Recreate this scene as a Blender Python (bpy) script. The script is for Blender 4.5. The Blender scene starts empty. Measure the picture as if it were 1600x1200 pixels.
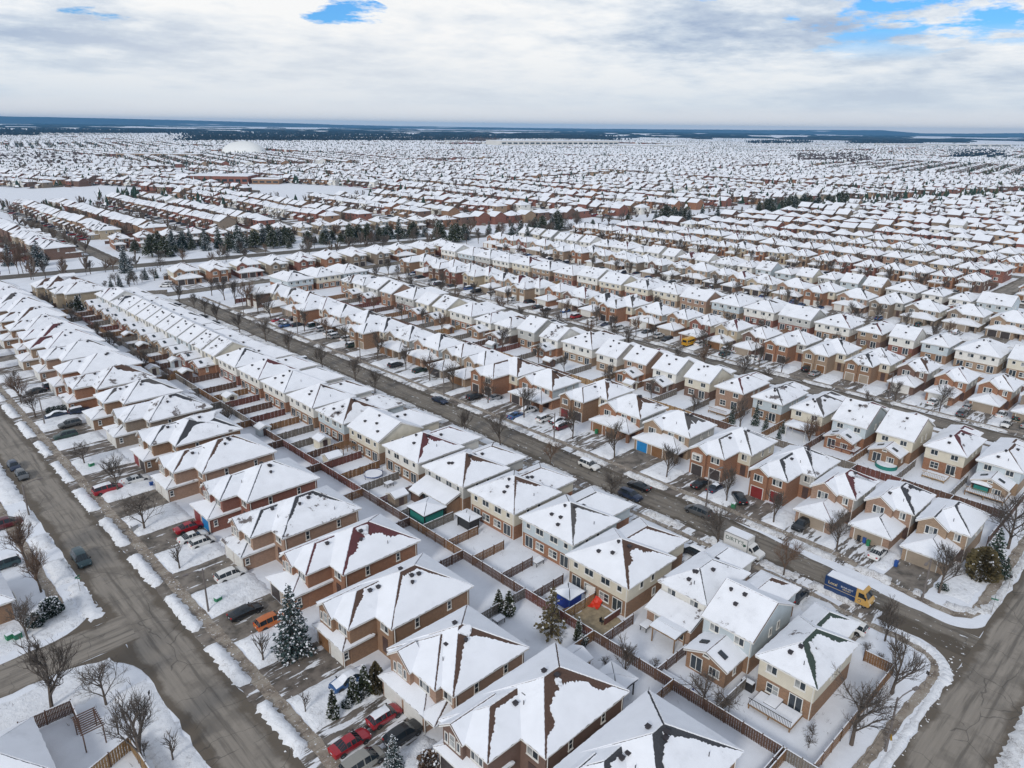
# Snow-covered suburb seen from the air.  World axes: +Y runs along the residential streets, +X across them.
import bpy, math, random
from mathutils import Vector, Matrix, noise

SC = bpy.context.scene
COL = SC.collection
R = math.radians
rng = random.Random(7)

# ------------------------------------------------------------------ camera
CAM = Vector((0, 0, 65.0))
RIGHT = Vector((0.71972, -0.69414, 0.01298)); UP = Vector((0.22026, 0.24602, 0.94391)); FWD = Vector((0.65840, 0.67649, -0.32996))
FPX = 1150.0
def project(x, y, z=0.0):
    d = Vector((x, y, z)) - CAM
    f = d.dot(FWD)
    if f < 1: return None
    return 800 + FPX * d.dot(RIGHT) / f, 600 - FPX * d.dot(UP) / f, f
def in_frame(x, y, z=0.0, m=40):
    p = project(x, y, z)
    return p is not None and -m < p[0] < 1600 + m and -m < p[1] < 1200 + m
cam_d = bpy.data.cameras.new('camera'); cam = bpy.data.objects.new('camera', cam_d); COL.objects.link(cam)
cam.matrix_world = Matrix((( RIGHT.x, UP.x, -FWD.x, CAM.x), (RIGHT.y, UP.y, -FWD.y, CAM.y), (RIGHT.z, UP.z, -FWD.z, CAM.z), (0, 0, 0, 1)))
cam_d.sensor_width = 36; cam_d.lens = 36 * FPX / 1600; cam_d.clip_start = 1; cam_d.clip_end = 80000
SC.camera = cam

# ------------------------------------------------------------------ materials
def new_mat(name, rough=0.8):
    m = bpy.data.materials.new(name); m.use_nodes = True
    nt = m.node_tree; b = nt.nodes['Principled BSDF']; b.inputs['Roughness'].default_value = rough
    return m, nt, b
def N(nt, t, **kw):
    n = nt.nodes.new(t)
    for k, v in kw.items():
        if k.startswith('i_'):
            key = k[2:]; key = int(key) if key.isdigit() else key.replace('_', ' ')
            n.inputs[key].default_value = v
        else: setattr(n, k, v)
    return n
def coords(nt, kind='Object', scale=(1, 1, 1)):
    tc = N(nt, 'ShaderNodeTexCoord'); mp = N(nt, 'ShaderNodeMapping')
    mp.inputs['Scale'].default_value = scale
    nt.links.new(tc.outputs[kind], mp.inputs[0]); return mp.outputs[0]
def geo_pos(nt, scale=(1, 1, 1)):
    g = N(nt, 'ShaderNodeNewGeometry'); mp = N(nt, 'ShaderNodeMapping'); mp.inputs['Scale'].default_value = scale
    nt.links.new(g.outputs['Position'], mp.inputs[0]); return mp.outputs[0]
def nz(nt, vec, scale, detail=3, rough=0.55):
    n = N(nt, 'ShaderNodeTexNoise'); n.inputs['Scale'].default_value = scale; n.inputs['Detail'].default_value = detail; n.inputs['Roughness'].default_value = rough
    nt.links.new(vec, n.inputs['Vector']); return n.outputs['Fac']
def ramp(nt, fac, stops):
    r = N(nt, 'ShaderNodeValToRGB')
    while len(r.color_ramp.elements) < len(stops): r.color_ramp.elements.new(0.5)
    for e, (p, c) in zip(r.color_ramp.elements, stops):
        e.position = p; e.color = (*c, 1) if len(c) == 3 else c
    nt.links.new(fac, r.inputs[0]); return r.outputs[0]
def mixc(nt, fac, a, b):
    m = N(nt, 'ShaderNodeMix', data_type='RGBA')
    for v, i in ((fac, 0), (a, 6), (b, 7)):
        if isinstance(v, (int, float)): m.inputs[i].default_value = v
        elif isinstance(v, tuple): m.inputs[i].default_value = (*v, 1) if len(v) == 3 else v
        else: nt.links.new(v, m.inputs[i])
    return m.outputs[2]
def mth(nt, op, a, b=0.0, clamp=False):
    m = N(nt, 'ShaderNodeMath', operation=op, use_clamp=clamp)
    for i, v in enumerate((a, b)):
        if isinstance(v, (int, float)): m.inputs[i].default_value = v
        else: nt.links.new(v, m.inputs[i])
    return m.outputs[0]
def bump(nt, b, h, strength=0.4, dist=0.1):
    n = N(nt, 'ShaderNodeBump'); n.inputs['Strength'].default_value = strength; n.inputs['Distance'].default_value = dist
    nt.links.new(h, n.inputs['Height']); nt.links.new(n.outputs[0], b.inputs['Normal'])
def noisy(name, c, var=0.25, scale=1.5, rough=0.8, fine=0.0, metallic=0.0, bmp=0.0):
    """A plain colour with two scales of mottling."""
    m, nt, b = new_mat(name, rough)
    v = coords(nt)
    f = nz(nt, v, scale, 4)
    lo = tuple(x * (1 - var) for x in c); hi = tuple(min(1, x * (1 + var)) for x in c)
    out = ramp(nt, f, [(0.3, lo), (0.7, hi)])
    if fine:
        f2 = nz(nt, v, fine, 2)
        out = mixc(nt, mth(nt, 'MULTIPLY', f2, 0.6), out, tuple(x * 0.55 for x in c))
    nt.links.new(out, b.inputs['Base Color'])
    b.inputs['Metallic'].default_value = metallic
    if bmp: bump(nt, b, f, bmp, 0.05)
    return m
def brick(name, c):
    m, nt, b = new_mat(name, 0.9)
    v = coords(nt)
    sep = N(nt, 'ShaderNodeSeparateXYZ'); nt.links.new(v, sep.inputs[0])
    cmb = N(nt, 'ShaderNodeCombineXYZ'); nt.links.new(mth(nt, 'ADD', sep.outputs[0], sep.outputs[1]), cmb.inputs[0]); nt.links.new(sep.outputs[2], cmb.inputs[1])
    bt = N(nt, 'ShaderNodeTexBrick'); nt.links.new(cmb.outputs[0], bt.inputs['Vector'])
    bt.inputs['Scale'].default_value = 1.0; bt.inputs['Brick Width'].default_value = 0.26; bt.inputs['Row Height'].default_value = 0.085
    bt.inputs['Mortar Size'].default_value = 0.012; bt.inputs['Bias'].default_value = 0.0
    bt.inputs['Color1'].default_value = (*[x * 0.72 for x in c], 1); bt.inputs['Color2'].default_value = (*[min(1, x * 1.25) for x in c], 1)
    bt.inputs['Mortar'].default_value = (*[min(1, x * 0.6 + 0.14) for x in c], 1)
    f = nz(nt, v, 0.7, 3)
    nt.links.new(mixc(nt, mth(nt, 'MULTIPLY', f, 0.5), bt.outputs['Color'], tuple(x * 0.7 for x in c)), b.inputs['Base Color'])
    return m
def siding(name, c):
    m, nt, b = new_mat(name, 0.6)
    v = coords(nt)
    sep = N(nt, 'ShaderNodeSeparateXYZ'); nt.links.new(v, sep.inputs[0])
    fr = mth(nt, 'FRACT', mth(nt, 'MULTIPLY', sep.outputs[2], 5.0))
    line = mth(nt, 'LESS_THAN', fr, 0.14)
    f = nz(nt, v, 0.6, 3)
    base = ramp(nt, f, [(0.3, tuple(x * 0.9 for x in c)), (0.7, tuple(min(1, x * 1.06) for x in c))])
    nt.links.new(mixc(nt, mth(nt, 'MULTIPLY', line, 0.45), base, tuple(x * 0.5 for x in c)), b.inputs['Base Color'])
    return m
def shingle(name, c):
    m, nt, b = new_mat(name, 0.95)
    v = coords(nt)
    f = nz(nt, v, 9.0, 3, 0.7); g = nz(nt, v, 0.9, 3)
    out = ramp(nt, f, [(0.3, tuple(x * 0.55 for x in c)), (0.7, tuple(x * 1.5 for x in c))])
    nt.links.new(mixc(nt, mth(nt, 'MULTIPLY', g, 0.45), out, tuple(x * 0.6 for x in c)), b.inputs['Base Color'])
    return m
def snow_mat(name, c=(0.83, 0.86, 0.92), scale=0.6, strength=0.5, dist=0.12, dirt=None):
    m, nt, b = new_mat(name, 0.75)
    v = geo_pos(nt)
    f = nz(nt, v, scale, 6, 0.6)
    col = ramp(nt, f, [(0.25, tuple(x * 0.93 for x in c)), (0.7, tuple(min(0.97, x * 1.04) for x in c))])
    if dirt:
        g = nz(nt, v, 0.9, 6, 0.72); h = nz(nt, v, 7.0, 4, 0.7)
        mask = mth(nt, 'MULTIPLY', ramp(nt, g, [(dirt[0], (0, 0, 0)), (dirt[0] + 0.16, (1, 1, 1))]), ramp(nt, h, [(0.40, (0, 0, 0)), (0.62, (1, 1, 1))]))
        col = mixc(nt, mth(nt, 'MULTIPLY', mask, dirt[1]), col, (0.16, 0.13, 0.11))
    nt.links.new(col, b.inputs['Base Color'])
    f2 = nz(nt, v, scale * 5, 5, 0.6)
    bump(nt, b, mth(nt, 'ADD', f, mth(nt, 'MULTIPLY', f2, 0.25)), strength, dist)
    return m
def flat(name, c, rough=0.5, metallic=0.0, coat=0.0):
    m, nt, b = new_mat(name, rough); b.inputs['Base Color'].default_value = (*c, 1); b.inputs['Metallic'].default_value = metallic
    b.inputs['Coat Weight'].default_value = coat
    return m
def asphalt(name, axis, c=(0.275, 0.245, 0.21), half=3.6, snow=0.0, streak=8.0):
    """Road surface: wheel tracks along the local axis, damp dark edges, tar seams, patches of slush."""
    m, nt, b = new_mat(name, 0.85)
    v = coords(nt)
    sc = (streak, 0.12, 1) if axis == 'y' else (0.12, streak, 1)
    mp = N(nt, 'ShaderNodeMapping'); mp.inputs['Scale'].default_value = (0.9, 0.05, 1) if axis == 'y' else (0.05, 0.9, 1)
    nt.links.new(v, mp.inputs[0])
    st = nz(nt, mp.outputs[0], 1.6, 5, 0.6)
    bl = nz(nt, v, 0.22, 5, 0.6); gr = nz(nt, v, 14.0, 3, 0.7)
    dark = tuple(x * 0.48 for x in c); lite = tuple(min(1, x * 1.18) for x in c)
    col = ramp(nt, st, [(0.36, tuple(x * 0.55 for x in c)), (0.48, c), (0.64, lite)])
    col = mixc(nt, mth(nt, 'MULTIPLY', ramp(nt, bl, [(0.5, (0, 0, 0)), (0.62, (1, 1, 1))]), 0.55), col, dark)
    sep = N(nt, 'ShaderNodeSeparateXYZ'); nt.links.new(v, sep.inputs[0])
    ax = sep.outputs[0] if axis == 'y' else sep.outputs[1]
    d = mth(nt, 'ADD', mth(nt, 'ABSOLUTE', ax), mth(nt, 'MULTIPLY', bl, 3.4))
    e = ramp(nt, mth(nt, 'DIVIDE', d, half * 2.0), [((half + 0.25) / (half * 2), (0, 0, 0)), (min(0.99, (half + 0.95) / (half * 2)), (1, 1, 1))])
    col = mixc(nt, mth(nt, 'MULTIPLY', e, 0.9), col, (c[0] * 0.40, c[1] * 0.36, c[2] * 0.31))
    col = mixc(nt, mth(nt, 'MULTIPLY', gr, 0.28), col, tuple(x * 0.5 for x in c))
    vo = N(nt, 'ShaderNodeTexVoronoi', feature='DISTANCE_TO_EDGE'); vo.inputs['Scale'].default_value = 0.13
    wob = N(nt, 'ShaderNodeVectorMath', operation='ADD'); wn = N(nt, 'ShaderNodeTexNoise'); wn.inputs['Scale'].default_value = 0.5
    nt.links.new(v, wn.inputs['Vector']); nt.links.new(v, wob.inputs[0]); nt.links.new(wn.outputs['Color'], wob.inputs[1]); nt.links.new(wob.outputs[0], vo.inputs['Vector'])
    crack = mth(nt, 'MULTIPLY', mth(nt, 'LESS_THAN', vo.outputs['Distance'], 0.006), ramp(nt, nz(nt, v, 0.11, 2), [(0.46, (0, 0, 0)), (0.5, (1, 1, 1))]))
    along = sep.outputs[1] if axis == 'y' else sep.outputs[0]
    seam = mth(nt, 'LESS_THAN', mth(nt, 'FRACT', mth(nt, 'ADD', mth(nt, 'MULTIPLY', along, 0.115), mth(nt, 'ADD', mth(nt, 'MULTIPLY', nz(nt, v, 0.35, 2), 0.35), mth(nt, 'MULTIPLY', ax, 0.012)))), 0.012)
    crack = mth(nt, 'MAXIMUM', crack, mth(nt, 'MULTIPLY', seam, ramp(nt, nz(nt, v, 0.3, 2), [(0.42, (0, 0, 0)), (0.5, (1, 1, 1))])))
    col = mixc(nt, mth(nt, 'MULTIPLY', crack, 0.5), col, (0.05, 0.045, 0.04))
    if snow:
        s1 = nz(nt, mp.outputs[0], 2.2, 7, 0.7); s2 = nz(nt, v, 1.1, 6, 0.7)
        mask = ramp(nt, mth(nt, 'MULTIPLY', mth(nt, 'ADD', s1, s2), 0.5), [(1 - snow, (0, 0, 0)), (1 - snow + 0.03, (1, 1, 1))])
        col = mixc(nt, mask, col, (0.75, 0.77, 0.8))
    nt.links.new(col, b.inputs['Base Color'])
    bump(nt, b, gr, 0.15, 0.02)
    return m
def driveway_mat(name, c, cover):
    m, nt, b = new_mat(name, 0.85)
    v = geo_pos(nt); mp = N(nt, 'ShaderNodeMapping'); mp.inputs['Scale'].default_value = (0.25, 1.3, 1); nt.links.new(v, mp.inputs[0])
    s1 = nz(nt, mp.outputs[0], 0.75, 7, 0.66); g = nz(nt, v, 0.5, 5, 0.6)
    col = ramp(nt, g, [(0.38, tuple(x * 0.5 for x in c)), (0.5, c), (0.64, tuple(x * 1.35 for x in c))])
    gr = nz(nt, v, 12, 3); col = mixc(nt, mth(nt, 'MULTIPLY', gr, 0.3), col, tuple(x * 0.5 for x in c))
    mask = ramp(nt, s1, [(1 - cover, (0, 0, 0)), (1 - cover + 0.035, (1, 1, 1))])
    col = mixc(nt, mask, col, (0.78, 0.8, 0.84))
    nt.links.new(col, b.inputs['Base Color']); bump(nt, b, mask, 0.35, 0.05)
    return m

MT = {}
for k, c in dict(brown=(0.285, 0.158, 0.084), tan=(0.35, 0.24, 0.155), red=(0.235, 0.08, 0.05), orange=(0.315, 0.142, 0.07), dark=(0.155, 0.082, 0.055),
                 beige=(0.46, 0.37, 0.255), pink=(0.355, 0.22, 0.15), taupe=(0.25, 0.19, 0.138)).items(): MT['brick_' + k] = brick('brick_' + k, c)
for k, c in dict(white=(0.76, 0.745, 0.70), cream=(0.68, 0.63, 0.52), blue=(0.52, 0.585, 0.62), grey=(0.50, 0.50, 0.48)).items(): MT['siding_' + k] = siding('siding_' + k, c)
for k, c in dict(brown=(0.105, 0.062, 0.046), maroon=(0.12, 0.04, 0.045), slate=(0.055, 0.058, 0.066), grey=(0.10, 0.095, 0.095), green=(0.05, 0.075, 0.062)).items(): MT['roof_' + k] = shingle('shingle_' + k, c)
MT['snow'] = snow_mat('ground_snow', (0.80, 0.83, 0.89), 0.35, 0.55, 0.2)
MT['roofsnow'] = snow_mat('roof_snow', (0.84, 0.865, 0.92), 0.4, 0.25, 0.12)
def thin_snow():
    m = snow_mat('thin_roof_snow', (0.85, 0.87, 0.92), 0.4, 0.35, 0.12); nt = m.node_tree; b = nt.nodes['Principled BSDF']; src = b.inputs['Base Color'].links[0].from_socket
    oi = N(nt, 'ShaderNodeObjectInfo'); v = geo_pos(nt); off = N(nt, 'ShaderNodeVectorMath', operation='ADD'); sc = N(nt, 'ShaderNodeVectorMath', operation='SCALE'); cb = N(nt, 'ShaderNodeCombineXYZ')
    for i in range(3): nt.links.new(oi.outputs['Random'], cb.inputs[i])
    nt.links.new(cb.outputs[0], sc.inputs[0]); sc.inputs['Scale'].default_value = 40.0; nt.links.new(v, off.inputs[0]); nt.links.new(sc.outputs[0], off.inputs[1])
    g = nz(nt, off.outputs[0], 0.33, 6, 0.68); f = nz(nt, off.outputs[0], 5.0, 4, 0.7)
    thr = mth(nt, 'ADD', 0.585, mth(nt, 'MULTIPLY', oi.outputs['Random'], 0.16)); d = mth(nt, 'SUBTRACT', mth(nt, 'ADD', g, mth(nt, 'MULTIPLY', mth(nt, 'SUBTRACT', f, 0.5), 0.10)), thr)
    hole = ramp(nt, mth(nt, 'ADD', d, 0.5), [(0.5, (0, 0, 0)), (0.53, (1, 1, 1))]); veil = ramp(nt, mth(nt, 'ADD', d, 0.5), [(0.36, (0, 0, 0)), (0.5, (1, 1, 1))])
    c = mixc(nt, mth(nt, 'MULTIPLY', veil, 0.16), src, (0.35, 0.36, 0.39)); c = mixc(nt, mth(nt, 'MULTIPLY', hole, 0.9), c, (0.085, 0.062, 0.055)); nt.links.new(c, b.inputs['Base Color']); return m
MT['thinsnow'] = thin_snow()
MT['banksnow'] = snow_mat('ploughed_snow', (0.82, 0.84, 0.88), 1.3, 0.9, 0.25, dirt=(0.52, 0.62))
MT['dirtysnow'] = snow_mat('roadside_snow', (0.76, 0.77, 0.79), 1.6, 0.9, 0.25, dirt=(0.42, 0.8))
MT['trim'] = flat('white_trim', (0.74, 0.73, 0.70), 0.5)
MT['trimb'] = flat('brown_trim', (0.13, 0.085, 0.06), 0.5)
MT['glass'] = flat('window_glass', (0.035, 0.045, 0.055), 0.08)
MT['glass2'] = noisy('curtained_glass', (0.30, 0.31, 0.31), 0.5, 1.2, 0.12)
MT['vent'] = flat('roof_vent_metal', (0.035, 0.03, 0.035), 0.6)
MT['pipe'] = flat('galvanised_metal', (0.35, 0.36, 0.37), 0.45, 0.6)
MT['gd_white'] = noisy('white_garage_door', (0.72, 0.71, 0.68), 0.06, 1, 0.5)
MT['gd_brown'] = noisy('brown_garage_door', (0.22, 0.115, 0.055), 0.15, 1, 0.5)
MT['gd_dark'] = noisy('dark_garage_door', (0.06, 0.05, 0.05), 0.15, 1, 0.5)
MT['gd_blue'] = noisy('blue_garage_door', (0.02, 0.22, 0.52), 0.1, 1, 0.5)
MT['gd_green'] = noisy('green_garage_door', (0.02, 0.13, 0.07), 0.1, 1, 0.5)
MT['gd_red'] = noisy('red_garage_door', (0.22, 0.03, 0.03), 0.1, 1, 0.5)
MT['gd_taupe'] = noisy('taupe_garage_door', (0.34, 0.28, 0.22), 0.08, 1, 0.5)
MT['door'] = noisy('dark_front_door', (0.08, 0.05, 0.045), 0.2, 1, 0.5)
for k, c in dict(cedar=(0.27, 0.15, 0.075), grey=(0.20, 0.175, 0.15), red=(0.165, 0.065, 0.052), brown=(0.135, 0.08, 0.06), new=(0.37, 0.24, 0.12)).items():
    MT['fence_' + k] = noisy('fence_boards_' + k, c, 0.3, 1.8, 0.9, fine=9)
MT['bark'] = noisy('bark', (0.105, 0.083, 0.068), 0.35, 4, 0.95)
MT['twig'] = noisy('twigs', (0.105, 0.088, 0.076), 0.3, 2, 0.95)
MT['twigr'] = noisy('russet_twigs', (0.15, 0.10, 0.072), 0.3, 2, 0.95)
MT['needle'] = noisy('dark_needles', (0.022, 0.05, 0.035), 0.5, 1.5, 0.9)
MT['needle2'] = noisy('olive_needles', (0.05, 0.065, 0.03), 0.5, 1.5, 0.9)
MT['needle3'] = noisy('blue_needles', (0.035, 0.062, 0.062), 0.5, 1.5, 0.9)
MT['needleb'] = noisy('bronze_needles', (0.105, 0.085, 0.04), 0.5, 1.5, 0.9)
_m, _nt, _b = new_mat('wet_concrete', 0.85); _v = geo_pos(_nt); _s = N(_nt, 'ShaderNodeSeparateXYZ'); _nt.links.new(_v, _s.inputs[0])
_c = ramp(_nt, nz(_nt, _v, 0.45, 5, 0.65), [(0.36, (0.15, 0.12, 0.095)), (0.5, (0.29, 0.245, 0.2)), (0.62, (0.35, 0.31, 0.26))])
_j = mth(_nt, 'MAXIMUM', mth(_nt, 'LESS_THAN', mth(_nt, 'FRACT', mth(_nt, 'MULTIPLY', _s.outputs[1], 0.62)), 0.05), 0.0)
_c = mixc(_nt, mth(_nt, 'MULTIPLY', _j, 0.55), _c, (0.08, 0.065, 0.05)); _g = nz(_nt, _v, 3.0, 5, 0.7)
_c = mixc(_nt, ramp(_nt, _g, [(0.60, (0, 0, 0)), (0.64, (1, 1, 1))]), _c, (0.72, 0.74, 0.77)); _nt.links.new(_c, _b.inputs['Base Color']); MT['walk'] = _m
MT['kerb'] = noisy('kerb_concrete', (0.30, 0.275, 0.25), 0.25, 1.0, 0.9)
MT['pole'] = flat('pole_metal', (0.20, 0.175, 0.165), 0.55, 0.3)
MT['woodpost'] = noisy('treated_wood', (0.25, 0.155, 0.085), 0.2, 2, 0.85)
MT['black'] = flat('black_plastic', (0.02, 0.02, 0.022), 0.45)
MT['bluep'] = flat('blue_plastic', (0.02, 0.08, 0.30), 0.45)
MT['greenp'] = flat('green_plastic', (0.02, 0.20, 0.09), 0.45)
MT['teal'] = flat('teal_fabric', (0.02, 0.20, 0.17), 0.7)
MT['bluefab'] = flat('blue_fabric', (0.02, 0.05, 0.30), 0.7)
MT['redfab'] = flat('red_plastic', (0.62, 0.035, 0.012), 0.45)
MT['concrete'] = noisy('pale_concrete', (0.42, 0.40, 0.36), 0.15, 1, 0.9)
MT['soil'] = noisy('sandy_soil', (0.36, 0.29, 0.19), 0.35, 1.3, 0.95, fine=7)
MT['tyre'] = flat('tyre_rubber', (0.018, 0.018, 0.02), 0.85)
MT['rim'] = flat('alloy_rim', (0.45, 0.46, 0.48), 0.35, 0.7)
MT['carglass'] = flat('car_glass', (0.018, 0.025, 0.032), 0.06)
MT['lamp_f'] = flat('headlight_lens', (0.75, 0.77, 0.8), 0.15)
MT['lamp_r'] = flat('taillight_lens', (0.42, 0.012, 0.012), 0.25)
MT['yellow'] = flat('yellow_sign', (0.78, 0.47, 0.02), 0.5)
MT['signgreen'] = flat('street_sign_green', (0.02, 0.15, 0.09), 0.5)
MT['plate'] = flat('number_plate', (0.7, 0.7, 0.72), 0.5)

# ------------------------------------------------------------------ mesh helper
class MB:
    def __init__(s): s.v = []; s.f = []; s.m = []
    def poly(s, pts, mi=0):
        i = len(s.v); s.v.extend([tuple(p) for p in pts]); s.f.append(tuple(range(i, i + len(pts)))); s.m.append(mi)
    def box(s, x0, x1, y0, y1, z0, z1, mi=0, top=None, bottom=True):
        i = len(s.v)
        s.v += [(x0, y0, z0), (x1, y0, z0), (x1, y1, z0), (x0, y1, z0), (x0, y0, z1), (x1, y0, z1), (x1, y1, z1), (x0, y1, z1)]
        fs = [(0, 1, 5, 4), (1, 2, 6, 5), (2, 3, 7, 6), (3, 0, 4, 7)]
        for f in fs: s.f.append(tuple(i + k for k in f)); s.m.append(mi)
        s.f.append((i + 4, i + 5, i + 6, i + 7)); s.m.append(mi if top is None else top)
        if bottom: s.f.append((i + 3, i + 2, i + 1, i)); s.m.append(mi)
    def tube(s, p, q, r0, r1, n=5, mi=0, cap=False):
        p = Vector(p); q = Vector(q); d = (q - p)
        if d.length < 1e-5: return
        d.normalize(); a = d.orthogonal().normalized(); b = d.cross(a); i = len(s.v)
        for c, r in ((p, r0), (q, r1)):
            for k in range(n):
                t = 2 * math.pi * k / n; w = c + a * (r * math.cos(t)) + b * (r * math.sin(t)); s.v.append((w.x, w.y, w.z))
        for k in range(n):
            s.f.append((i + k, i + (k + 1) % n, i + n + (k + 1) % n, i + n + k)); s.m.append(mi)
        if cap:
            s.f.append(tuple(i + n + k for k in range(n))); s.m.append(mi)
            s.f.append(tuple(i + n - 1 - k for k in range(n))); s.m.append(mi)
    def data(s, name, mats, smooth=False):
        me = bpy.data.meshes.new(name); me.from_pydata(s.v, [], s.f)
        for m in (mats if isinstance(mats, (list, tuple)) else [mats]): me.materials.append(m)
        me.polygons.foreach_set('material_index', s.m)
        if smooth: me.polygons.foreach_set('use_smooth', [True] * len(s.f))
        me.update(); return me
    def build(s, name, mats, parent=None, smooth=False):
        return link(name, s.data(name, mats, smooth), parent)
def link(name, me, parent=None, mat=None):
    o = bpy.data.objects.new(name, me); COL.objects.link(o)
    if parent is not None: o.parent = parent
    if mat is not None: o.matrix_local = mat
    return o
LABELS = {}
def tag(o, label, cat, group=None, kind=None):
    if label: o['label'] = label
    if cat: o['category'] = cat
    if group: o['group'] = group
    if kind: o['kind'] = kind
    return o
def thing(name, label, cat, loc=(0, 0, 0), rz=0.0, group=None):
    o = bpy.data.objects.new(name, None); COL.objects.link(o); o.location = loc; o.rotation_euler = (0, 0, rz); o.empty_display_size = 0.5
    return tag(o, label, cat, group)
def copy_tree(src, parent=None):
    c = src.copy(); COL.objects.link(c); c.parent = parent
    for ch in src.children: copy_tree(ch, c)
    return c
def dup(src, loc, rz, label, group=None, s=None):
    c = copy_tree(src); c.location = loc; c.rotation_euler = (0, 0, rz); c['label'] = label
    if group: c['group'] = group
    if s: c.scale = s if isinstance(s, tuple) else (s, s, s)
    return c
def remove_tree(o):
    for ch in list(o.children): remove_tree(ch)
    bpy.data.objects.remove(o)
def struct(o): o['kind'] = 'structure'; return o
_u = 'first second third fourth fifth sixth seventh eighth ninth'.split()
ORD = _u + 'tenth eleventh twelfth thirteenth fourteenth fifteenth sixteenth seventeenth eighteenth nineteenth'.split()
for _t, _o in (('twenty', 'twentieth'), ('thirty', 'thirtieth'), ('forty', 'fortieth'), ('fifty', 'fiftieth'), ('sixty', 'sixtieth'), ('seventy', 'seventieth'), ('eighty', 'eightieth'), ('ninety', 'ninetieth')): ORD += [_o] + [_t + '-' + k for k in _u]
HAZE, CLOUD, SKYS, SUNE, EXPO = 4.8e-5, 0.80, 0.10, 1.5, 0.22
# ------------------------------------------------------------------ houses
WIN = {}
def window_mesh(w, h, cols, rows, lod, kind):
    key = (round(w, 2), round(h, 2), cols, rows, lod, kind)
    if key in WIN: return WIN[key]
    fr = MB(); gl = MB(); t = 0.09; a = -0.07
    for x0, x1, z0, z1 in ((-w/2, w/2, -h/2, -h/2 + t), (-w/2, w/2, h/2 - t, h/2), (-w/2, -w/2 + t, -h/2 + t, h/2 - t), (w/2 - t, w/2, -h/2 + t, h/2 - t)):
        fr.box(x0, x1, a, 0.02, z0, z1)
    for k in range(1, cols):
        x = -w/2 + w * k / cols; fr.box(x - 0.035, x + 0.035, a + 0.01, 0.02, -h/2 + t, h/2 - t)
    for k in range(1, rows):
        z = -h/2 + h * k / rows; fr.box(-w/2 + t, w/2 - t, a + 0.02, 0.02, z - 0.03, z + 0.03)
    fr.box(-w/2 - 0.06, w/2 + 0.06, -0.13, 0.0, -h/2 - 0.09, -h/2 - 0.003)       # sill
    if kind == 'snow': fr.box(-w/2 - 0.05, w/2 + 0.05, -0.125, -0.002, -h/2 - 0.002, -h/2 + 0.07)
    tgt = gl if lod == 0 else fr; mi = 0 if lod == 0 else 1
    for k in range(cols):
        x0 = -w/2 + t + (w - 2*t) * k / cols; x1 = -w/2 + t + (w - 2*t) * (k + 1) / cols
        mm = mi + (1 if (k + len(WIN)) % 3 == 0 else 0)
        tgt.poly([(x0, -0.03, -h/2 + t), (x1, -0.03, -h/2 + t), (x1, -0.03, h/2 - t), (x0, -0.03, h/2 - t)], mm)
    if lod == 0: r = (fr.data('window_frame', MT['trim']), gl.data('window_pane', [MT['glass'], MT['glass2']]))
    else: r = (fr.data('window', [MT['trim'], MT['glass'], MT['glass2']]), None)
    WIN[key] = r; return r
FACE_ROT = {'f': 0.0, 'b': math.pi, 'r': math.pi / 2, 'l': -math.pi / 2}
def face_mat(face, along, fixed, z):
    p = (along, fixed, z) if face in 'fb' else (fixed, along, z)
    return Matrix.Translation(p) @ Matrix.Rotation(FACE_ROT[face], 4, 'Z')
def add_window(root, lod, face, along, fixed, z, w, h, cols=2, rows=1):
    fr, gl = window_mesh(w, h, cols, rows, lod, 'plain')
    o = link('window', fr, root, face_mat(face, along, fixed, z))
    if gl: link('pane', gl, o)
GD = {}
def garage_door(root, x, y, w, h, key):
    k = (round(w, 1), key)
    if k not in GD:
        m = MB(); n = 4
        for i in range(n): m.box(-w/2, w/2, -0.06, 0.0, h * i / n + 0.015, h * (i + 1) / n - 0.015)
        m.box(-w/2, w/2, -0.03, 0.0, 0, h)
        for x0, x1 in ((-w/2 - 0.12, -w/2 - 0.003), (w/2 + 0.003, w/2 + 0.12)): m.box(x0, x1, -0.07, 0, 0, h + 0.12, 1)
        m.box(-w/2 - 0.003, w/2 + 0.003, -0.07, 0, h + 0.003, h + 0.12, 1)
        GD[k] = m.data('garage_door', [MT['gd_' + key], MT['trim']])
    return link('garage_door', GD[k], root, Matrix.Translation((x, y, 0.02)))

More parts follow.
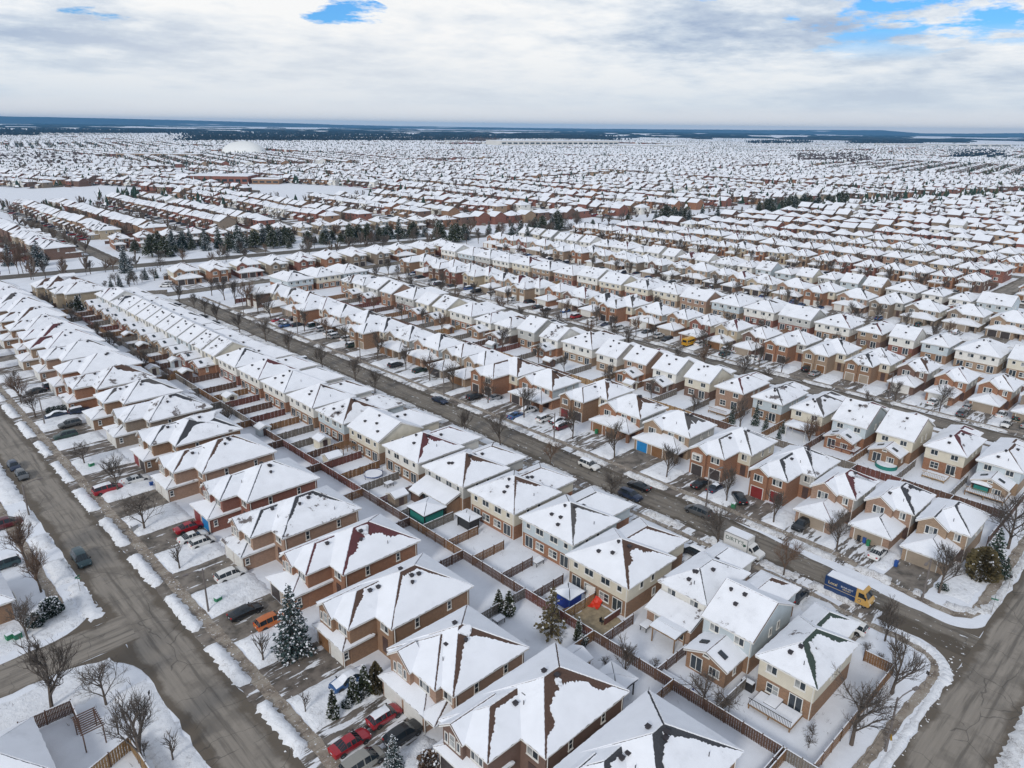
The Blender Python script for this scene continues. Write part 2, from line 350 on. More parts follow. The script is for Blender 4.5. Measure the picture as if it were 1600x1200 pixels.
def inset_poly(pts3, types, offs, rr, seg, amp):
    """Inset a planar roof face by per-edge offsets (start, end) and roughen the thawed edges.  Returns the ring of points and the face normal."""
    n3 = (pts3[1] - pts3[0]).cross(pts3[2] - pts3[1]).normalized()
    u = (pts3[1] - pts3[0]).normalized(); w = n3.cross(u); o = pts3[0]
    P2 = [((p - o).dot(u), (p - o).dot(w)) for p in pts3]; n = len(P2); lines = []
    for i in range(n):
        a = Vector(P2[i]); b = Vector(P2[(i + 1) % n]); d = (b - a).normalized(); nn = Vector((-d.y, d.x))
        lines.append((a + nn * offs[i][0], b + nn * offs[i][1]))
    cor = []
    for i in range(n):
        a, b = lines[i - 1]; c, d = lines[i]; r = b - a; s = d - c; den = r.x * s.y - r.y * s.x
        if abs(den) < 1e-6: cor.append(c.copy()); continue
        t = ((c.x - a.x) * s.y - (c.y - a.y) * s.x) / den; cor.append(a + r * t)
    ring = []; phase = rr.uniform(0, 50)
    for i in range(n):
        a = cor[i]; b = cor[(i + 1) % n]; L = (b - a).length; ring.append(a)
        if types[i] in ('hip', 'ridge') and amp > 0:
            k = max(1, int(L / seg)); d = (b - a).normalized() if L > 1e-4 else Vector((1, 0)); nn = Vector((-d.y, d.x))
            for j in range(1, k):
                t = j / k; o0, o1 = offs[i]; ow = o0 * (1 - t) + o1 * t
                if abs(o1 - o0) > .12:      # wedge: hairline at the eave, widening toward the ridge
                    q = t if o1 > o0 else 1 - t; ow2 = min(o0, o1) * .5 + abs(o1 - o0) * q ** 1.25
                    ow2 += abs(o1 - o0) * .45 * noise.noise(Vector((q * 4.1 + phase, phase, 1.3))) * min(1, q * 3)
                else: ow2 = ow
                ring.append(a + (b - a) * t + nn * (ow2 - ow + rr.random() * amp * (0.10 + 0.75 * ow2)) + d * rr.uniform(-0.25, 0.25) * seg)
        elif types[i] == 'eave' and amp > 0 and L > 2:
            k = max(2, int(L / (seg * 2.2))); d = (b - a).normalized(); nn = Vector((-d.y, d.x))
            for j in range(1, k): ring.append(a + (b - a) * (j / k) + nn * rr.uniform(-0.02, 0.10))
    return [o + u * p.x + w * p.y for p in ring], n3
def add_roof(dk, sn, rr, x0, x1, y0, y1, ze, p, axis, e0, e1, lod, oh=0.42, melt=0.5, sunny=None, snowy=True, wallmb=None, wallmi=1, bare=None):
    """One roof over a rectangle: deck, fascia and the lying snow.  e0/e1: 'h' hipped or 'g' gabled ends of the ridge."""
    if axis == 'x': X0, X1, Y0, Y1 = y0, y1, x0, x1
    else: X0, X1, Y0, Y1 = x0, x1, y0, y1
    gx0, gx1, gy0, gy1 = X0, X1, Y0, Y1
    X0 -= oh; X1 += oh; Y0 -= oh if e0 == 'h' else 0.32; Y1 += oh if e1 == 'h' else 0.32
    zE = ze - oh * p; hw = (X1 - X0) / 2; xm = (X0 + X1) / 2; zR = zE + hw * p
    r0 = Y0 + hw if e0 == 'h' else Y0; r1 = Y1 - hw if e1 == 'h' else Y1
    if r0 > r1 - 0.1:
        if e0 == 'h' and e1 == 'h': r0 = (Y0 + Y1) / 2 - 0.06; r1 = r0 + 0.12
        elif e0 == 'h': r0 = r1 - 0.1
        else: r1 = r0 + 0.1
    V = Vector
    faces = [('L', [V((X0, Y1, zE)), V((X0, Y0, zE)), V((xm, r0, zR)), V((xm, r1, zR))], ['eave', 'hip' if e0 == 'h' else 'rake', 'ridge', 'hip' if e1 == 'h' else 'rake']),
             ('R', [V((X1, Y0, zE)), V((X1, Y1, zE)), V((xm, r1, zR)), V((xm, r0, zR))], ['eave', 'hip' if e1 == 'h' else 'rake', 'ridge', 'hip' if e0 == 'h' else 'rake'])]
    if e0 == 'h': faces.append(('0', [V((X0, Y0, zE)), V((X1, Y0, zE)), V((xm, r0, zR))], ['eave', 'hip', 'hip']))
    if e1 == 'h': faces.append(('1', [V((X1, Y1, zE)), V((X0, Y1, zE)), V((xm, r1, zR))], ['eave', 'hip', 'hip']))
    sw = (lambda q: V((q.y, q.x, q.z))) if axis == 'x' else (lambda q: q)
    KEY = {'x': {'L': 'f', 'R': 'b', '0': 'l', '1': 'r'}, 'y': {'L': 'l', 'R': 'r', '0': 'f', '1': 'b'}}[axis]
    out = {}
    for key, pts, ty in faces:
        pts = [sw(q) for q in pts]
        if axis == 'x':
            pts = pts[::-1]; m = len(pts); ty = [ty[(m - 2 - i) % m] for i in range(m)]
            k = ty.index('eave'); pts = pts[k:] + pts[:k]; ty = ty[k:] + ty[:k]
        fk = KEY[key]; out[fk] = pts
        dk.poly(pts, 0)
        a, b = pts[0], pts[1]; dz = V((0, 0, 0.2))
        dk.poly([a - dz, b - dz, b, a], 1)
        for i, t in enumerate(ty):
            if t == 'rake':
                a2, b2 = pts[i], pts[(i + 1) % len(pts)]; dk.poly([a2 - dz, b2 - dz, b2, a2], 1)
        dk.poly([q - dz for q in pts[::-1]], 1)
        if not snowy: continue
        offs = []
        for i, t in enumerate(ty):
            up = pts[(i + 1) % len(pts)].z > pts[i].z
            if t == 'eave': offs.append((-0.05, -0.05))
            elif t == 'rake': offs.append((0.10, 0.10))
            else:
                base = rr.uniform(0.0, 0.075) * (0.5 + melt)
                top = base
                if fk == sunny:
                    top = base + melt * rr.choice([0.1, 0.25, 0.5, 0.9, 1.4, 2.0]) if t == 'hip' else base + melt * rr.choice([0.0, 0.15, 0.4])
                    if bare and t in bare: top = bare[t] * rr.uniform(1.0, 1.6)
                if t == 'ridge': offs.append((top, top))
                else: offs.append((base, top) if up else (top, base))
        ring, n3 = inset_poly(pts, ty, offs, rr, 0.16 if lod == 0 else 0.6, (0.5 if lod == 0 else 0.5) if lod < 2 else 0)
        th = 0.13; i0 = len(sn.v); m = len(ring)
        sn.v.extend([tuple(q + n3 * th) for q in ring]); sn.f.append(tuple(range(i0, i0 + m))); sn.m.append(0)
        if lod < 2:
            sn.v.extend([tuple(q + n3 * 0.004) for q in ring])
            for k in range(m):
                k2 = (k + 1) % m; sn.f.append((i0 + m + k, i0 + m + k2, i0 + k2, i0 + k)); sn.m.append(0)
    if wallmb is not None:
        zr = ze + (gx1 - gx0) / 2 * p
        for e, yy, flip in ((e0, gy0, False), (e1, gy1, True)):
            if e == 'g':
                tri = [V((gx0, yy, ze)), V((gx1, yy, ze)), V(((gx0 + gx1) / 2, yy, zr))]
                if flip != (axis == 'x'): tri = tri[::-1]
                wallmb.poly([sw(q) for q in tri], wallmi)
    return out
def face_point(pts, s, t):
    """Point on a roof face: s along the eave, t from eave (0) to the top (1)."""
    top = pts[2:]; a = pts[0].lerp(pts[1], s)
    b = top[0] if len(top) == 1 else top[1].lerp(top[0], s)
    return a.lerp(b, t), (pts[1] - pts[0]).cross(pts[2] - pts[1]).normalized()
VENT = {}
def vent_mesh(k):
    if k not in VENT:
        m = MB()
        if k == 'box': m.box(-0.22, 0.22, -0.22, 0.22, 0.05, 0.32); m.box(-0.28, 0.28, -0.28, 0.28, 0.32, 0.37)
        elif k == 'pipe': m.tube((0, 0, -0.1), (0, 0, 0.55), 0.05, 0.05, 6, cap=True)
        elif k == 'turbine': m.tube((0, 0, 0), (0, 0, 0.2), 0.15, 0.15, 8); m.tube((0, 0, 0.2), (0, 0, 0.42), 0.24, 0.27, 10, cap=True); m.tube((0, 0, 0.42), (0, 0, 0.52), 0.27, 0.08, 10, cap=True)
        elif k == 'flue': m.box(-0.25, 0.25, -0.25, 0.25, -0.1, 0.3); m.tube((0, 0, 0.3), (0, 0, 1.25), 0.1, 0.1, 7, cap=True); m.tube((0, 0, 1.25), (0, 0, 1.45), 0.17, 0.17, 7, cap=True)
        VENT[k] = m.data('roof_vent', MT['pipe'] if k in ('flue',) else MT['vent'])
    return VENT[k]
SKY = None
def skylight_mesh():
    global SKY
    if SKY is None:
        m = MB(); m.box(-0.35, 0.35, -0.6, 0.6, 0.0, 0.2, 0, top=1); SKY = m.data('skylight', [MT['black'], MT['glass']])
    return SKY
def roof_item(root, name, me, pts, s, t, tilt=False, lift=0.1):
    q, n = face_point(pts, s, t)
    M = Matrix.Translation(q + n * lift)
    if tilt:
        u = (pts[1] - pts[0]).normalized(); w = n.cross(u); M = M @ Matrix(((u.x, w.x, n.x, 0), (u.y, w.y, n.y, 0), (u.z, w.z, n.z, 0), (0, 0, 0, 1)))
    return link(name, me, root, M)

def house(name, label, loc, rz, spec, lod, group, seed):
    rr = random.Random(seed)
    root = thing(name, label, 'house', loc, rz, group)
    wl = MB(); dk = MB(); sn = MB()
    lowm, upm = spec['low'], spec['up']
    for b in spec['blocks']:
        x0, x1, y0, y1, z1 = b[:5]; zs = b[5] if len(b) > 5 else z1
        if zs < z1:
            wl.box(x0 + 0.04, x1 - 0.04, y0 + 0.04, y1 - 0.04, -0.3, zs, 0, bottom=False); wl.box(x0, x1, y0, y1, zs, z1, 1)
        else: wl.box(x0, x1, y0, y1, -0.3, z1, b[6] if len(b) > 6 else 0, bottom=False)
    fcs = []
    for r in spec['roofs']:
        d = dict(axis='y', e0='h', e1='h', melt=spec.get('melt', 0.5), wallmi=1, p=0.5); d.update(r)
        x0, x1, y0, y1 = d.pop('rect'); ze = d.pop('ze'); nogable = d.pop('nogable', False)
        fcs.append(add_roof(dk, sn, rr, x0, x1, y0, y1, ze, d.pop('p'), d.pop('axis'), d.pop('e0'), d.pop('e1'), lod, sunny=spec.get('sunny'), wallmb=None if nogable else wl, **d))
    wl.build('wall', [MT[lowm], MT[upm]], root)
    ro = dk.build('roof', [MT[spec['rc']], MT[spec.get('trim', 'trim')]], root)
    sn.build('roof_snow', MT['thinsnow'], ro)
    if lod <= 1 or spec.get('keepwin'):
        for w in spec['wins']: add_window(root, lod, *w)
    for g in spec.get('gds', []): garage_door(root, *g)
    if lod == 0 or lod == 1:
        for d in spec.get('doors', []):
            face, a, f, z, w, h, kind = d
            m = MB(); m.box(-w/2, w/2, -0.07, 0, -h/2, h/2, 0)
            if kind == 'patio':
                m = MB(); m.box(-w/2, w/2, -0.06, 0, -h/2, h/2, 0); m.box(-w/2 + 0.1, -0.05, -0.075, -0.06, -h/2 + 0.12, h/2 - 0.1, 1); m.box(0.05, w/2 - 0.1, -0.075, -0.06, -h/2 + 0.12, h/2 - 0.1, 1)
                mats = [MT['trim'], MT['glass']]
            else: mats = [MT[kind]]
            link('patio_door' if kind == 'patio' else 'door', m.data('door', mats), root, face_mat(face, a, f, z))
    for it in spec.get('vents', []):
        ri, fk, kind, s, t = it; s += rr.uniform(-.12, .12); t += rr.uniform(-.1, .05)
        if rr.random() < .3: continue
        if fk in fcs[ri] and lod <= 1: roof_item(root, 'roof_vent', vent_mesh(kind), fcs[ri][fk], s, t)
    for ri, fk, s, t in spec.get('skylights', []):
        if fk in fcs[ri]: roof_item(root, 'skylight', skylight_mesh(), fcs[ri][fk], s, t, True)
    if lod == 0:
        for (x, y, z1) in spec.get('spouts', []):
            m = MB(); m.tube((x, y, 0), (x, y, z1), 0.06, 0.06, 5); m.build('downspout', MT[spec.get('spoutm', 'trim')], root)
        for ex in spec.get('extras', []): ex(root)
    return root

def spec_detached(rr, w=10.5, d=12.7, he=5.8, step=0.34, fw=3.3, gd=5.2, wall='brick_brown', rc='roof_brown', doors=('gd_white', 'gd_white'), sunny='r', gable=True, melt=0.5, garage=True, bare=None, porch=False, up=None):
    """Detached brick house: hipped main block, two-storey front bay, single-storey double garage before it."""
    xs = w * (1 - step); up = up or wall
    B = [(0, w, 0, d, he), (0, xs, -fw, 0.0, he)]
    Rf = [dict(rect=(0, w, 0, d), ze=he, p=0.56, axis='y' if d >= w else 'x', bare=bare),
          dict(rect=(0, xs, -fw, d * 0.42), ze=he + 0.012, p=0.5, axis='y', e0='h' if not gable else 'h', e1='g', nogable=True)]
    W = []
    if gable:   # a small gabled bay on the front of the wing
        gx0, gx1 = xs * 0.06, xs * 0.52
        B.append((gx0, gx1, -fw - 0.55, -fw, he))
        Rf.append(dict(rect=(gx0, gx1, -fw - 0.55, 0.6), ze=he - 0.02, p=0.8, axis='y', e0='g', e1='g', oh=0.28, melt=0.1, wallmi=0))
        gc = (gx0 + gx1) / 2; f = -fw - 0.55
        W += [('f', gc, f, he - 1.15, 0.95, 1.6, 1, 2), ('f', gc - 0.98, f, he - 1.3, 0.55, 1.3, 1, 1), ('f', gc + 0.98, f, he - 1.3, 0.55, 1.3, 1, 1)]
        W += [('f', (gx1 + xs) / 2, -fw, he - 1.35, 1.9, 1.3, 3)]
    else: W += [('f', xs * 0.28, -fw, he - 1.3, 1.7, 1.4, 2), ('f', xs * 0.72, -fw, he - 1.3, 1.7, 1.4, 2)]
    W += [('f', (xs + w) / 2, 0, he - 1.3, min(1.7, w - xs - 0.6), 1.3, 2), ('r', d * 0.3, w, he - 1.5, 0.7, 1.5, 1, 2), ('r', d * 0.72, w, he - 1.5, 0.7, 1.3, 1, 2), ('r', d * 0.5, w, 1.7, 0.7, 1.2, 1),
          ('b', w * 0.25, d, he - 1.3, 1.6, 1.3, 2), ('b', w * 0.72, d, he - 1.3, 1.6, 1.3, 2), ('b', w * 0.3, d, 1.7, 1.8, 1.4, 2), ('l', d * 0.5, 0, he - 1.5, 0.8, 1.3, 1)]
    G = []
    D = [('f', (xs + w) / 2, 0, 1.75, 1.1, 2.3, 'door'), ('b', w * 0.7, d, 1.5, 2.2, 2.2, 'patio')]
    if garage:
        g0 = -gd; B.append((0.15, xs - 0.1, g0, -fw, 2.95))
        Rf.append(dict(rect=(0.15, xs - 0.1, g0, g0 + 2 * (gd - fw + 1.0)), ze=2.95, p=0.38, axis='x', melt=0.12, oh=0.4))
        gw = (xs - 0.25)
        G = [(0.15 + gw * 0.26, g0, gw * 0.40, 2.25, doors[0][3:]), (0.15 + gw * 0.74, g0, gw * 0.40, 2.25, doors[1][3:])]
        W.append(('r', (g0 - fw) / 2 - 0.2, xs - 0.1, 1.6, 0.7, 1.1, 1, 2))
        if porch:
            Rf.append(dict(rect=(xs - 0.2, w - 0.2, -2.6, 2.6), ze=2.85, p=0.33, axis='x', e0='h', e1='h', melt=0.1, oh=0.3))
    V = [(0, 'l', 'box', 0.6, 0.86), (0, 'r', 'box', 0.42, 0.88), (0, 'r', 'box', 0.55, 0.86), (0, 'f', 'pipe', 0.6, 0.4), (0, 'r', 'pipe', 0.7, 0.3), (1, 'r', 'box', 0.35, 0.78), (1, 'r', 'box', 0.6, 0.78), (0, 'r', 'turbine', 0.3, 0.7)]
    S = [(w + 0.07, 0.25, he - 0.2), (w + 0.07, d - 0.3, he - 0.2)]
    if garage: S.append((xs - 0.03, -gd - 0.05, 2.7))
    return dict(low=wall, up=up, rc=rc, blocks=B, roofs=Rf, wins=W, gds=G, doors=D, vents=V, sunny=sunny, melt=melt, spouts=S)
def spec_semi(rr, w=11.0, d=10.6, he=5.35, low='brick_brown', up='siding_white', rc='roof_brown', sunny='l', kind='hip', melt=0.5, fgar=True, ext=False, bare=None, garm='gd_white'):
    """Pair of semi-detached houses under one roof, seen from the back yards: sided upper storey over a brick ground floor."""
    B = [(0, w, 0, d, he, 2.55)]
    Rf = []
    if kind == 'hip': Rf.append(dict(rect=(0, w, 0, d), ze=he, p=0.52, axis='y' if d > w else 'x', bare=bare))
    else: Rf.append(dict(rect=(0, w, 0, d), ze=he, p=0.5, axis='x', e0='g', e1='g', oh=0.35))
    # lower front wing with garages toward the street
    B.append((w * 0.18, w * 0.95, -6.2, 0.0, he - 0.35, 2.55))
    Rf.append(dict(rect=(w * 0.18, w * 0.95, -6.2, d * 0.45), ze=he - 0.35, p=0.5, axis='y', e0='h', e1='g', nogable=True))
    W = []; D = []
    for s in (0, 1):
        o = w * 0.5 * s; m = 1 if s == 0 else -1; c = w * 0.25 + o
        W += [('b', c + m * w * 0.11, d, he - 1.25, 1.7, 1.15, 2), ('b', c - m * w * 0.12, d, he - 1.2, 0.9, 0.95, 1), ('b', c + m * w * 0.12, d, 1.45, 1.8, 1.35, 2, 2)]
        D.append(('b', c - m * w * 0.1, d, 1.3, 1.75, 2.1, 'patio'))
    W += [('l', d * 0.45, 0, he - 1.25, 0.8, 1.2, 1), ('l', d * 0.7, 0, he - 1.25, 0.8, 1.2, 1), ('l', d * 0.4, 0, 1.5, 0.8, 1.3, 1), ('r', d * 0.5, w, he - 1.25, 0.8, 1.2, 1),
          ('f', w * 0.35, -6.2, he - 1.6, 1.6, 1.3, 2), ('f', w * 0.75, -6.2, he - 1.6, 1.6, 1.3, 2)]
    V = [(0, 'b', 'turbine', 0.42, 0.84), (0, 'b', 'box', 0.55, 0.55), (0, 'l', 'box', 0.5, 0.84), (0, 'l', 'pipe', 0.55, 0.3), (0, 'b', 'box', 0.72, 0.36), (1, 'l', 'box', 0.25, 0.8), (1, 'l', 'box', 0.5, 0.8), (0, 'b', 'box', 0.3, 0.4)]
    G = [(w * 0.33, -6.2, 2.5, 2.2, garm[3:]), (w * 0.78, -6.2, 2.5, 2.2, garm[3:])]
    K = []
    if ext:
        B.append((w * 0.08, w * 0.92, d, d + 3.2, 2.6))
        Rf.append(dict(rect=(w * 0.08, w * 0.92, d - 3.2, d + 3.2), ze=2.6, p=0.32, axis='x', e0='g', e1='g', melt=0.1, oh=0.35, nogable=True))
        W = [q for q in W if not (q[0] == 'b' and q[3] < 2)]; D = []
        W += [('b', w * 0.2, d + 3.2, 1.4, 1.5, 1.3, 2), ('b', w * 0.8, d + 3.2, 1.4, 1.5, 1.3, 2)]
        D += [('b', w * 0.4, d + 3.2, 1.2, 1.8, 2.1, 'patio'), ('b', w * 0.6, d + 3.2, 1.2, 1.8, 2.1, 'patio')]
    return dict(low=low, up=up, rc=rc, blocks=B, roofs=Rf, wins=W, gds=G, doors=D, vents=V, sunny=sunny, melt=melt, spouts=[(0.15, d + 0.07, he - 0.2), (w - 0.2, d + 0.07, he - 0.2)], skylights=K)
def spec_single_back(rr, w=7.0, d=10.5, he=5.35, low='brick_brown', up='siding_white', rc='roof_brown', sunny='l', kind='gable', ext=True, deck=None, melt=0.5, bare=None, extlow=None):
    """Narrow two-storey house seen from its yard: sided upper floor, brick rear room with a low gable and skylights."""
    B = [(0, w, 0, d, he, 2.55)]; Rf = []; K = []
    if kind == 'gable': Rf.append(dict(rect=(0, w, 0, d), ze=he, p=0.55, axis='x', e0='g', e1='g', oh=0.35))
    else: Rf.append(dict(rect=(0, w, 0, d), ze=he, p=0.55, axis='y', bare=bare))
    B.append((w * 0.25, w, -5.0, 0, he - 0.5, 2.55))
    Rf.append(dict(rect=(w * 0.25, w, -5.0, d * 0.45), ze=he - 0.5, p=0.55, axis='y', e0='h', e1='g', nogable=True, bare=bare))
    W = [('b', w * 0.25, d, he - 1.2, 1.4, 1.15, 2), ('b', w * 0.76, d, he - 1.2, 1.4, 1.15, 2), ('l', d * 0.35, 0, he - 1.3, 0.7, 1.2, 1), ('l', d * 0.55, 0, he - 1.3, 0.7, 1.2, 1), ('r', d * 0.5, w, he - 1.3, 0.7, 1.2, 1),
         ('f', w * 0.6, -5.0, he - 1.8, 1.8, 1.3, 2)]
    D = []
    if ext == 'lean':       # full-width lean-to across the back
        e = 3.2; B.append((0.1, w - 0.1, d, d + e, 2.6))
        Rf.append(dict(rect=(0.1, w - 0.1, d - e, d + e), ze=2.6, p=0.36, axis='x', e0='g', e1='g', melt=0.1, oh=0.35, nogable=True))
        W.append(('b', w * 0.7, d + e, 1.5, 1.6, 1.2, 2)); D.append(('b', w * 0.25, d + e, 1.3, 1.7, 2.0, 'patio'))
    elif ext:
        e = 4.4; x0, x1 = w * 0.12, w * 0.92
        B.append((x0, x1, d, d + e, 2.75))
        Rf.append(dict(rect=(x0, x1, d - 0.4, d + e), ze=2.75, p=0.42, axis='y', e0='g', e1='g', oh=0.35, melt=0.15, wallmi=0))
        W += [('b', x0 + (x1 - x0) * 0.27, d + e, 1.5, 1.5, 1.25, 3), ('b', (x0 + x1) / 2, d + e, 3.25, 0.9, 0.4, 1), ('l', d + e * 0.5, x0, 1.5, 0.7, 1.2, 1)]
        D.append(('b', x0 + (x1 - x0) * 0.73, d + e, 1.35, 1.7, 2.1, 'patio'))
        K = [(2, 'l', 0.3, 0.55), (2, 'r', 0.6, 0.55)]
    else:
        W += [('b', w * 0.7, d, 1.5, 1.6, 1.4, 2, 2), ('b', w * 0.12 + 0.5, d, 0.55, 0.7, 0.5, 1)]
        D.append(('b', w * 0.28, d, 1.4, 1.7, 2.1, 'patio'))
    V = [(0, 'b', 'turbine', 0.3, 0.86), (0, 'b', 'box', 0.55, 0.84), (0, 'b', 'box', 0.42, 0.5), (0, 'b', 'pipe', 0.7, 0.4), (0, 'l', 'box', 0.5, 0.75), (1, 'l', 'box', 0.3, 0.8), (1, 'l', 'box', 0.55, 0.8)]
    return dict(low=low, up=up, rc=rc, blocks=B, roofs=Rf, wins=W, gds=[(w * 0.62, -5.0, 2.5, 2.2, 'white')], doors=D, vents=V, sunny=sunny, melt=melt, skylights=K, spouts=[(0.15, d + 0.07, he - 0.2)])
def spec_front(rr, w=11.0, d=9.6, he=5.4, wall='brick_tan', side='siding_white', rc='roof_brown', sunny='r', kind='semi', melt=0.5, gds=('gd_dark', 'gd_dark'), gproj=3.6, bare=None, bay=False):
    """House seen from the street: brick front, sided flanks, gabled bay on the left, garage with its own low roof."""
    B = []; W = []; D = []; G = []; K = []
    if kind == 'semi':
        B.append((0, w, 0, d, he, 2.6))
        Rf = [dict(rect=(0, w, 0, d), ze=he, p=0.55, axis='y' if d > w else 'x', bare=bare)]
        gx1 = w * 0.42; B.append((0.1, gx1, -0.7, 0, he, he))
        Rf.append(dict(rect=(0.1, gx1, -0.7, d * 0.5), ze=he - 0.02, p=0.62, axis='y', e0='g', e1='g', oh=0.32, melt=0.25, wallmi=0))
        W += [('f', gx1 * 0.5, -0.7, he - 1.25, 1.9, 1.35, 3), ('f', w * 0.6, -0.06, he - 1.25, 1.5, 1.3, 2), ('f', w * 0.84, -0.06, he - 1.25, 1.5, 1.3, 2)]
        B.append((0, w * 0.74, -gproj, 0, 2.75)); Rf.append(dict(rect=(0, w * 0.98, -gproj, gproj), ze=2.75, p=0.36, axis='x', melt=0.1, oh=0.4))
        B.append((w * 0.9, w * 0.96, -gproj + 0.2, -gproj + 0.8, 2.75))
        G = [(w * 0.18, -gproj, 2.6, 2.2, gds[0][3:]), (w * 0.53, -gproj, 2.6, 2.2, gds[1][3:])]
        D = [('f', w * 0.85, -0.05, 1.3, 1.1, 2.2, 'door')]
        B.append((0.02, w - 0.02, -0.06, 0.0, he))
    elif kind == 'step':      # garages under a two-storey wing that steps forward
        xs = w * 0.72; B += [(0, w, 0, d, he, 2.6), (0, xs, -5.6, 0, he, he)]
        Rf = [dict(rect=(0, w, 0, d), ze=he, p=0.55, axis='x' if w > d else 'y', bare=bare), dict(rect=(0, xs, -5.6, d * 0.5), ze=he + 0.01, p=0.5, axis='y', e0='h', e1='g', nogable=True)]
        gx1 = xs * 0.5; B.append((0.05, gx1, -6.3, -5.6, he, he)); Rf.append(dict(rect=(0.05, gx1, -6.3, -2.0), ze=he - 0.03, p=0.62, axis='y', e0='g', e1='g', oh=0.3, melt=0.2, wallmi=0))
        if bay:
            def oriel(root, gx1=gx1):
                m = MB(); m.box(gx1 * 0.2, gx1 * 0.8, -6.9, -6.302, he - 2.15, he - 0.7, 0); o = m.build('bay_window', [MT['trim']], root)
                link('pane', window_mesh(gx1 * 0.5, 1.15, 2, 2, 1, 'plain')[0], o, Matrix.Translation((gx1 * 0.5, -6.91, he - 1.42)))
            K.append(oriel)
        else: W.append(('f', gx1 * 0.5, -6.3, he - 1.3, 1.8, 1.35, 3))
        W += [('f', (gx1 + xs) / 2, -5.6, he - 1.3, 1.9, 1.3, 3), ('f', (xs + w) / 2, 0, he - 1.3, 1.2, 1.3, 2)]
        G = [(gx1 * 0.5, -6.3, 2.3, 2.2, gds[0][3:]), ((gx1 + xs) / 2 + 0.1, -5.6, 2.3, 2.2, gds[1][3:])]
        D = [('f', (xs + w) / 2, 0, 1.3, 1.1, 2.2, 'door')]
    else:                     # narrow house with a wide single garage
        B.append((0, w, 0, d, he, 2.6)); B.append((0.02, w - 0.02, -0.06, 0.0, he))
        Rf = [dict(rect=(0, w, 0, d), ze=he, p=0.58, axis='y', e0='h', e1='h', bare=bare)]
        gx1 = w * 0.6; B.append((0.05, gx1, -1.0, 0, he, he)); Rf.append(dict(rect=(0.05, gx1, -1.0, d * 0.45), ze=he - 0.02, p=0.68, axis='y', e0='g', e1='g', oh=0.32, melt=0.3, wallmi=0))
        B.append((-0.05, w * 0.86, -6.0, 0, 2.6)); Rf.append(dict(rect=(-0.05, w * 0.86, -6.0, 1.8), ze=2.6, p=0.4, axis='y' if w * .86 < 7.8 else 'x', e0='h', e1='g', melt=0.1, oh=0.4, nogable=True))
        W += [('f', gx1 * 0.5, -1.0, he - 1.2, 1.9, 1.45, 3), ('f', (gx1 + w) / 2, -0.06, he - 1.3, 1.0, 1.3, 2)]
        G = [(w * 0.4, -6.0, 4.4, 2.15, gds[0][3:])]
        D = [('f', w * 0.93, -0.05, 1.3, 0.9, 2.1, 'door')]
    W += [('r', d * 0.5, w, he - 1.4, 0.7, 1.3, 1), ('r', d * 0.8, w, he - 1.4, 0.7, 1.2, 1), ('b', w * 0.3, d, he - 1.2, 1.5, 1.2, 2), ('b', w * 0.72, d, he - 1.2, 1.5, 1.2, 2), ('b', w * 0.3, d, 1.5, 1.6, 1.4, 2), ('l', d * 0.5, 0, he - 1.4, 0.7, 1.2, 1)]
    D.append(('b', w * 0.7, d, 1.3, 1.8, 2.1, 'patio'))
    V = [(0, 'r', 'box', 0.5, 0.85), (0, 'r', 'box', 0.62, 0.83), (0, 'r', 'pipe', 0.7, 0.4), (0, 'b', 'turbine', 0.5, 0.7), (1, 'r', 'box', 0.4, 0.75), (0, 'f', 'pipe', 0.7, 0.4)]
    return dict(low=wall, up=side, front=wall, rc=rc, blocks=B, roofs=Rf, wins=W, gds=G, doors=D, vents=V, sunny=sunny, melt=melt, spouts=[(w - 0.1, -0.09 if kind != 'step' else -0.05, he - 0.2)], extras=K)
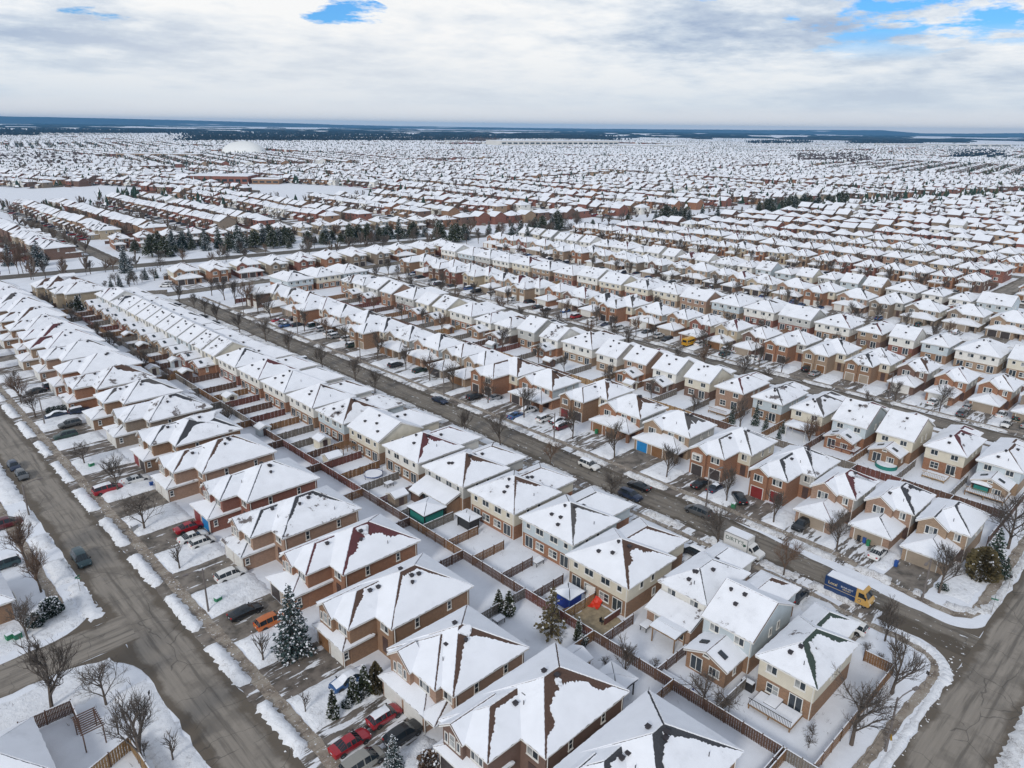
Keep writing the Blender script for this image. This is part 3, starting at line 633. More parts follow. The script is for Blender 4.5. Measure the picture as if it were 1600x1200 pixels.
# ------------------------------------------------------------------ vehicles (front toward +Y, on the ground)
PAINT = {}
for k, c in dict(red=(0.33, 0.012, 0.022), white=(0.74, 0.74, 0.73), black=(0.014, 0.015, 0.017), grey=(0.11, 0.115, 0.12), silver=(0.42, 0.43, 0.44), navy=(0.015, 0.028, 0.065), teal=(0.02, 0.055, 0.065),
                 orange=(0.50, 0.13, 0.02), beige=(0.30, 0.29, 0.26), green=(0.02, 0.05, 0.04), maroon=(0.11, 0.012, 0.02), blue=(0.03, 0.10, 0.26)).items():
    PAINT[k] = flat('paint_' + k, c, 0.32, 0.25 if k not in ('white', 'red', 'orange') else 0.0, 0.6)
CARDEF = {   # y, z bottom, half width, belt height, roof height, roof half width, kind of section
 'sedan': (2.35, [(-2.36, .36, .70, .74, .80, .58), (-2.27, .24, .85, .88, .95, .70), (-1.62, .2, .90, .94, 1.01, .72), (-0.80, .2, .92, .95, 1.40, .56), (-0.28, .2, .92, .95, 1.445, .57), (-0.2, .2, .92, .95, 1.45, .57), (0.35, .2, .92, .94, 1.43, .56), (1.12, .2, .91, .92, .98, .70), (2.02, .2, .88, .75, .82, .68), (2.30, .26, .78, .62, .70, .58), (2.38, .36, .66, .56, .60, .5)], 3, 6, 1.45, -1.42),
 'suv': (2.3, [(-2.32, .42, .74, .84, .92, .60), (-2.26, .3, .88, 1.0, 1.10, .70), (-1.95, .27, .92, 1.03, 1.58, .58), (-1.0, .26, .93, 1.04, 1.67, .61), (-0.15, .26, .93, 1.03, 1.68, .61), (-0.07, .26, .93, 1.03, 1.68, .61), (0.5, .26, .93, 1.02, 1.62, .59), (1.15, .26, .92, 1.0, 1.08, .72), (2.0, .26, .89, .90, .98, .68), (2.26, .32, .80, .74, .84, .58), (2.33, .42, .7, .66, .7, .5)], 2, 6, 1.42, -1.38),
 'hatch': (2.05, [(-2.08, .38, .72, .80, .88, .58), (-2.0, .26, .86, .94, 1.02, .68), (-1.62, .22, .89, .96, 1.40, .54), (-0.8, .22, .9, .96, 1.49, .57), (-0.2, .22, .9, .96, 1.51, .57), (-0.12, .22, .9, .96, 1.51, .57), (0.45, .22, .9, .95, 1.46, .56), (1.2, .22, .89, .92, .98, .68), (1.8, .22, .86, .78, .86, .64), (2.05, .28, .76, .64, .72, .54), (2.1, .38, .66, .56, .6, .48)], 2, 6, 1.28, -1.25),
 'van': (2.5, [(-2.52, .4, .76, .9, .98, .64), (-2.46, .26, .93, 1.02, 1.14, .76), (-2.25, .22, .97, 1.05, 1.66, .66), (-1.1, .22, .98, 1.06, 1.76, .68), (-0.25, .22, .98, 1.06, 1.77, .68), (-0.15, .22, .98, 1.06, 1.77, .68), (0.6, .22, .98, 1.03, 1.70, .65), (1.65, .22, .95, .98, 1.06, .72), (2.25, .22, .90, .80, .90, .66), (2.47, .3, .80, .66, .74, .56), (2.53, .4, .7, .58, .62, .5)], 2, 6, 1.62, -1.55),
}
WHEEL = {}
def wheel_meshes(r=0.34, w=0.22):
    k = (r, w)
    if k not in WHEEL:
        t = MB(); n = 16
        for a, b, ra, rb in ((-w/2, w/2, r, r), (-w/2, -w/2, r * .62, r), (w/2, w/2, r, r * .62)):
            for i in range(n):
                p = 2 * math.pi * i / n; q = 2 * math.pi * (i + 1) / n
                t.poly([(a, ra * math.cos(p), ra * math.sin(p)), (a, ra * math.cos(q), ra * math.sin(q)), (b, rb * math.cos(q), rb * math.sin(q)), (b, rb * math.cos(p), rb * math.sin(p))])
        m = MB()
        for s in (-1, 1):
            m.poly([(s * w * .42, r * .62 * math.cos(2 * math.pi * i / n), r * .62 * math.sin(2 * math.pi * i / n) * s) for i in range(n)], 1)
            for i in range(5):
                a = 2 * math.pi * i / 5; c, d = math.cos(a), math.sin(a); x = s * w * .45
                m.poly([(x, -d * .05, c * .05), (x, d * .05, -c * .05), (x, c * r * .6 + d * .045, d * r * .6 - c * .045), (x, c * r * .6 - d * .045, d * r * .6 + c * .045)][::s], 0)
        WHEEL[k] = (t.data('wheel_tyre', MT['tyre']), m.data('wheel_rim', [MT['rim'], MT['black']]))
    return WHEEL[k]
def add_wheels(root, xs, ys, r=0.34, w=0.22):
    t, m = wheel_meshes(r, w)
    for y in ys:
        for s in (-1, 1):
            o = link('wheel', t, root, Matrix.Translation((s * xs, y, r))); link('rim', m, o)
def ring_of(st):
    y, zb, hw, zbelt, zr, hr = st
    half = [(hw * .9, zb), (hw, zb + (zbelt - zb) * .3), (hw, zbelt - .12), (hw - .035, zbelt), (hr, zr - .05), (hr * .62, zr), (0, zr + .012)]
    return [Vector((x, y, z)) for x, z in half] + [Vector((-x, y, z)) for x, z in half[-2::-1]]
def make_car(kind, snow=0):
    L, ST, ra, rb, fy, ry = CARDEF[kind]
    rings = [ring_of(s) for s in ST]; n = len(rings[0])
    parts = {k: MB() for k in ('body', 'windshield', 'rear_window', 'side_window_a', 'side_window_b')}
    for i in range(len(ST) - 1):
        A, B = rings[i], rings[i + 1]
        for j in range(n - 1):
            quad = [A[j + 1], A[j], B[j], B[j + 1]]
            tgt = 'body'
            gl = ra - 1 <= i < rb + 1
            if gl and j in (3, n - 5) and ra - 1 <= i <= rb and ST[i + 1][0] - ST[i][0] > 0.12: tgt = 'side_window_a' if j == 3 else 'side_window_b'
            elif i == rb and j in (4, 5, 6, 7): tgt = 'windshield'
            elif i == ra - 1 and j in (4, 5, 6, 7): tgt = 'rear_window'
            if tgt == 'body': parts['body'].poly(quad, 0)
            else:      # glazing set in from a painted frame
                c = sum(quad, Vector()) / 4; k = 0.93 if tgt[0] != 's' else 0.955
                inn = [c + (q - c) * k for q in quad]
                for a in range(4): parts['body'].poly([quad[a], quad[(a + 1) % 4], inn[(a + 1) % 4], inn[a]], 0)
                parts[tgt].poly(inn, 0)
        parts['body'].poly([A[0], A[n - 1], B[n - 1], B[0]], 1)
    for rr_, fl in ((rings[0], 1), (rings[-1], -1)): parts['body'].poly(rr_[::fl], 0)
    b = parts['body']
    for y in (fy, ry):      # dark wheel arches
        for s in (-1, 1):
            hw = .93 if kind != 'van' else .985
            pts = [(s * (hw + .004), y + .41 * math.cos(a), .30 + .41 * math.sin(a)) for a in [math.pi * k / 8 for k in range(9)]]
            b.poly(pts[::s], 1)
    g = ST[-1]; b.box(-.45, .45, g[0] - .05, g[0] + .012, .4, .53, 1)
    root = bpy.data.objects.new(kind, None); COL.objects.link(root)
    bo = b.build('body', [PAINT['white'], MT['black']], root)
    for k in ('windshield', 'rear_window', 'side_window_a', 'side_window_b'): parts[k].build(k.split('_a')[0].split('_b')[0], MT['carglass'], root)
    hwf = ST[-2][2]; hwr = ST[1][2]
    for s in (-1, 1):
        m = MB(); m.box(s * .5 - .16, s * .5 + .16, L - .22, L - .03, ST[-2][3] - .10, ST[-2][3] + .05); m.build('headlight', MT['lamp_f'], root)
        m = MB(); m.box(s * .62 - .14, s * .62 + .14, -L - .03, -L + .12, ST[1][3] - .16, ST[1][3] + .03); m.build('taillight', MT['lamp_r'], root)
        m = MB(); m.box(s * 1.0 - .1, s * 1.0 + .1, .92 if kind != 'van' else 1.2, 1.06 if kind != 'van' else 1.34, ST[7][3] - .02, ST[7][3] + .13); m.build('mirror', MT['black'], root)
    m = MB(); m.box(-.15, .15, -L - .035, -L + .02, .62, .72); m.build('number_plate', MT['plate'], root)
    add_wheels(root, ST[4][2] - .11, (fy, ry))
    if snow:
        m = MB(); rg = range(ra, rb) if snow == 1 else range(1, len(ST) - 3)
        rr = random.Random(5)
        lift = [rr.uniform(.05, .13) for _ in range(40)]
        for i in rg:
            for j in (4, 5, 6, 7):
                q = [rings[i][j + 1], rings[i][j], rings[i + 1][j], rings[i + 1][j + 1]]
                m.poly([p + Vector((0, 0, lift[(int(p.y * 10) + int(p.x * 10)) % 40] if abs(p.x) < ST[3][5] - .05 else .02)) for p in q])
        m.build('snow_cover', MT['roofsnow'], root, True)
    return root
CARS = {}
def car(kind, paint, loc, rz, label, group=None, snow=0):
    key = (kind, snow)
    if key not in CARS: CARS[key] = make_car(kind, snow); CARS[key].location = (0, -500, -50)
    nm = {'sedan': 'parked_sedan', 'suv': 'parked_suv', 'hatch': 'parked_hatchback', 'van': 'parked_minivan'}[kind]
    c = copy_tree(CARS[key]); c.name = nm; c.location = loc; c.rotation_euler = (0, 0, rz)
    tag(c, label, 'car', group)
    for ch in c.children:
        if ch.name.split('.')[0] == 'body':
            kb = (key, paint)
            if kb not in CARS:
                d = ch.data.copy(); d.materials[0] = PAINT[paint]; CARS[kb] = d
            ch.data = CARS[kb]
    return c
def text_part(name, body, size, mat, parent, M, extrude=0.006):
    cu = bpy.data.curves.new(name, 'FONT'); cu.body = body; cu.size = size; cu.extrude = extrude; cu.align_x = 'CENTER'; cu.align_y = 'CENTER'
    o = bpy.data.objects.new(name, cu); dg = bpy.context.evaluated_depsgraph_get()
    COL.objects.link(o); bpy.context.view_layer.update()
    me = bpy.data.meshes.new_from_object(o.evaluated_get(bpy.context.evaluated_depsgraph_get())); bpy.data.objects.remove(o)
    me.materials.clear(); me.materials.append(mat)
    return link(name, me, parent, M)
def side_text_matrix(x, y, z, s):
    """Lettering on a flank: s=+1 right-hand (+X) side, s=-1 left-hand side; text runs along the vehicle."""
    if s > 0: M = Matrix(((0, 0, 1, x), (1, 0, 0, y), (0, 1, 0, z), (0, 0, 0, 1)))
    else: M = Matrix(((0, 0, -1, x), (-1, 0, 0, y), (0, 1, 0, z), (0, 0, 0, 1)))
    return M
def make_step_van(loc, rz):
    root = thing('delivery_van', 'dark blue delivery van with a yellow cab and cream lettering driving down the street', 'van', loc, rz)
    blue = flat('paint_delivery_blue', (0.007, 0.036, 0.125), 0.35, 0.0, 0.5); yel = flat('paint_delivery_yellow', (0.56, 0.34, 0.10), 0.35, 0.0, 0.5); cream = flat('cream_lettering', (0.78, 0.62, 0.33), 0.5)
    m = MB(); hw = 1.15                                   # cargo box, then a sloping cab
    m.box(-hw, hw, -3.9, 1.35, 0.45, 2.95, 0, bottom=True); m.box(-hw + .1, hw - .1, -3.95, -3.9, 0.5, 2.85, 0)
    m.build('cargo_box', [blue], root)
    m = MB(); m.box(-hw - .012, hw + .012, -3.9, 1.35, 1.28, 1.33, 0); m.build('side_stripe', [cream], root)
    m = MB(); pr = [(1.36, 0.45), (3.55, 0.45), (3.72, 0.62), (3.66, 1.15), (3.30, 1.55), (2.75, 2.62), (2.45, 2.9), (1.36, 2.95)]
    for s in (-1, 1): m.poly([(s * hw, y, z) for y, z in (pr if s > 0 else pr[::-1])], 0)
    for a, b in zip(pr, pr[1:] + pr[:1]): m.poly([(hw, a[0], a[1]), (-hw, a[0], a[1]), (-hw, b[0], b[1]), (hw, b[0], b[1])], 0)
    m.build('cab', [yel], root)
    m = MB(); m.poly([(-1.02, 3.285, 1.62), (1.02, 3.285, 1.62), (1.0, 2.82, 2.54), (-1.0, 2.82, 2.54)][::1]); o = m.build('windshield', MT['carglass'], root)
    for v in o.data.vertices: v.co += Vector((0, .035, .012))
    for s in (-1, 1):
        m = MB(); x = s * (hw + .012); p = [(x, 1.75, 1.6), (x, 3.0, 1.6), (x, 2.62, 2.42), (x, 1.75, 2.42)]; m.poly(p if s > 0 else p[::-1]); m.build('side_window', MT['carglass'], root)
        m = MB(); m.box(s * .8 - .16, s * .8 + .16, 3.66, 3.76, .78, 1.0); m.build('headlight', MT['lamp_f'], root)
        m = MB(); m.box(s * 1.35 - .1, s * 1.35 + .1, 2.95, 3.1, 1.6, 2.05); m.build('mirror', MT['black'], root)
        m = MB(); m.tube((s * (hw + .004), 2.05, 1.02), (s * (hw + .016), 2.05, 1.02), .26, .26, 18, 0, True); m.tube((s * (hw + .016), 2.05, 1.02), (s * (hw + .022), 2.05, 1.02), .19, .19, 18, 1, True); m.build('round_emblem', [blue, yel], root)
        text_part('lettering', 'Local', 0.72, cream, root, side_text_matrix(s * (hw + .012), -2.55, 2.0, s))
        text_part('lettering', 'BUNK-OUT', 0.40, MT['plate'], root, side_text_matrix(s * (hw + .012), -0.15, 2.12, s))
        text_part('lettering', 'DELIVERY', 0.32, cream, root, side_text_matrix(s * (hw + .012), -0.15, 1.74, s))
    m = MB(); m.box(-1.0, 1.0, -3.7, 2.3, 2.965, 3.06); m.build('roof_snow', MT['roofsnow'], root)
    m = MB(); m.box(-1.1, 1.1, 3.6, 3.8, .42, .62); m.build('bumper', MT['black'], root)
    add_wheels(root, hw - .17, (2.85, -2.25), .42, .28); root.scale = (.92, .87, .92)
def make_box_truck(loc, rz):
    root = thing('box_truck', 'white cube truck with green lettering parked at the kerb', 'truck', loc, rz)
    wht = PAINT['white']; grn = flat('dark_green_lettering', (0.012, 0.07, 0.045), 0.5)
    m = MB(); hw = 1.12; m.box(-hw, hw, -3.1, 1.15, .85, 3.15); m.build('cargo_box', [wht], root)
    m = MB()
    for x in (-hw, hw):
        for z in (.85, 3.15): m.box(x - .03, x + .03, -3.13, 1.18, z - .05, z + .05)
    for y in (-3.1, 1.15):
        for x in (-hw, hw): m.box(x - .04, x + .04, y - .04, y + .04, .85, 3.15)
    m.build('box_trim', MT['pipe'], root)
    m = MB(); pr = [(1.2, .4), (3.15, .4), (3.3, .55), (3.3, .95), (3.05, 1.15), (2.3, 1.28), (1.75, 2.02), (1.2, 2.1)]
    for s in (-1, 1): m.poly([(s * .96, y, z) for y, z in (pr if s > 0 else pr[::-1])])
    for a, b in zip(pr, pr[1:] + pr[:1]): m.poly([(.96, a[0], a[1]), (-.96, a[0], a[1]), (-.96, b[0], b[1]), (.96, b[0], b[1])])
    m.build('cab', [wht], root)
    m = MB(); m.poly([(-.85, 2.26, 1.40), (.85, 2.26, 1.40), (.8, 1.84, 1.96), (-.8, 1.84, 1.96)]); m.build('windshield', MT['carglass'], root)
    for s in (-1, 1):
        m = MB(); x = s * .972; p = [(x, 1.35, 1.35), (x, 2.1, 1.35), (x, 1.72, 1.9), (x, 1.35, 1.9)]; m.poly(p if s > 0 else p[::-1]); m.build('side_window', MT['carglass'], root)
        m = MB(); m.box(s * .7 - .15, s * .7 + .15, 3.22, 3.33, .68, .9); m.build('headlight', MT['lamp_f'], root)
        m = MB(); m.box(s * 1.12 - .09, s * 1.12 + .09, 1.95, 2.07, 1.3, 1.62); m.build('mirror', MT['black'], root)
        text_part('lettering', "DIRTY'S", 0.95, grn, root, side_text_matrix(s * (hw + .012), -1.15, 2.25, s))
        m = MB(); x = s * (hw + .012); p = [(x, .45, 1.7), (x, .95, 1.95), (x, .78, 2.3), (x, .42, 2.1)]; m.poly(p if s > 0 else p[::-1]); m.build('leaf_mark', [grn], root)
    m = MB(); m.box(-.9, .9, 3.25, 3.42, .38, .6); m.build('bumper', MT['pipe'], root)
    m = MB(); m.box(-1.02, 1.02, -2.9, .9, 3.16, 3.26); m.build('roof_snow', MT['roofsnow'], root)
    add_wheels(root, .85, (2.45, -1.7), .38, .25)
def make_school_bus(loc, rz):
    root = thing('school_bus', 'small yellow school bus parked in a driveway', 'bus', loc, rz)
    y = flat('paint_bus_yellow', (0.62, 0.33, 0.02), 0.4, 0, .4)
    m = MB(); hw = 1.05
    for st in (0,):
        pr = [(hw, .5), (hw, 2.2), (hw * .8, 2.55), (0, 2.65), (-hw * .8, 2.55), (-hw, 2.2), (-hw, .5)]
        for a, b in zip(pr, pr[1:]): m.poly([(a[0], -2.6, a[1]), (a[0], 1.6, a[1]), (b[0], 1.6, b[1]), (b[0], -2.6, b[1])][::-1])
        m.poly([(x, -2.6, z) for x, z in pr]); m.poly([(x, 1.6, z) for x, z in pr[::-1]])
    m.build('body', [y], root)
    m = MB(); pr = [(1.6, .45), (2.9, .45), (2.95, .9), (2.7, 1.2), (2.1, 1.3), (1.6, 1.9)]
    for s in (-1, 1): m.poly([(s * .92, a, z) for a, z in (pr if s > 0 else pr[::-1])])
    for a, b in zip(pr, pr[1:] + pr[:1]): m.poly([(.92, a[0], a[1]), (-.92, a[0], a[1]), (-.92, b[0], b[1]), (.92, b[0], b[1])])
    m.build('hood', [y], root)
    m = MB(); m.poly([(-.8, -2.615, 1.4), (.8, -2.615, 1.4), (.75, -2.615, 2.15), (-.75, -2.615, 2.15)]); m.build('rear_window', MT['carglass'], root)
    for s in (-1, 1):
        for k in range(4):
            m = MB(); x = s * (hw + .012); y0 = -2.4 + k * .98; p = [(x, y0, 1.45), (x, y0 + .85, 1.45), (x, y0 + .85, 2.1), (x, y0, 2.1)]; m.poly(p if s > 0 else p[::-1]); m.build('side_window', MT['carglass'], root)
        m = MB(); m.box(-hw - .01, hw + .01, -2.6, 1.6, 1.05, 1.13); m.build('side_stripe', MT['black'], root)
        m = MB(); m.box(s * .8 - .1, s * .8 + .1, -2.66, -2.6, .95, 1.2); m.build('taillight', MT['lamp_r'], root)
    add_wheels(root, .88, (2.1, -1.5), .4, .25)

# ------------------------------------------------------------------ trees
def bare_tree(seed, h=8.0, spread=0.5, trunk=0.22, mat='twig', levels=4, clear=0.28):
    rr = random.Random(seed); tr = MB(); cr = MB(); r0 = h * 0.018 + 0.04
    def grow(p, d, L, r, lev, mb):
        n = 3 if lev else 4; pts = [p]; q = p; dd = d.copy()
        for k in range(n):
            dd = (dd + Vector((rr.uniform(-1, 1), rr.uniform(-1, 1), rr.uniform(-.3, .6))) * (.05 if lev == 0 else .10)).normalized(); q = q + dd * (L / n); pts.append(q)
        for k in range(n): mb.tube(pts[k], pts[k + 1], max(.011, r * (1 - .68 * k / n)), max(.008, r * (1 - .62 * (k + 1) / n)), 6 if lev == 0 else 4 if lev == 1 else 3, 0)
        if lev >= levels: return
        m = [10, 6, 5, 4][min(lev, 3)]
        for k in range(m):
            t = rr.uniform(.25 if lev else clear, 1.0) if k else 1.0
            i = min(n - 1, int(t * n)); b = pts[i].lerp(pts[i + 1], t * n - i) if t < 1 else pts[n]
            ax = dd.orthogonal().normalized(); ax.rotate(Matrix.Rotation(rr.uniform(0, 6.283), 3, dd)); nd = (dd * (1.1 if k == 0 else .75) + ax * spread * (1.15 if lev == 0 else 1.15) + Vector((0, 0, .30))).normalized()
            grow(b, nd, L * rr.uniform(.46, .66) * (1.0 if lev else 1.25 - .55 * t), max(.011, r * (.5 if k else .62)), lev + 1, cr)
    grow(Vector((0, 0, -.1)), Vector((0, 0, 1)), h * .55, r0, 0, tr)
    zm = max(v[2] for v in cr.v); s = h / zm
    for mb in (tr, cr): mb.v = [(x * s, y * s, z * s) for x, y, z in mb.v]
    root = bpy.data.objects.new('bare_tree', None); COL.objects.link(root)
    tr.build('trunk', MT['bark'], root); cr.build('crown', MT[mat], root)
    return root
def leaf_clump(mb, c, d, size, rr, mi):
    """A small fan of needle sprays."""
    a = d.orthogonal().normalized(); a.rotate(Matrix.Rotation(rr.uniform(0, 6.28), 3, d)); b = d.cross(a)
    mb.poly([c - a * size * .5, c + d * size * .55 + b * size * .1, c + a * size * .5, c - d * size * .5 - b * size * .08], mi)
def spruce(seed, h=9.0, rad=2.6, mat='needle3', snow=0.45, base=0.06, power=0.85, dens=1.0):
    rr = random.Random(seed); tr = MB(); cr = MB()
    tr.tube((0, 0, -.1), (0, 0, h * .95), .05 + h * .016, .02, 6)
    nl = int(9 + h * 2.2)
    for i in range(nl):
        t = i / (nl - 1); z = h * (base + (1 - base) * t); R0 = rad * (1 - t) ** power + .08
        m = max(3, int((5 + R0 * 4.5) * dens))
        for k in range(m):
            a = rr.uniform(0, 6.283); L = R0 * rr.uniform(.7, 1.12); d = Vector((math.cos(a), math.sin(a), -.28 + .5 * t))
            if h > 4: tr.tube((0, 0, z), Vector((0, 0, z)) + d * L * .9, .03, .012, 3)
            ns = max(2, int(L / .3 * dens))
            for j in range(ns):
                f = (j + rr.random()) / ns
                c = Vector((0, 0, z)) + d * (L * (.25 + .75 * f)) + Vector((rr.uniform(-.16, .16), rr.uniform(-.16, .16), rr.uniform(-.2, .12))) * (1 + f)
                sz = rr.uniform(.3, .52) * (.65 + .35 * min(1, R0))
                leaf_clump(cr, c, (d + Vector((rr.uniform(-.5, .5), rr.uniform(-.5, .5), rr.uniform(-.4, .2)))).normalized(), sz, rr, 0)
                if rr.random() < snow * (.5 + .7 * f): leaf_clump(cr, c + Vector((0, 0, .1)), (d * .9 + Vector((rr.uniform(-.3, .3), rr.uniform(-.3, .3), .05))).normalized(), sz * rr.uniform(.6, 1.0), rr, 1)
    root = bpy.data.objects.new('spruce_tree', None); COL.objects.link(root)
    tr.build('trunk', MT['bark'], root); cr.build('crown', [MT[mat], MT['roofsnow']], root); return root
def column_tree(seed, h=4.5, rad=.75, mat='needle2', snow=0.25, kind='cone'):
    """Clipped or columnar evergreen: many small sprays through a tapering volume."""
    rr = random.Random(seed); cr = MB(); tr = MB(); tr.tube((0, 0, -.1), (0, 0, h * .8), .07, .03, 5)
    n = int(210 * h * rad + 160)
    for i in range(n):
        t = rr.random(); z = h * (.03 + .96 * t)
        if kind == 'cone': R0 = rad * min(1, t / .12 + .55) * (1 - t) ** .7
        elif kind == 'ball': R0 = rad * math.sqrt(max(0, 1 - (2 * t - 1) ** 2))
        else: R0 = rad * min(1, t / .1 + .6) * (1 - t ** 4)
        a = rr.uniform(0, 6.283); rr0 = R0 * math.sqrt(rr.uniform(.35, 1.0)) * (1 + .16 * math.sin(3 * a + 5 * t + seed))
        d = Vector((math.cos(a), math.sin(a), rr.uniform(.2, 1.1))).normalized(); c = Vector((math.cos(a) * rr0, math.sin(a) * rr0, z))
        leaf_clump(cr, c, d, rr.uniform(.2, .42) * min(1.3, .6 + rad * .5), rr, 0)
        if rr.random() < snow: leaf_clump(cr, c + d * .08 + Vector((0, 0, .06)), Vector((d.x, d.y, .25)).normalized(), rr.uniform(.16, .36), rr, 1)
    root = bpy.data.objects.new('cedar_tree', None); COL.objects.link(root)
    tr.build('trunk', MT['bark'], root); cr.build('crown', [MT[mat], MT['roofsnow']], root); return root
PROTO = {}
def proto(key, fn):
    if key not in PROTO: PROTO[key] = fn(); PROTO[key].location = (0, -500, -60)
    return PROTO[key]
def drop_protos():
    for d in (PROTO, CARS):
        for o in d.values():
            if isinstance(o, bpy.types.Object): remove_tree(o)
def plant(key, fn, x, y, s, label, name, cat='tree', group=None, z=0.0, sz=None):
    c = dup(proto(key, fn), (x, y, z), rng.uniform(0, 6.28), label, group, (s, s, sz) if sz else s); c.name = name; c['category'] = cat; return c
# ------------------------------------------------------------------ ground, roads, snow
def sheet(name, pts, z, mat, origin=None, rz=0.0, kind='structure'):
    """Flat polygon; its own origin and heading give the road material its along-the-street axis."""
    ox, oy = origin if origin else (0, 0); c, s = math.cos(-rz), math.sin(-rz); m = MB()
    m.poly([((x - ox) * c - (y - oy) * s, (x - ox) * s + (y - oy) * c, 0) for x, y in pts])
    o = m.build(name, mat); o.location = (ox, oy, z); o.rotation_euler = (0, 0, rz); o['kind'] = kind; return o
def ragged(pts, step=1.2, amp=0.35, seed=1, closed=True):
    rr = random.Random(seed); out = []; n = len(pts)
    for i in range(n):
        a = Vector(pts[i]); b = Vector(pts[(i + 1) % n]); L = (b - a).length; k = max(1, int(L / step)); d = (b - a) / max(L, 1e-6); nn = Vector((-d.y, d.x))
        for j in range(k): out.append(tuple(a + (b - a) * (j / k) + nn * (rr.uniform(-amp, amp) if j else 0)))
    return out
m = MB(); RG = 20500.0; NS = 72      # the land as one sheet out to the horizon
inner = [(math.cos(2 * math.pi * k / NS), math.sin(2 * math.pi * k / NS)) for k in range(NS)]
rads = [0, 700, 3000, 9000, RG]
for a, b in zip(rads, rads[1:]):
    for k in range(NS):
        p, q = inner[k], inner[(k + 1) % NS]
        if a == 0: m.poly([(0, 0, 0), (p[0] * b, p[1] * b, 0), (q[0] * b, q[1] * b, 0)])
        else: m.poly([(p[0] * a, p[1] * a, 0), (p[0] * b, p[1] * b, 0), (q[0] * b, q[1] * b, 0), (q[0] * a, q[1] * a, 0)])
struct(m.build('ground', MT['snow']))
ASY = asphalt('asphalt_street', 'y', half=3.7, snow=0.36); ASX = asphalt('asphalt_cross_street', 'y', half=4.2, snow=0.36); ASD = asphalt('asphalt_damp_street', 'y', (0.205, 0.18, 0.15), half=3.9, snow=0.42)
DRV = [driveway_mat('driveway_clear', (0.20, 0.175, 0.15), 0.39), driveway_mat('driveway_part_cleared', (0.165, 0.14, 0.12), 0.45), driveway_mat('driveway_snowy', (0.17, 0.148, 0.128), 0.51), driveway_mat('driveway_covered', (0.19, 0.17, 0.15), 0.56)]
def street(name, x, half, y0, y1, mat, z=0.03, along='y', seed=0):
    if along == 'y': pts = [(x - half, y0), (x + half, y0), (x + half, y1), (x - half, y1)]; org, rz = (x, 0), 0.0
    else: pts = [(y0, x - half), (y1, x - half), (y1, x + half), (y0, x + half)]; org, rz = (0, x), -math.pi / 2
    return sheet(name, ragged(pts, 1.6, 0.22, seed), z, mat, org, rz)
street('road', 23.3, 3.75, 20, 345, ASY, 0.030, seed=11)
sheet('road', ragged([(98.0, 12), (98.2, 24), (98.7, 31), (99.8, 40), (100.3, 55), (100.3, 292), (108.4, 292), (108.4, 62), (107.6, 48), (105.8, 35), (104.8, 26), (104.4, 19), (104.6, 12)], 1.6, .2, 12), 0.030, ASD, (104.3, 0), 0)
street('road', 186.2, 4.0, 8, 300, ASD, 0.030, seed=13)
street('road', 267.2, 4.0, 40, 318, ASD, 0.030, seed=14)
street('road', 346.0, 4.0, 60, 322, ASD, 0.030, seed=15)
street('road', 11.3, 3.9, 48, 235, ASX, 0.034, 'x', 16)
street('road', 95.8, 3.4, -60, 21.5, ASX, 0.034, 'x', 17)
street('road', 303.0, 3.8, 101, 262, ASD, 0.036, 'x', 18)
street('road', 77.5, 4.2, 338, 470, ASX, 0.034, 'x', 19)
def fillet(cx, cy, sx, sy, r, z, mat, org, rz):
    """Kerb return: the curved corner of asphalt where two streets meet."""
    pts = [(cx, cy)] + [(cx + sx * r * (1 - math.sin(t)), cy + sy * r * (1 - math.cos(t))) for t in [k * math.pi / 16 for k in range(9)]]
    if sx * sy < 0: pts = pts[::-1]
    # area between the two kerb lines and the arc centred at (cx+sx r, cy+sy r)
    sheet('road', pts, z, mat, org, rz)
fillet(19.6, 92.4, -1, -1, 8.0, .038, ASY, (23.3, 0), 0); fillet(19.6, 99.2, -1, 1, 8.0, .038, ASY, (23.3, 0), 0)
fillet(98.4, 15.2, -1, 1, 6.5, .038, ASX, (0, 11.3), -math.pi / 2); fillet(104.4, 15.2, 1, 1, 4.5, .038, ASX, (0, 11.3), -math.pi / 2)
# the arterial road beyond the first neighbourhood
def art_y(x): 
    pts = [(-300, 430), (98, 378), (261, 358), (363, 336), (601, 310), (693, 294), (1003, 212), (1500, 60)]
    for (a, b), (c, d) in zip(pts, pts[1:]):
        if x <= c: return b + (d - b) * (x - a) / (c - a)
    return 60
ap = [(x, art_y(x) - 5.5) for x in range(-300, 1001, 60)] + [(x, art_y(x) + 5.5) for x in range(960, -301, -60)]
sheet('road', ap, .03, asphalt('asphalt_arterial', 'y', (0.26, 0.245, 0.225), half=6, snow=0.40), (0, 378), -math.pi / 2 - 0.13)
sheet('road', ragged([(106, 384), (114, 384), (122, 600), (114, 600)], 4, .3, 3), .026, ASD, (110, 384), 0)
# pavements (sidewalks), wet where they have been cleared
def walk(pts, w=1.5, seed=0, z=.045):
    L = []; Rr = []
    for i, p in enumerate(pts):
        a = Vector(pts[max(0, i - 1)]); b = Vector(pts[min(len(pts) - 1, i + 1)]); d = (b - a).normalized(); nn = Vector((-d.y, d.x)) * (w / 2); L.append(Vector(p) + nn); Rr.append(Vector(p) - nn)
    sheet('sidewalk', ragged([tuple(q) for q in Rr] + [tuple(q) for q in L[::-1]], .9, .13, seed), z, MT['walk'])
walk([(29.3, 22), (29.3, 340)], 1.6, 1); walk([(15.6, 102), (15.6, 200)], 1.4, 2)
walk([(97.6, 36), (97.6, 290)], 1.2, 3); walk([(110.9, 38.2), (110.9, 290)], 1.3, 4)
walk([(50, 17.6), (71, 17.5), (80, 17.3), (87, 16.9), (92, 16.9), (94.4, 17.5), (95.8, 19), (96.4, 23), (96.1, 28), (97.3, 35.8)], 1.2, 5)
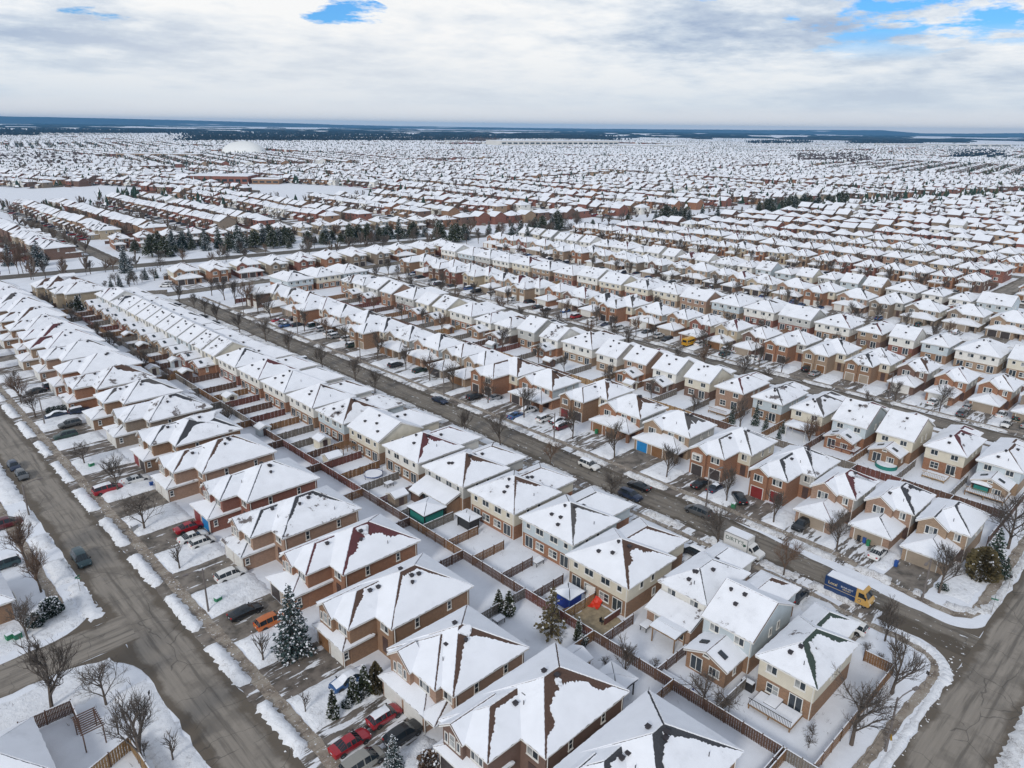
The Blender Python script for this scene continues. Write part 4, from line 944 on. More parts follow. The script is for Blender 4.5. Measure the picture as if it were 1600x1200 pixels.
walk([(160, 17.5), (111, 17.2), (108.6, 17.8), (107.6, 19.2), (107.6, 22), (108.6, 29), (110.9, 38)], 1.4, 6)
walk([(193, 30), (193, 290)], 1.3, 7); walk([(179.4, 30), (179.4, 290)], 1.3, 8)

LAWN = MB(); BERM = MB(); DBERM = MB()
def snow_patch(mb, x0, x1, y0, y1, h, res=0.6, rough=0.22, seed=0, edge=0.9, lump=0.12, z0=0.0):
    """A heaped patch of snow with an uneven rim."""
    nx = max(3, int((x1 - x0) / res)); ny = max(3, int((y1 - y0) / res)); i0 = len(mb.v)
    if x1 - x0 < 0.3 or y1 - y0 < 0.3: return
    for j in range(ny + 1):
        for i in range(nx + 1):
            x = x0 + (x1 - x0) * i / nx; y = y0 + (y1 - y0) * j / ny
            q = Vector((x * .45 + seed, y * .45, seed * .37)); e = min(x - x0, x1 - x, y - y0, y1 - y)
            n1 = noise.noise(q); n2 = noise.noise(q * 3.1)
            if e < res * .6: ox, oy = noise.noise(q * 4.1 + Vector((5, 0, 0))) * rough * 2.2, noise.noise(q * 4.1 + Vector((0, 9, 0))) * rough * 2.2
            else: ox = oy = 0
            t = min(1, e / edge); t = t * t * (3 - 2 * t)
            z = z0 + (h * t * (1 + .35 * n1) + lump * t * n2) if e > 0.001 else z0 - .03
            mb.v.append((x + ox, y + oy, z))
    for j in range(ny):
        for i in range(nx):
            a = i0 + j * (nx + 1) + i; mb.f.append((a, a + 1, a + nx + 2, a + nx + 1)); mb.m.append(0)
DRIVES = []
def driveway(x0, x1, y0, y1, k, seed): 
    sheet('driveway', ragged([(x0, y0), (x1, y0), (x1, y1), (x0, y1)], 1.0, .16, seed), .040, DRV[k])
def frontage(drives, xa, xb, xk0, xk1, y0, y1, hl=.35, hb=.5, res=.6, seed=0, berm=None):
    """Lawns between driveways (x xa..xb) and ploughed heaps along the kerb (x xk0..xk1)."""
    cur = y0; rr = random.Random(seed)
    cb = y0
    for a, b in sorted(drives) + [(y1, y1)]:
        ga, gb = (a + 1.7, b - 1.5) if b - a > 3.5 else (a, b)
        if ga - cb > .8: snow_patch(berm or BERM, xk0 + rr.uniform(-.3, .2), xk1 + rr.uniform(0, .25), cb, ga, hb * rr.uniform(.6, 1.25), min(res, .40), .30, seed + cur * .31, .75, .26)
        cb = gb
        if a - cur > .8:
            snow_patch(LAWN, xa, xb, cur, a, hl * rr.uniform(.7, 1.2), res, .25, seed + cur * .13)
        cur = b
# ------------------------------------------------------------------ rows of houses
ROWS = {}
HCOUNT = 0
def lod_of(x, y):
    d = math.hypot(x, y); return 0 if d < 150 else 1 if d < 620 else 2
WN = {'brick_brown': 'brown brick', 'brick_tan': 'tan brick', 'brick_red': 'red brick', 'brick_orange': 'orange brick', 'brick_dark': 'dark brick', 'brick_beige': 'beige brick', 'brick_pink': 'pinkish brick', 'brick_taupe': 'taupe brick',
      'siding_white': 'white sided', 'siding_cream': 'cream sided', 'siding_blue': 'pale-blue sided', 'siding_grey': 'grey sided'}
NAMED = {}
def place(row, rown, facing, xf, ylo, w, spec, seed, label=None, wall=None):
    """facing -1: front toward -X, +1: front toward +X.  xf is the front wall of the main block."""
    global HCOUNT
    d = spec['blocks'][0][3]
    xc = xf - facing * d / 2; yc = ylo + w / 2
    if not in_frame(xc, yc, 4, 60): return None
    ROWS.setdefault(row, []).append(yc); k = len(ROWS[row])
    loc, rz = ((xf, ylo + w, 0), -math.pi / 2) if facing < 0 else ((xf, ylo, 0), math.pi / 2)
    spec['sunny'] = 'r' if facing < 0 else 'l'
    lab = label or f"{WN[wall]} house, {ORD[k-1]} from the right in the {rown} row past the left street"
    HCOUNT += 1
    return house('house', lab, loc, rz, spec, lod_of(xc, yc), f"houses in the {rown} row past the left street", seed)
BR = ['brick_brown', 'brick_tan', 'brick_red', 'brick_orange', 'brick_dark', 'brick_pink', 'brick_taupe', 'brick_beige']
RC = ['roof_brown', 'roof_maroon', 'roof_slate', 'roof_grey', 'roof_brown', 'roof_slate']
rr = random.Random(21)
# --- first row: detached brick houses facing the left street
A = [ # ylo, w, front x of main block, spec args, label
 (11.6, 10.6, 44.0, dict(wall='brick_brown', rc='roof_slate'), 'dark roofed brick house cut by the bottom edge, nearest of all'),
 (25.4, 10.9, 44.6, dict(wall='brick_brown', rc='roof_slate', melt=1.0, bare={'hip': 0.7, 'ridge': 0.4}), 'brown brick house with snow thawed off dark roof ridges, at the bottom edge'),
 (38.5, 10.4, 42.9, dict(wall='brick_dark', rc='roof_brown', fw=4.6, gd=5.6, melt=1.0, bare={'hip': 1.0, 'ridge': 0.5}, doors=('gd_dark', 'gd_dark')), 'red-brown brick house with wide bare shingle bands along its roof hips'),
 (51.3, 10.6, 41.6, dict(wall='brick_pink', rc='roof_brown', fw=0.9, gd=2.5, d=11, melt=0.9, bare={'hip': 0.8, 'ridge': 0.4}, porch=True, step=.2), 'tan house with double white garage behind two red cars'),
 (65.4, 10.4, 43.3, dict(wall='brick_brown', rc='roof_brown', fw=4.0, gd=5.0, melt=0.5, bare={'hip': 0.3, 'ridge': 0.45}, doors=('gd_brown', 'gd_white')), 'brown brick house with one brown and one white garage door beside spruce'),
 (79.7, 10.2, 45.2, dict(wall='brick_orange', rc='roof_maroon', fw=3.8, gd=6.4, melt=0.9, bare={'hip': 1.5, 'ridge': 0.3}, doors=('gd_dark', 'gd_taupe')), 'brown brick house with broad maroon wedge on its roof, behind orange car'),
 (94.2, 10.2, 43.6, dict(wall='brick_pink', rc='roof_slate', fw=3.4, gd=5.2, d=13.2, melt=0.6, bare={'hip': 0.5, 'ridge': 0.25}), 'tan brick house with black roof hip line behind white hatchback'),
 (108.6, 10.6, 44.8, dict(wall='brick_red', rc='roof_slate', fw=3.0, gd=5.4, doors=('gd_red', 'gd_blue'), melt=0.2), 'orange-red brick house with red and blue garage doors'),
 (124.2, 10.6, 43.8, dict(wall='brick_pink', rc='roof_brown', fw=3.8, gd=5.4, d=13.5, melt=0.35), 'pinkish brick house left of the orange-red one, two brown hip lines'),
 (139.3, 10.6, 44.8, dict(wall='brick_brown', rc='roof_slate', fw=3.4, gd=5.2, melt=1.0, bare={'hip': 2.2, 'ridge': 0.2}, doors=('gd_red', 'gd_dark')), 'brown brick house with large dark thawed patch on its roof'),
 (155.4, 10.2, 45.4, dict(wall='brick_taupe', rc='roof_slate', fw=3.8, gd=6.2, melt=0.5), 'taupe brick house with white garage, eleventh along the left street'),
]
y = 169.0
while y < 330:
    A.append((y, rr.uniform(9.6, 10.6), rr.uniform(43.5, 45.5), dict(wall=rr.choice(['brick_pink', 'brick_tan', 'brick_brown', 'brick_orange']), rc=rr.choice(RC), gable=rr.random() < .6, he=rr.uniform(5.5, 6.2), fw=rr.uniform(2.4, 4.2), gd=rr.uniform(5, 6.2), d=rr.uniform(11.6, 13.8), melt=rr.uniform(.2, 1.0)), None)); y += 14.7 if y < 200 else 13.6
DA = []
for i, (yl, w, xf, kw, lab) in enumerate(A):
    sp = spec_detached(rr, w=w, **kw); place('A', 'first', -1, xf, yl, w, sp, 100 + i, lab, kw['wall'])
    xs = w * (1 - kw.get('step', .34)); DA.append((yl + w - xs - .1, yl + w + .1))
    driveway(26.9, xf - kw.get('gd', 5.2) - .05, yl + w - xs - .1, yl + w + .1, [1, 1, 2, 2, 1, 0, 0, 0, 0, 1, 1][i % 11], 300 + i)
frontage(DA, 30.15, 39.2, 26.7, 28.6, 24, 340, .42, .65, .55, 3)
# --- second row: semis and narrow houses with their backs to the first
B = [
 (24.3, 6.9, dict(k='single', low='brick_brown', up='siding_cream', rc='roof_green', kind='hip', ext=False, melt=.8, bare={'hip': .6, 'ridge': .25}), 'cream corner house with green-grey roof and railed deck, nearest the wide crossroad'),
 (33.2, 6.9, dict(k='single', low='brick_brown', up='siding_blue', rc='roof_brown', kind='gable', ext=True, melt=.5), 'pale grey gabled house with brick rear room and two skylights'),
 (41.3, 7.1, dict(k='single', low='brick_pink', up='siding_white', rc='roof_slate', kind='hip', ext='lean', melt=.1), 'white house with low rear lean-to and timber gazebo in its yard'),
 (50.8, 10.9, dict(low='brick_brown', up='siding_cream', rc='roof_brown', melt=1.0, bare={'hip': 1.1, 'ridge': .4}), 'cream semi with brown thawed roof hip beside the dug-up yard'),
 (63.4, 11.0, dict(low='brick_orange', up='siding_blue', rc='roof_grey', melt=.5, bare={'hip': .45, 'ridge': .15}), 'pale grey-blue semi over brick, fifth from the right in the second row'),
 (76.3, 10.9, dict(low='brick_orange', up='siding_cream', rc='roof_brown', melt=.5), 'cream semi over brown brick beside the black hot-tub shelter'),
 (89.2, 11.0, dict(low='brick_brown', up='siding_grey', rc='roof_brown', ext=True, melt=.8, bare={'hip': .9, 'ridge': .2}), 'grey semi with full-width brick lean-to behind green gazebo'),
 (102.2, 10.9, dict(low='brick_brown', up='siding_white', rc='roof_maroon', melt=.8, bare={'hip': .9, 'ridge': .2}), 'white semi with maroon roof wedge by the trampoline yard'),
 (115.2, 11.0, dict(low='brick_brown', up='siding_cream', rc='roof_brown', kind='gable', melt=.4), 'cream gable-ended semi with pergola, ninth in the second row'),
 (128.3, 10.6, dict(low='brick_orange', up='siding_blue', rc='roof_brown', melt=.8, bare={'hip': 1.0, 'ridge': .3}), 'pale blue semi with brown roof wedge, tenth in the second row'),
 (141.0, 11.0, dict(low='brick_brown', up='siding_white', rc='roof_brown', melt=.6), None),
]
y = 154.2
while y < 182: B.append((y, 11.0, dict(low=rr.choice(BR[:4]), up=rr.choice(['siding_white', 'siding_cream', 'siding_blue']), rc=rr.choice(RC), melt=rr.uniform(.1, .7)), None)); y += 13.0
while y < 296: B.append((y, 7.3, dict(k='single', low=rr.choice(BR[:4]), up=rr.choice(['siding_white', 'siding_cream', 'siding_blue']), rc=rr.choice(RC), kind=rr.choice(['gable', 'gable', 'hip']), melt=rr.uniform(.1, .6)), None)); y += 8.75
DB = []
for i, (yl, w, kw, lab) in enumerate(B):
    kw = dict(kw); single = kw.pop('k', '') == 'single'
    sp = (spec_single_back if single else spec_semi)(rr, w=w, **kw); xb = {0: 72.8, 1: 74.6, 2: 77.0, 3: 72.4}.get(i, 75.2); d = sp['blocks'][0][3]
    place('B', 'second', 1, xb + d, yl, w, sp, 200 + i, lab, kw['up'])
    if single: DB.append((yl + w * .3, yl + w)); driveway(xb + d + 5.0, 100.5, yl + w * .3, yl + w, [2, 3, 1][i % 3], 400 + i)
    else: DB.append((yl + w * .2, yl + w * .95)); driveway(xb + d + 6.2, 100.5, yl + w * .2, yl + w * .95, [2, 3, 1][i % 3], 400 + i)
frontage(DB, 92.3, 96.9, 98.4, 100.6, 28, 290, .35, .45, .6, 5, DBERM)
# --- third row: brick fronts across the central street
C = [
 (22.6, 7.2, 123.0, dict(kind='single', wall='brick_tan', rc='roof_slate', side='siding_grey', gds=('gd_taupe',), melt=.6, bare={'hip': .5, 'ridge': .2}), 'tan brick corner house with taupe garage door beside tall evergreens'),
 (31.2, 7.2, 123.8, dict(kind='single', wall='brick_pink', rc='roof_slate', side='siding_grey', gds=('gd_taupe',), melt=1.0, bare={'hip': 1.4, 'ridge': .2}), 'tan brick house behind white car and row of wheelie bins'),
 (40.0, 7.2, 121.9, dict(kind='single', wall='brick_pink', rc='roof_maroon', side='siding_grey', gds=('gd_taupe',), melt=1.0, bare={'hip': 1.2, 'ridge': .3}), 'tan house with white bay window behind black car'),
 (48.6, 9.4, 125.2, dict(kind='step', wall='brick_orange', rc='roof_slate', side='siding_grey', gds=('gd_red', 'gd_red'), melt=.8, bare={'hip': .6, 'ridge': .4}), 'orange-red brick house with red garage door on the central street'),
 (61.4, 9.6, 125.2, dict(kind='step', wall='brick_orange', rc='roof_grey', side='siding_cream', gds=('gd_dark', 'gd_dark'), melt=.6, bare={'hip': .45, 'ridge': .2}, bay=True), 'orange-brown brick house with white bay window over dark garages'),
 (74.4, 11.0, 123.6, dict(kind='semi', wall='brick_tan', rc='roof_grey', side='siding_grey', gds=('gd_blue', 'gd_brown'), melt=1.0, bare={'hip': 1.6, 'ridge': .2}), 'grey-tan brick house with bright blue garage door'),
 (87.6, 10.8, 124.6, dict(kind='semi', wall='brick_orange', rc='roof_brown', side='siding_grey', gds=('gd_brown', 'gd_brown'), melt=.9, bare={'hip': 1.0, 'ridge': .2}), 'brown brick house left of the blue-garage one across the central street'),
 (100.0, 9.2, 128.5, dict(kind='step', wall='brick_brown', rc='roof_brown', side='siding_cream', gds=('gd_red', 'gd_dark'), melt=.8, bare={'hip': .8, 'ridge': .3}), 'brown house with red garage door behind snow-topped parked cars'),
 (113.0, 11.0, 123.7, dict(kind='semi', wall='brick_orange', rc='roof_brown', side='siding_blue', gds=('gd_dark', 'gd_dark'), melt=.9, bare={'hip': 1.0, 'ridge': .2}), 'orange brick front with pale blue side, behind snow-buried car'),
 (126.0, 10.8, 124.5, dict(kind='step', wall='brick_orange', rc='roof_brown', side='siding_cream', gds=('gd_dark', 'gd_dark'), melt=1.0, bare={'hip': 1.0, 'ridge': .5}), None),
]
y = 138.6
while y < 262:
    k = rr.choice(['semi', 'semi', 'single', 'step']); w = dict(semi=10.6, single=7.2, step=9.6)[k]
    C.append((y, w, rr.uniform(123.4, 125), dict(kind=k, wall=rr.choice(BR[:7]), rc=rr.choice(RC), side=rr.choice(['siding_cream', 'siding_grey', 'siding_blue', 'siding_white']), gds=(rr.choice(['gd_dark', 'gd_white', 'gd_brown', 'gd_taupe']),) * 2, melt=rr.uniform(.3, 1)), None)); y += w + 2.3
def front_row(row, rown, L, kerb, walkx, seed, lawn=True, res=.7):
    DR = []
    for i, (yl, w, xf, kw, lab) in enumerate(L):
        sp = spec_front(rr, w=w, **kw); place(row, rown, -1, xf, yl, w, sp, seed + i, lab, kw['wall'])
        gp = dict(semi=3.6, step=6.3, single=6.0)[kw['kind']]; a, b = (yl + w * .3, yl + w + .1) if kw['kind'] != 'single' else (yl + w * .16, yl + w + .1)
        DR.append((a, b)); driveway(kerb, xf - gp - .03, a, b, [0, 1, 2, 1, 3][(i * 7 + seed) % 5], seed + 50 + i)
    if lawn: frontage(DR, walkx + .8, L[0][2] - 4.5, kerb + .1, walkx - .75, L[0][0] - 4 if row != 'C' else 24, L[-1][0] + 12, .5, .5, res, seed * .1, DBERM)
front_row('C', 'third', C, 108.2, 110.9, 500)
# --- further rows
def back_row(row, rown, y0, y1, xb, seed, wide, ext=.7):
    y = y0; i = 0; DR = []
    while y < y1:
        semi = rr.random() < wide; up = rr.choice(['siding_white', 'siding_cream', 'siding_blue', 'siding_white', 'siding_grey'] if rr.random() < .85 else ['brick_pink', 'brick_tan'])
        if semi: w = 11.2; sp = spec_semi(rr, w=w, d=rr.uniform(10.4, 11.8), he=rr.uniform(5.1, 5.7), low=rr.choice(BR[:5]), up=up, rc=rr.choice(RC), melt=rr.uniform(.2, .9), kind='hip' if rr.random() < .8 else 'gable')
        else: w = 7.2; sp = spec_single_back(rr, w=w, d=rr.uniform(9.8, 11.4), he=rr.uniform(5.1, 5.8), low=rr.choice(BR[:5]), up=up, rc=rr.choice(RC), melt=rr.uniform(.2, 1.1), kind='gable' if rr.random() < .65 else 'hip', ext=rr.random() < ext)
        d = sp['blocks'][0][3]; place(row, rown, 1, xb + rr.uniform(-.5, .7) + d, y, w, sp, seed + i, None, up)
        DR.append((y + w * .25, y + w)); y += w + (2.0 if semi else 2.4); i += 1
    return DR
D1 = [(22.9, dict(low='brick_tan', up='siding_blue', kind='hip', ext=True, rc='roof_brown'), 'pale blue house with brick rear room behind green gazebo deck'),
      (32.4, dict(low='brick_orange', up='siding_cream', kind='hip', ext=False, rc='roof_maroon'), 'cream house over orange brick with plywood-covered back yard'),
      (42.0, dict(low='brick_brown', up='siding_cream', kind='gable', ext=True, rc='roof_maroon'), 'cream gabled house with brick rear room above turquoise covered pool'),
      (51.5, dict(low='brick_orange', up='siding_blue', kind='gable', ext=True, rc='roof_maroon'), 'pale blue gabled house with orange brick rear room and red-railed deck'),
      (61.0, dict(low='brick_orange', up='siding_cream', kind='hip', ext=False, rc='roof_grey'), 'cream house over orange brick with roofed back porch'),
      (70.6, dict(low='brick_brown', up='siding_blue', kind='hip', ext=False, rc='roof_slate'), 'pale blue house, sixth from the right in the fourth row'),
      (80.6, dict(low='brick_pink', up='brick_pink', kind='hip', ext=False, rc='roof_maroon'), 'all-brick pinkish house standing behind the conifer clump')]
for i, (yl, kw, lab) in enumerate(D1):
    bare = {'hip': [.3, .8, .2, .9, .9, .3, .4][i], 'ridge': .2}
    sp = spec_single_back(rr, w=7.2, d=12, melt=.8, bare=bare, **kw); place('D', 'fourth', 1, 156.0 + 12, yl, 7.2, sp, 600 + i, lab, kw['up'])
back_row('D', 'fourth', 90.3, 262, 156.3, 620, .12)
E_ = []; y = 27.0
while y < 285:
    k = rr.choice(['single', 'single', 'semi', 'step']) if y > 60 else 'single'; w = dict(semi=10.6, single=7.2, step=9.6)[k]
    E_.append((y, w, rr.uniform(206, 208), dict(kind=k, wall=rr.choice(BR[:8]), rc=rr.choice(RC), side=rr.choice(['siding_cream', 'siding_grey', 'siding_white']), gds=(rr.choice(['gd_dark', 'gd_white', 'gd_green' if 78 < y < 92 else 'gd_brown', 'gd_taupe', 'gd_taupe']),) * 2, he=rr.uniform(5.1, 5.8), melt=rr.uniform(.3, 1.2)), None)); y += w + 2.4
front_row('E', 'fifth', E_, 190.4, 193.0, 700, True, .9)
back_row('F', 'sixth', 24, 292, 237.6, 800, .85, .3)
G_ = []; y = 51.0
while y < 310:
    k = rr.choice(['semi', 'semi', 'step', 'single']); w = dict(semi=11.0, single=7.2, step=9.6)[k]
    G_.append((y, w, rr.uniform(285.5, 289), dict(kind=k, he=rr.uniform(5.2, 5.9), wall=rr.choice(BR[:8]), rc=rr.choice(RC), side=rr.choice(['siding_cream', 'siding_grey', 'siding_white']), gds=(rr.choice(['gd_dark', 'gd_white', 'gd_taupe']),) * 2, melt=rr.uniform(.2, .8)), None)); y += w + 2.2
front_row('G', 'seventh', G_, 271.3, 274, 900, True, 1.2)
back_row('H', 'eighth', 62, 318, 313.3, 1000, .3, .2)
# --- row facing the elbow at the far end of the central street
x = 112.0; i = 0
while x < 255:
    w = 10.6; wl = rr.choice(['brick_red', 'brick_orange', 'brick_taupe', 'brick_brown']); sp = spec_front(rr, w=w, d=9.6, wall=wl, side='siding_cream', rc=rr.choice(RC), kind=rr.choice(['semi', 'step']), melt=.5)
    sp['sunny'] = 'f'
    if in_frame(x, 322, 3):
        HCOUNT += 1; house('house', f"{WN[wl]} house, {ORD[i]} from the left in the row backing onto the tree-lined main road", (x, 321 - (x - 112) * .1, 0), -.1, sp, 1, 'houses along the elbow street', 1100 + i)
    driveway(x + w * .05, x + w * .7, 307, 316.5 - (x - 112) * .1, 2, 1150 + i)
    x += w + 2.6; i += 1
for i, x in enumerate((139, 152, 165)):
    up = ['siding_blue', 'siding_cream', 'siding_blue'][i]; sp = spec_semi(rr, w=11.2, d=10.8, low='brick_orange', up=up, rc=['roof_slate', 'roof_grey', 'roof_brown'][i], melt=.7); sp['sunny'] = 'b'
    HCOUNT += 1; house('house', f"{WN[up]} semi backing onto the red fence, {ORD[i]} from the left", (x + 11.2, 283.5, 0), math.pi, sp, 1, 'houses at the street elbow', 1180 + i)
# two big beige houses at the end of the first rows
for (xx, yy, w, d, lab, s) in ((64.0, 315.5, 13, 15, 'large beige house with brown thawed roof patches near the main road', 1201), (66.5, 300.5, 10, 14, 'smaller beige hip-roofed house beside the large beige one', 1202)):
    sp = spec_detached(rr, w=w, d=d, wall='brick_beige', rc='roof_brown', garage=False, gable=False, melt=1.0 if s == 1201 else .3, fw=2.5, bare={'hip': 2.0, 'ridge': .4} if s == 1201 else None); sp['sunny'] = 'r'
    HCOUNT += 1; house('house', lab, (xx, yy + w, 0), -math.pi / 2, sp, 1, 'houses near the main road', s)
# bungalows at the lower left, across the left street
for (xx, yy, lab, s, wl) in ((6.8, 81.6, 'white-roofed house at the lower left corner with fenced yard', 1301, 'brick_brown'), (10.4, 108.2, 'brown house at the left edge behind snow-laden shrubs', 1302, 'brick_brown')):
    sp = spec_front(rr, w=9, d=9, he=3.4, wall=wl, side=wl, rc='roof_slate', kind='semi', melt=.1); sp['wins'] = [q for q in sp['wins'] if q[4] < 9 and q[3] > 1.0 and q[0] in 'fr']; sp['sunny'] = 'r'; sp['gds'] = []; sp['blocks'] = [sp['blocks'][0]]; sp['roofs'] = sp['roofs'][:1]; sp['vents'] = sp['vents'][:2]; sp['spouts'] = []; sp['doors'] = []
    HCOUNT += 1; house('house', lab, (xx, yy, 0), math.pi / 2 if s == 1302 else math.pi, sp, 0, None, s)
# ------------------------------------------------------------------ fences
def fence(x0, y0, x1, y1, col, label, h=1.65, near=None, group='back yard fences', cat='fence', z=0.0):
    L = math.hypot(x1 - x0, y1 - y0); mid = ((x0 + x1) / 2, (y0 + y1) / 2)
    if L < .5 or not in_frame(*mid, 1, 60): return
    dist = math.hypot(*mid); near = dist < 125 if near is None else near
    rz = math.atan2(y1 - y0, x1 - x0); rr = random.Random(int(x0 * 31 + y0 * 17)); root = thing('board_fence', label, cat, (x0, y0, z), rz, group)
    m = MB(); bw = .15 if near else .45; n = max(1, int(L / bw))
    for k in range(n):
        x = L * k / n; w = L / n * (.86 if near else .96); s = .025 if k % 2 else -.025; hh = h * rr.uniform(.97, 1.02)
        m.box(x, x + w, s - .012, s + .012, .05, hh, bottom=False)
    for zz in (.35, h * .55, h - .2): m.box(0, L, -.012, .012, zz, zz + .09, bottom=False)
    m.build('board_panel', MT['fence_' + col], root)
    if dist < 230:
        k = max(1, round(L / 2.45))
        for i in range(k + 1):
            p = MB(); x = L * i / k; p.box(x - .06, x + .06, -.06, .06, 0, h + .14); p.build('post', MT['fence_' + ('brown' if col != 'grey' else 'grey')], root)
    s = MB(); i0 = 0
    s.box(.02, L - .02, -.05, .05, h + .04, h + .085)
    if s.f and dist < 200: s.build('snow_cap', MT['roofsnow'], root)
    return root
FC = ['cedar', 'grey', 'brown', 'brown', 'new', 'grey', 'cedar', 'brown', 'red', 'grey']; FN = dict(cedar='cedar', grey='grey', red='red', brown='dark brown', new='pale new')
def yard_fences(name, xs, xa, lots, seed):
    """Back fence pieces along x=xs and side fences from xs to xa at every lot line."""
    rr = random.Random(seed); last = None
    for i, yv in enumerate(lots):
        c = rr.choice(FC)
        xe = xa(yv) if callable(xa) else xa
        fence(min(xs, xe) + .1, yv, max(xs, xe), yv, c, f"{FN[c]} side fence, {ORD[min(i, 49)]} lot line from the right in the {name} yards")
        if last is not None and xs is not None and name in SPINE:
            c = rr.choice(FC); fence(xs, last, xs, yv, c, f"{FN[c]} back fence, {ORD[min(i - 1, 49)]} run from the right along {name} yards")
        last = yv
SPINE = {'first row', 'third row', 'fifth row', 'seventh row'}
la = [24.0] + [a[0] + a[1] + 1.9 for a in A]; la[1] = 23.6; la = sorted(set(round(v, 1) for v in la if v > 20))
yard_fences('first row', 65.3, lambda y: 56.2, la, 31)
lb = [32.2, 40.7, 49.3, 56.2, 62.4, 68.9, 75.4, 81.7, 88.2, 94.7, 101.2, 107.6, 114.2, 120.7, 127.3, 133.7, 140.0, 146.5, 153.1, 159.6, 166.2, 172.6, 179.2] + [181 + 8.75 * k for k in range(1, 13)]
yard_fences('second row', 65.3, lambda y: 72.0 if y < 100 else 74.4, lb, 32)
lc = [21.6, 30.3, 39.3, 48.1, 60.5, 73.0, 86.5, 99.3, 112.0, 125.0] + [c[0] - 1.2 for c in C[10:]]
yard_fences('third row', 144.2, 134.6, lc, 33)
ld = [21.8, 31.2, 40.8, 50.2, 59.8, 69.5, 79.3] + [89.2 + 9.6 * k for k in range(18)]
yard_fences('fourth row', 144.2, 155.6, ld, 34)
yard_fences('fifth row', 226.5, 217.5, [e[0] - 1.2 for e in E_], 35)
yard_fences('sixth row', 226.5, 237.0, [43 + 13.2 * k for k in range(19)], 36)
fence(65.3, 7.6 + 12, 65.3, 24.0, 'grey', 'weathered grey back fence running off the bottom edge', group=None)
fence(72.5, 20.6, 88.0, 20.6, 'cedar', 'long cedar boundary fence along the corner yard beside the wide road', group=None, near=True); fence(65.4, 20.6, 72.5, 20.6, 'cedar', 'end stretch of cedar boundary fence nearest the bottom edge', group=None, near=True); fence(88.0, 20.6, 88.0, 24.2, 'cedar', 'short cedar return fence between corner house and boundary fence', group=None, near=True)
fence(132.0, 21.5, 157, 21.5, 'brown', 'dark brown fence along the side of the far corner yard', group=None)
fence(116, 271, 131, 270, 'red', 'red-brown fence around the yard inside the street elbow', group=None)
fence(6.0, 84.0, 11.2, 83.8, 'brown', 'brown fence with dark rail at the lower left yard', group=None, near=True, h=1.9); fence(11.2, 83.8, 11.0, 80.0, 'brown', 'short brown fence return under the lower left pergola', group=None, near=True, h=1.9)
fence(9.6, 71.8, 14.2, 73.6, 'new', 'tan wooden fence crossing the lower left yard', group=None, near=True, h=1.9); fence(14.2, 73.6, 14.4, 64, 'new', 'tan wooden fence running down to the bottom edge', group=None, near=True, h=1.9)
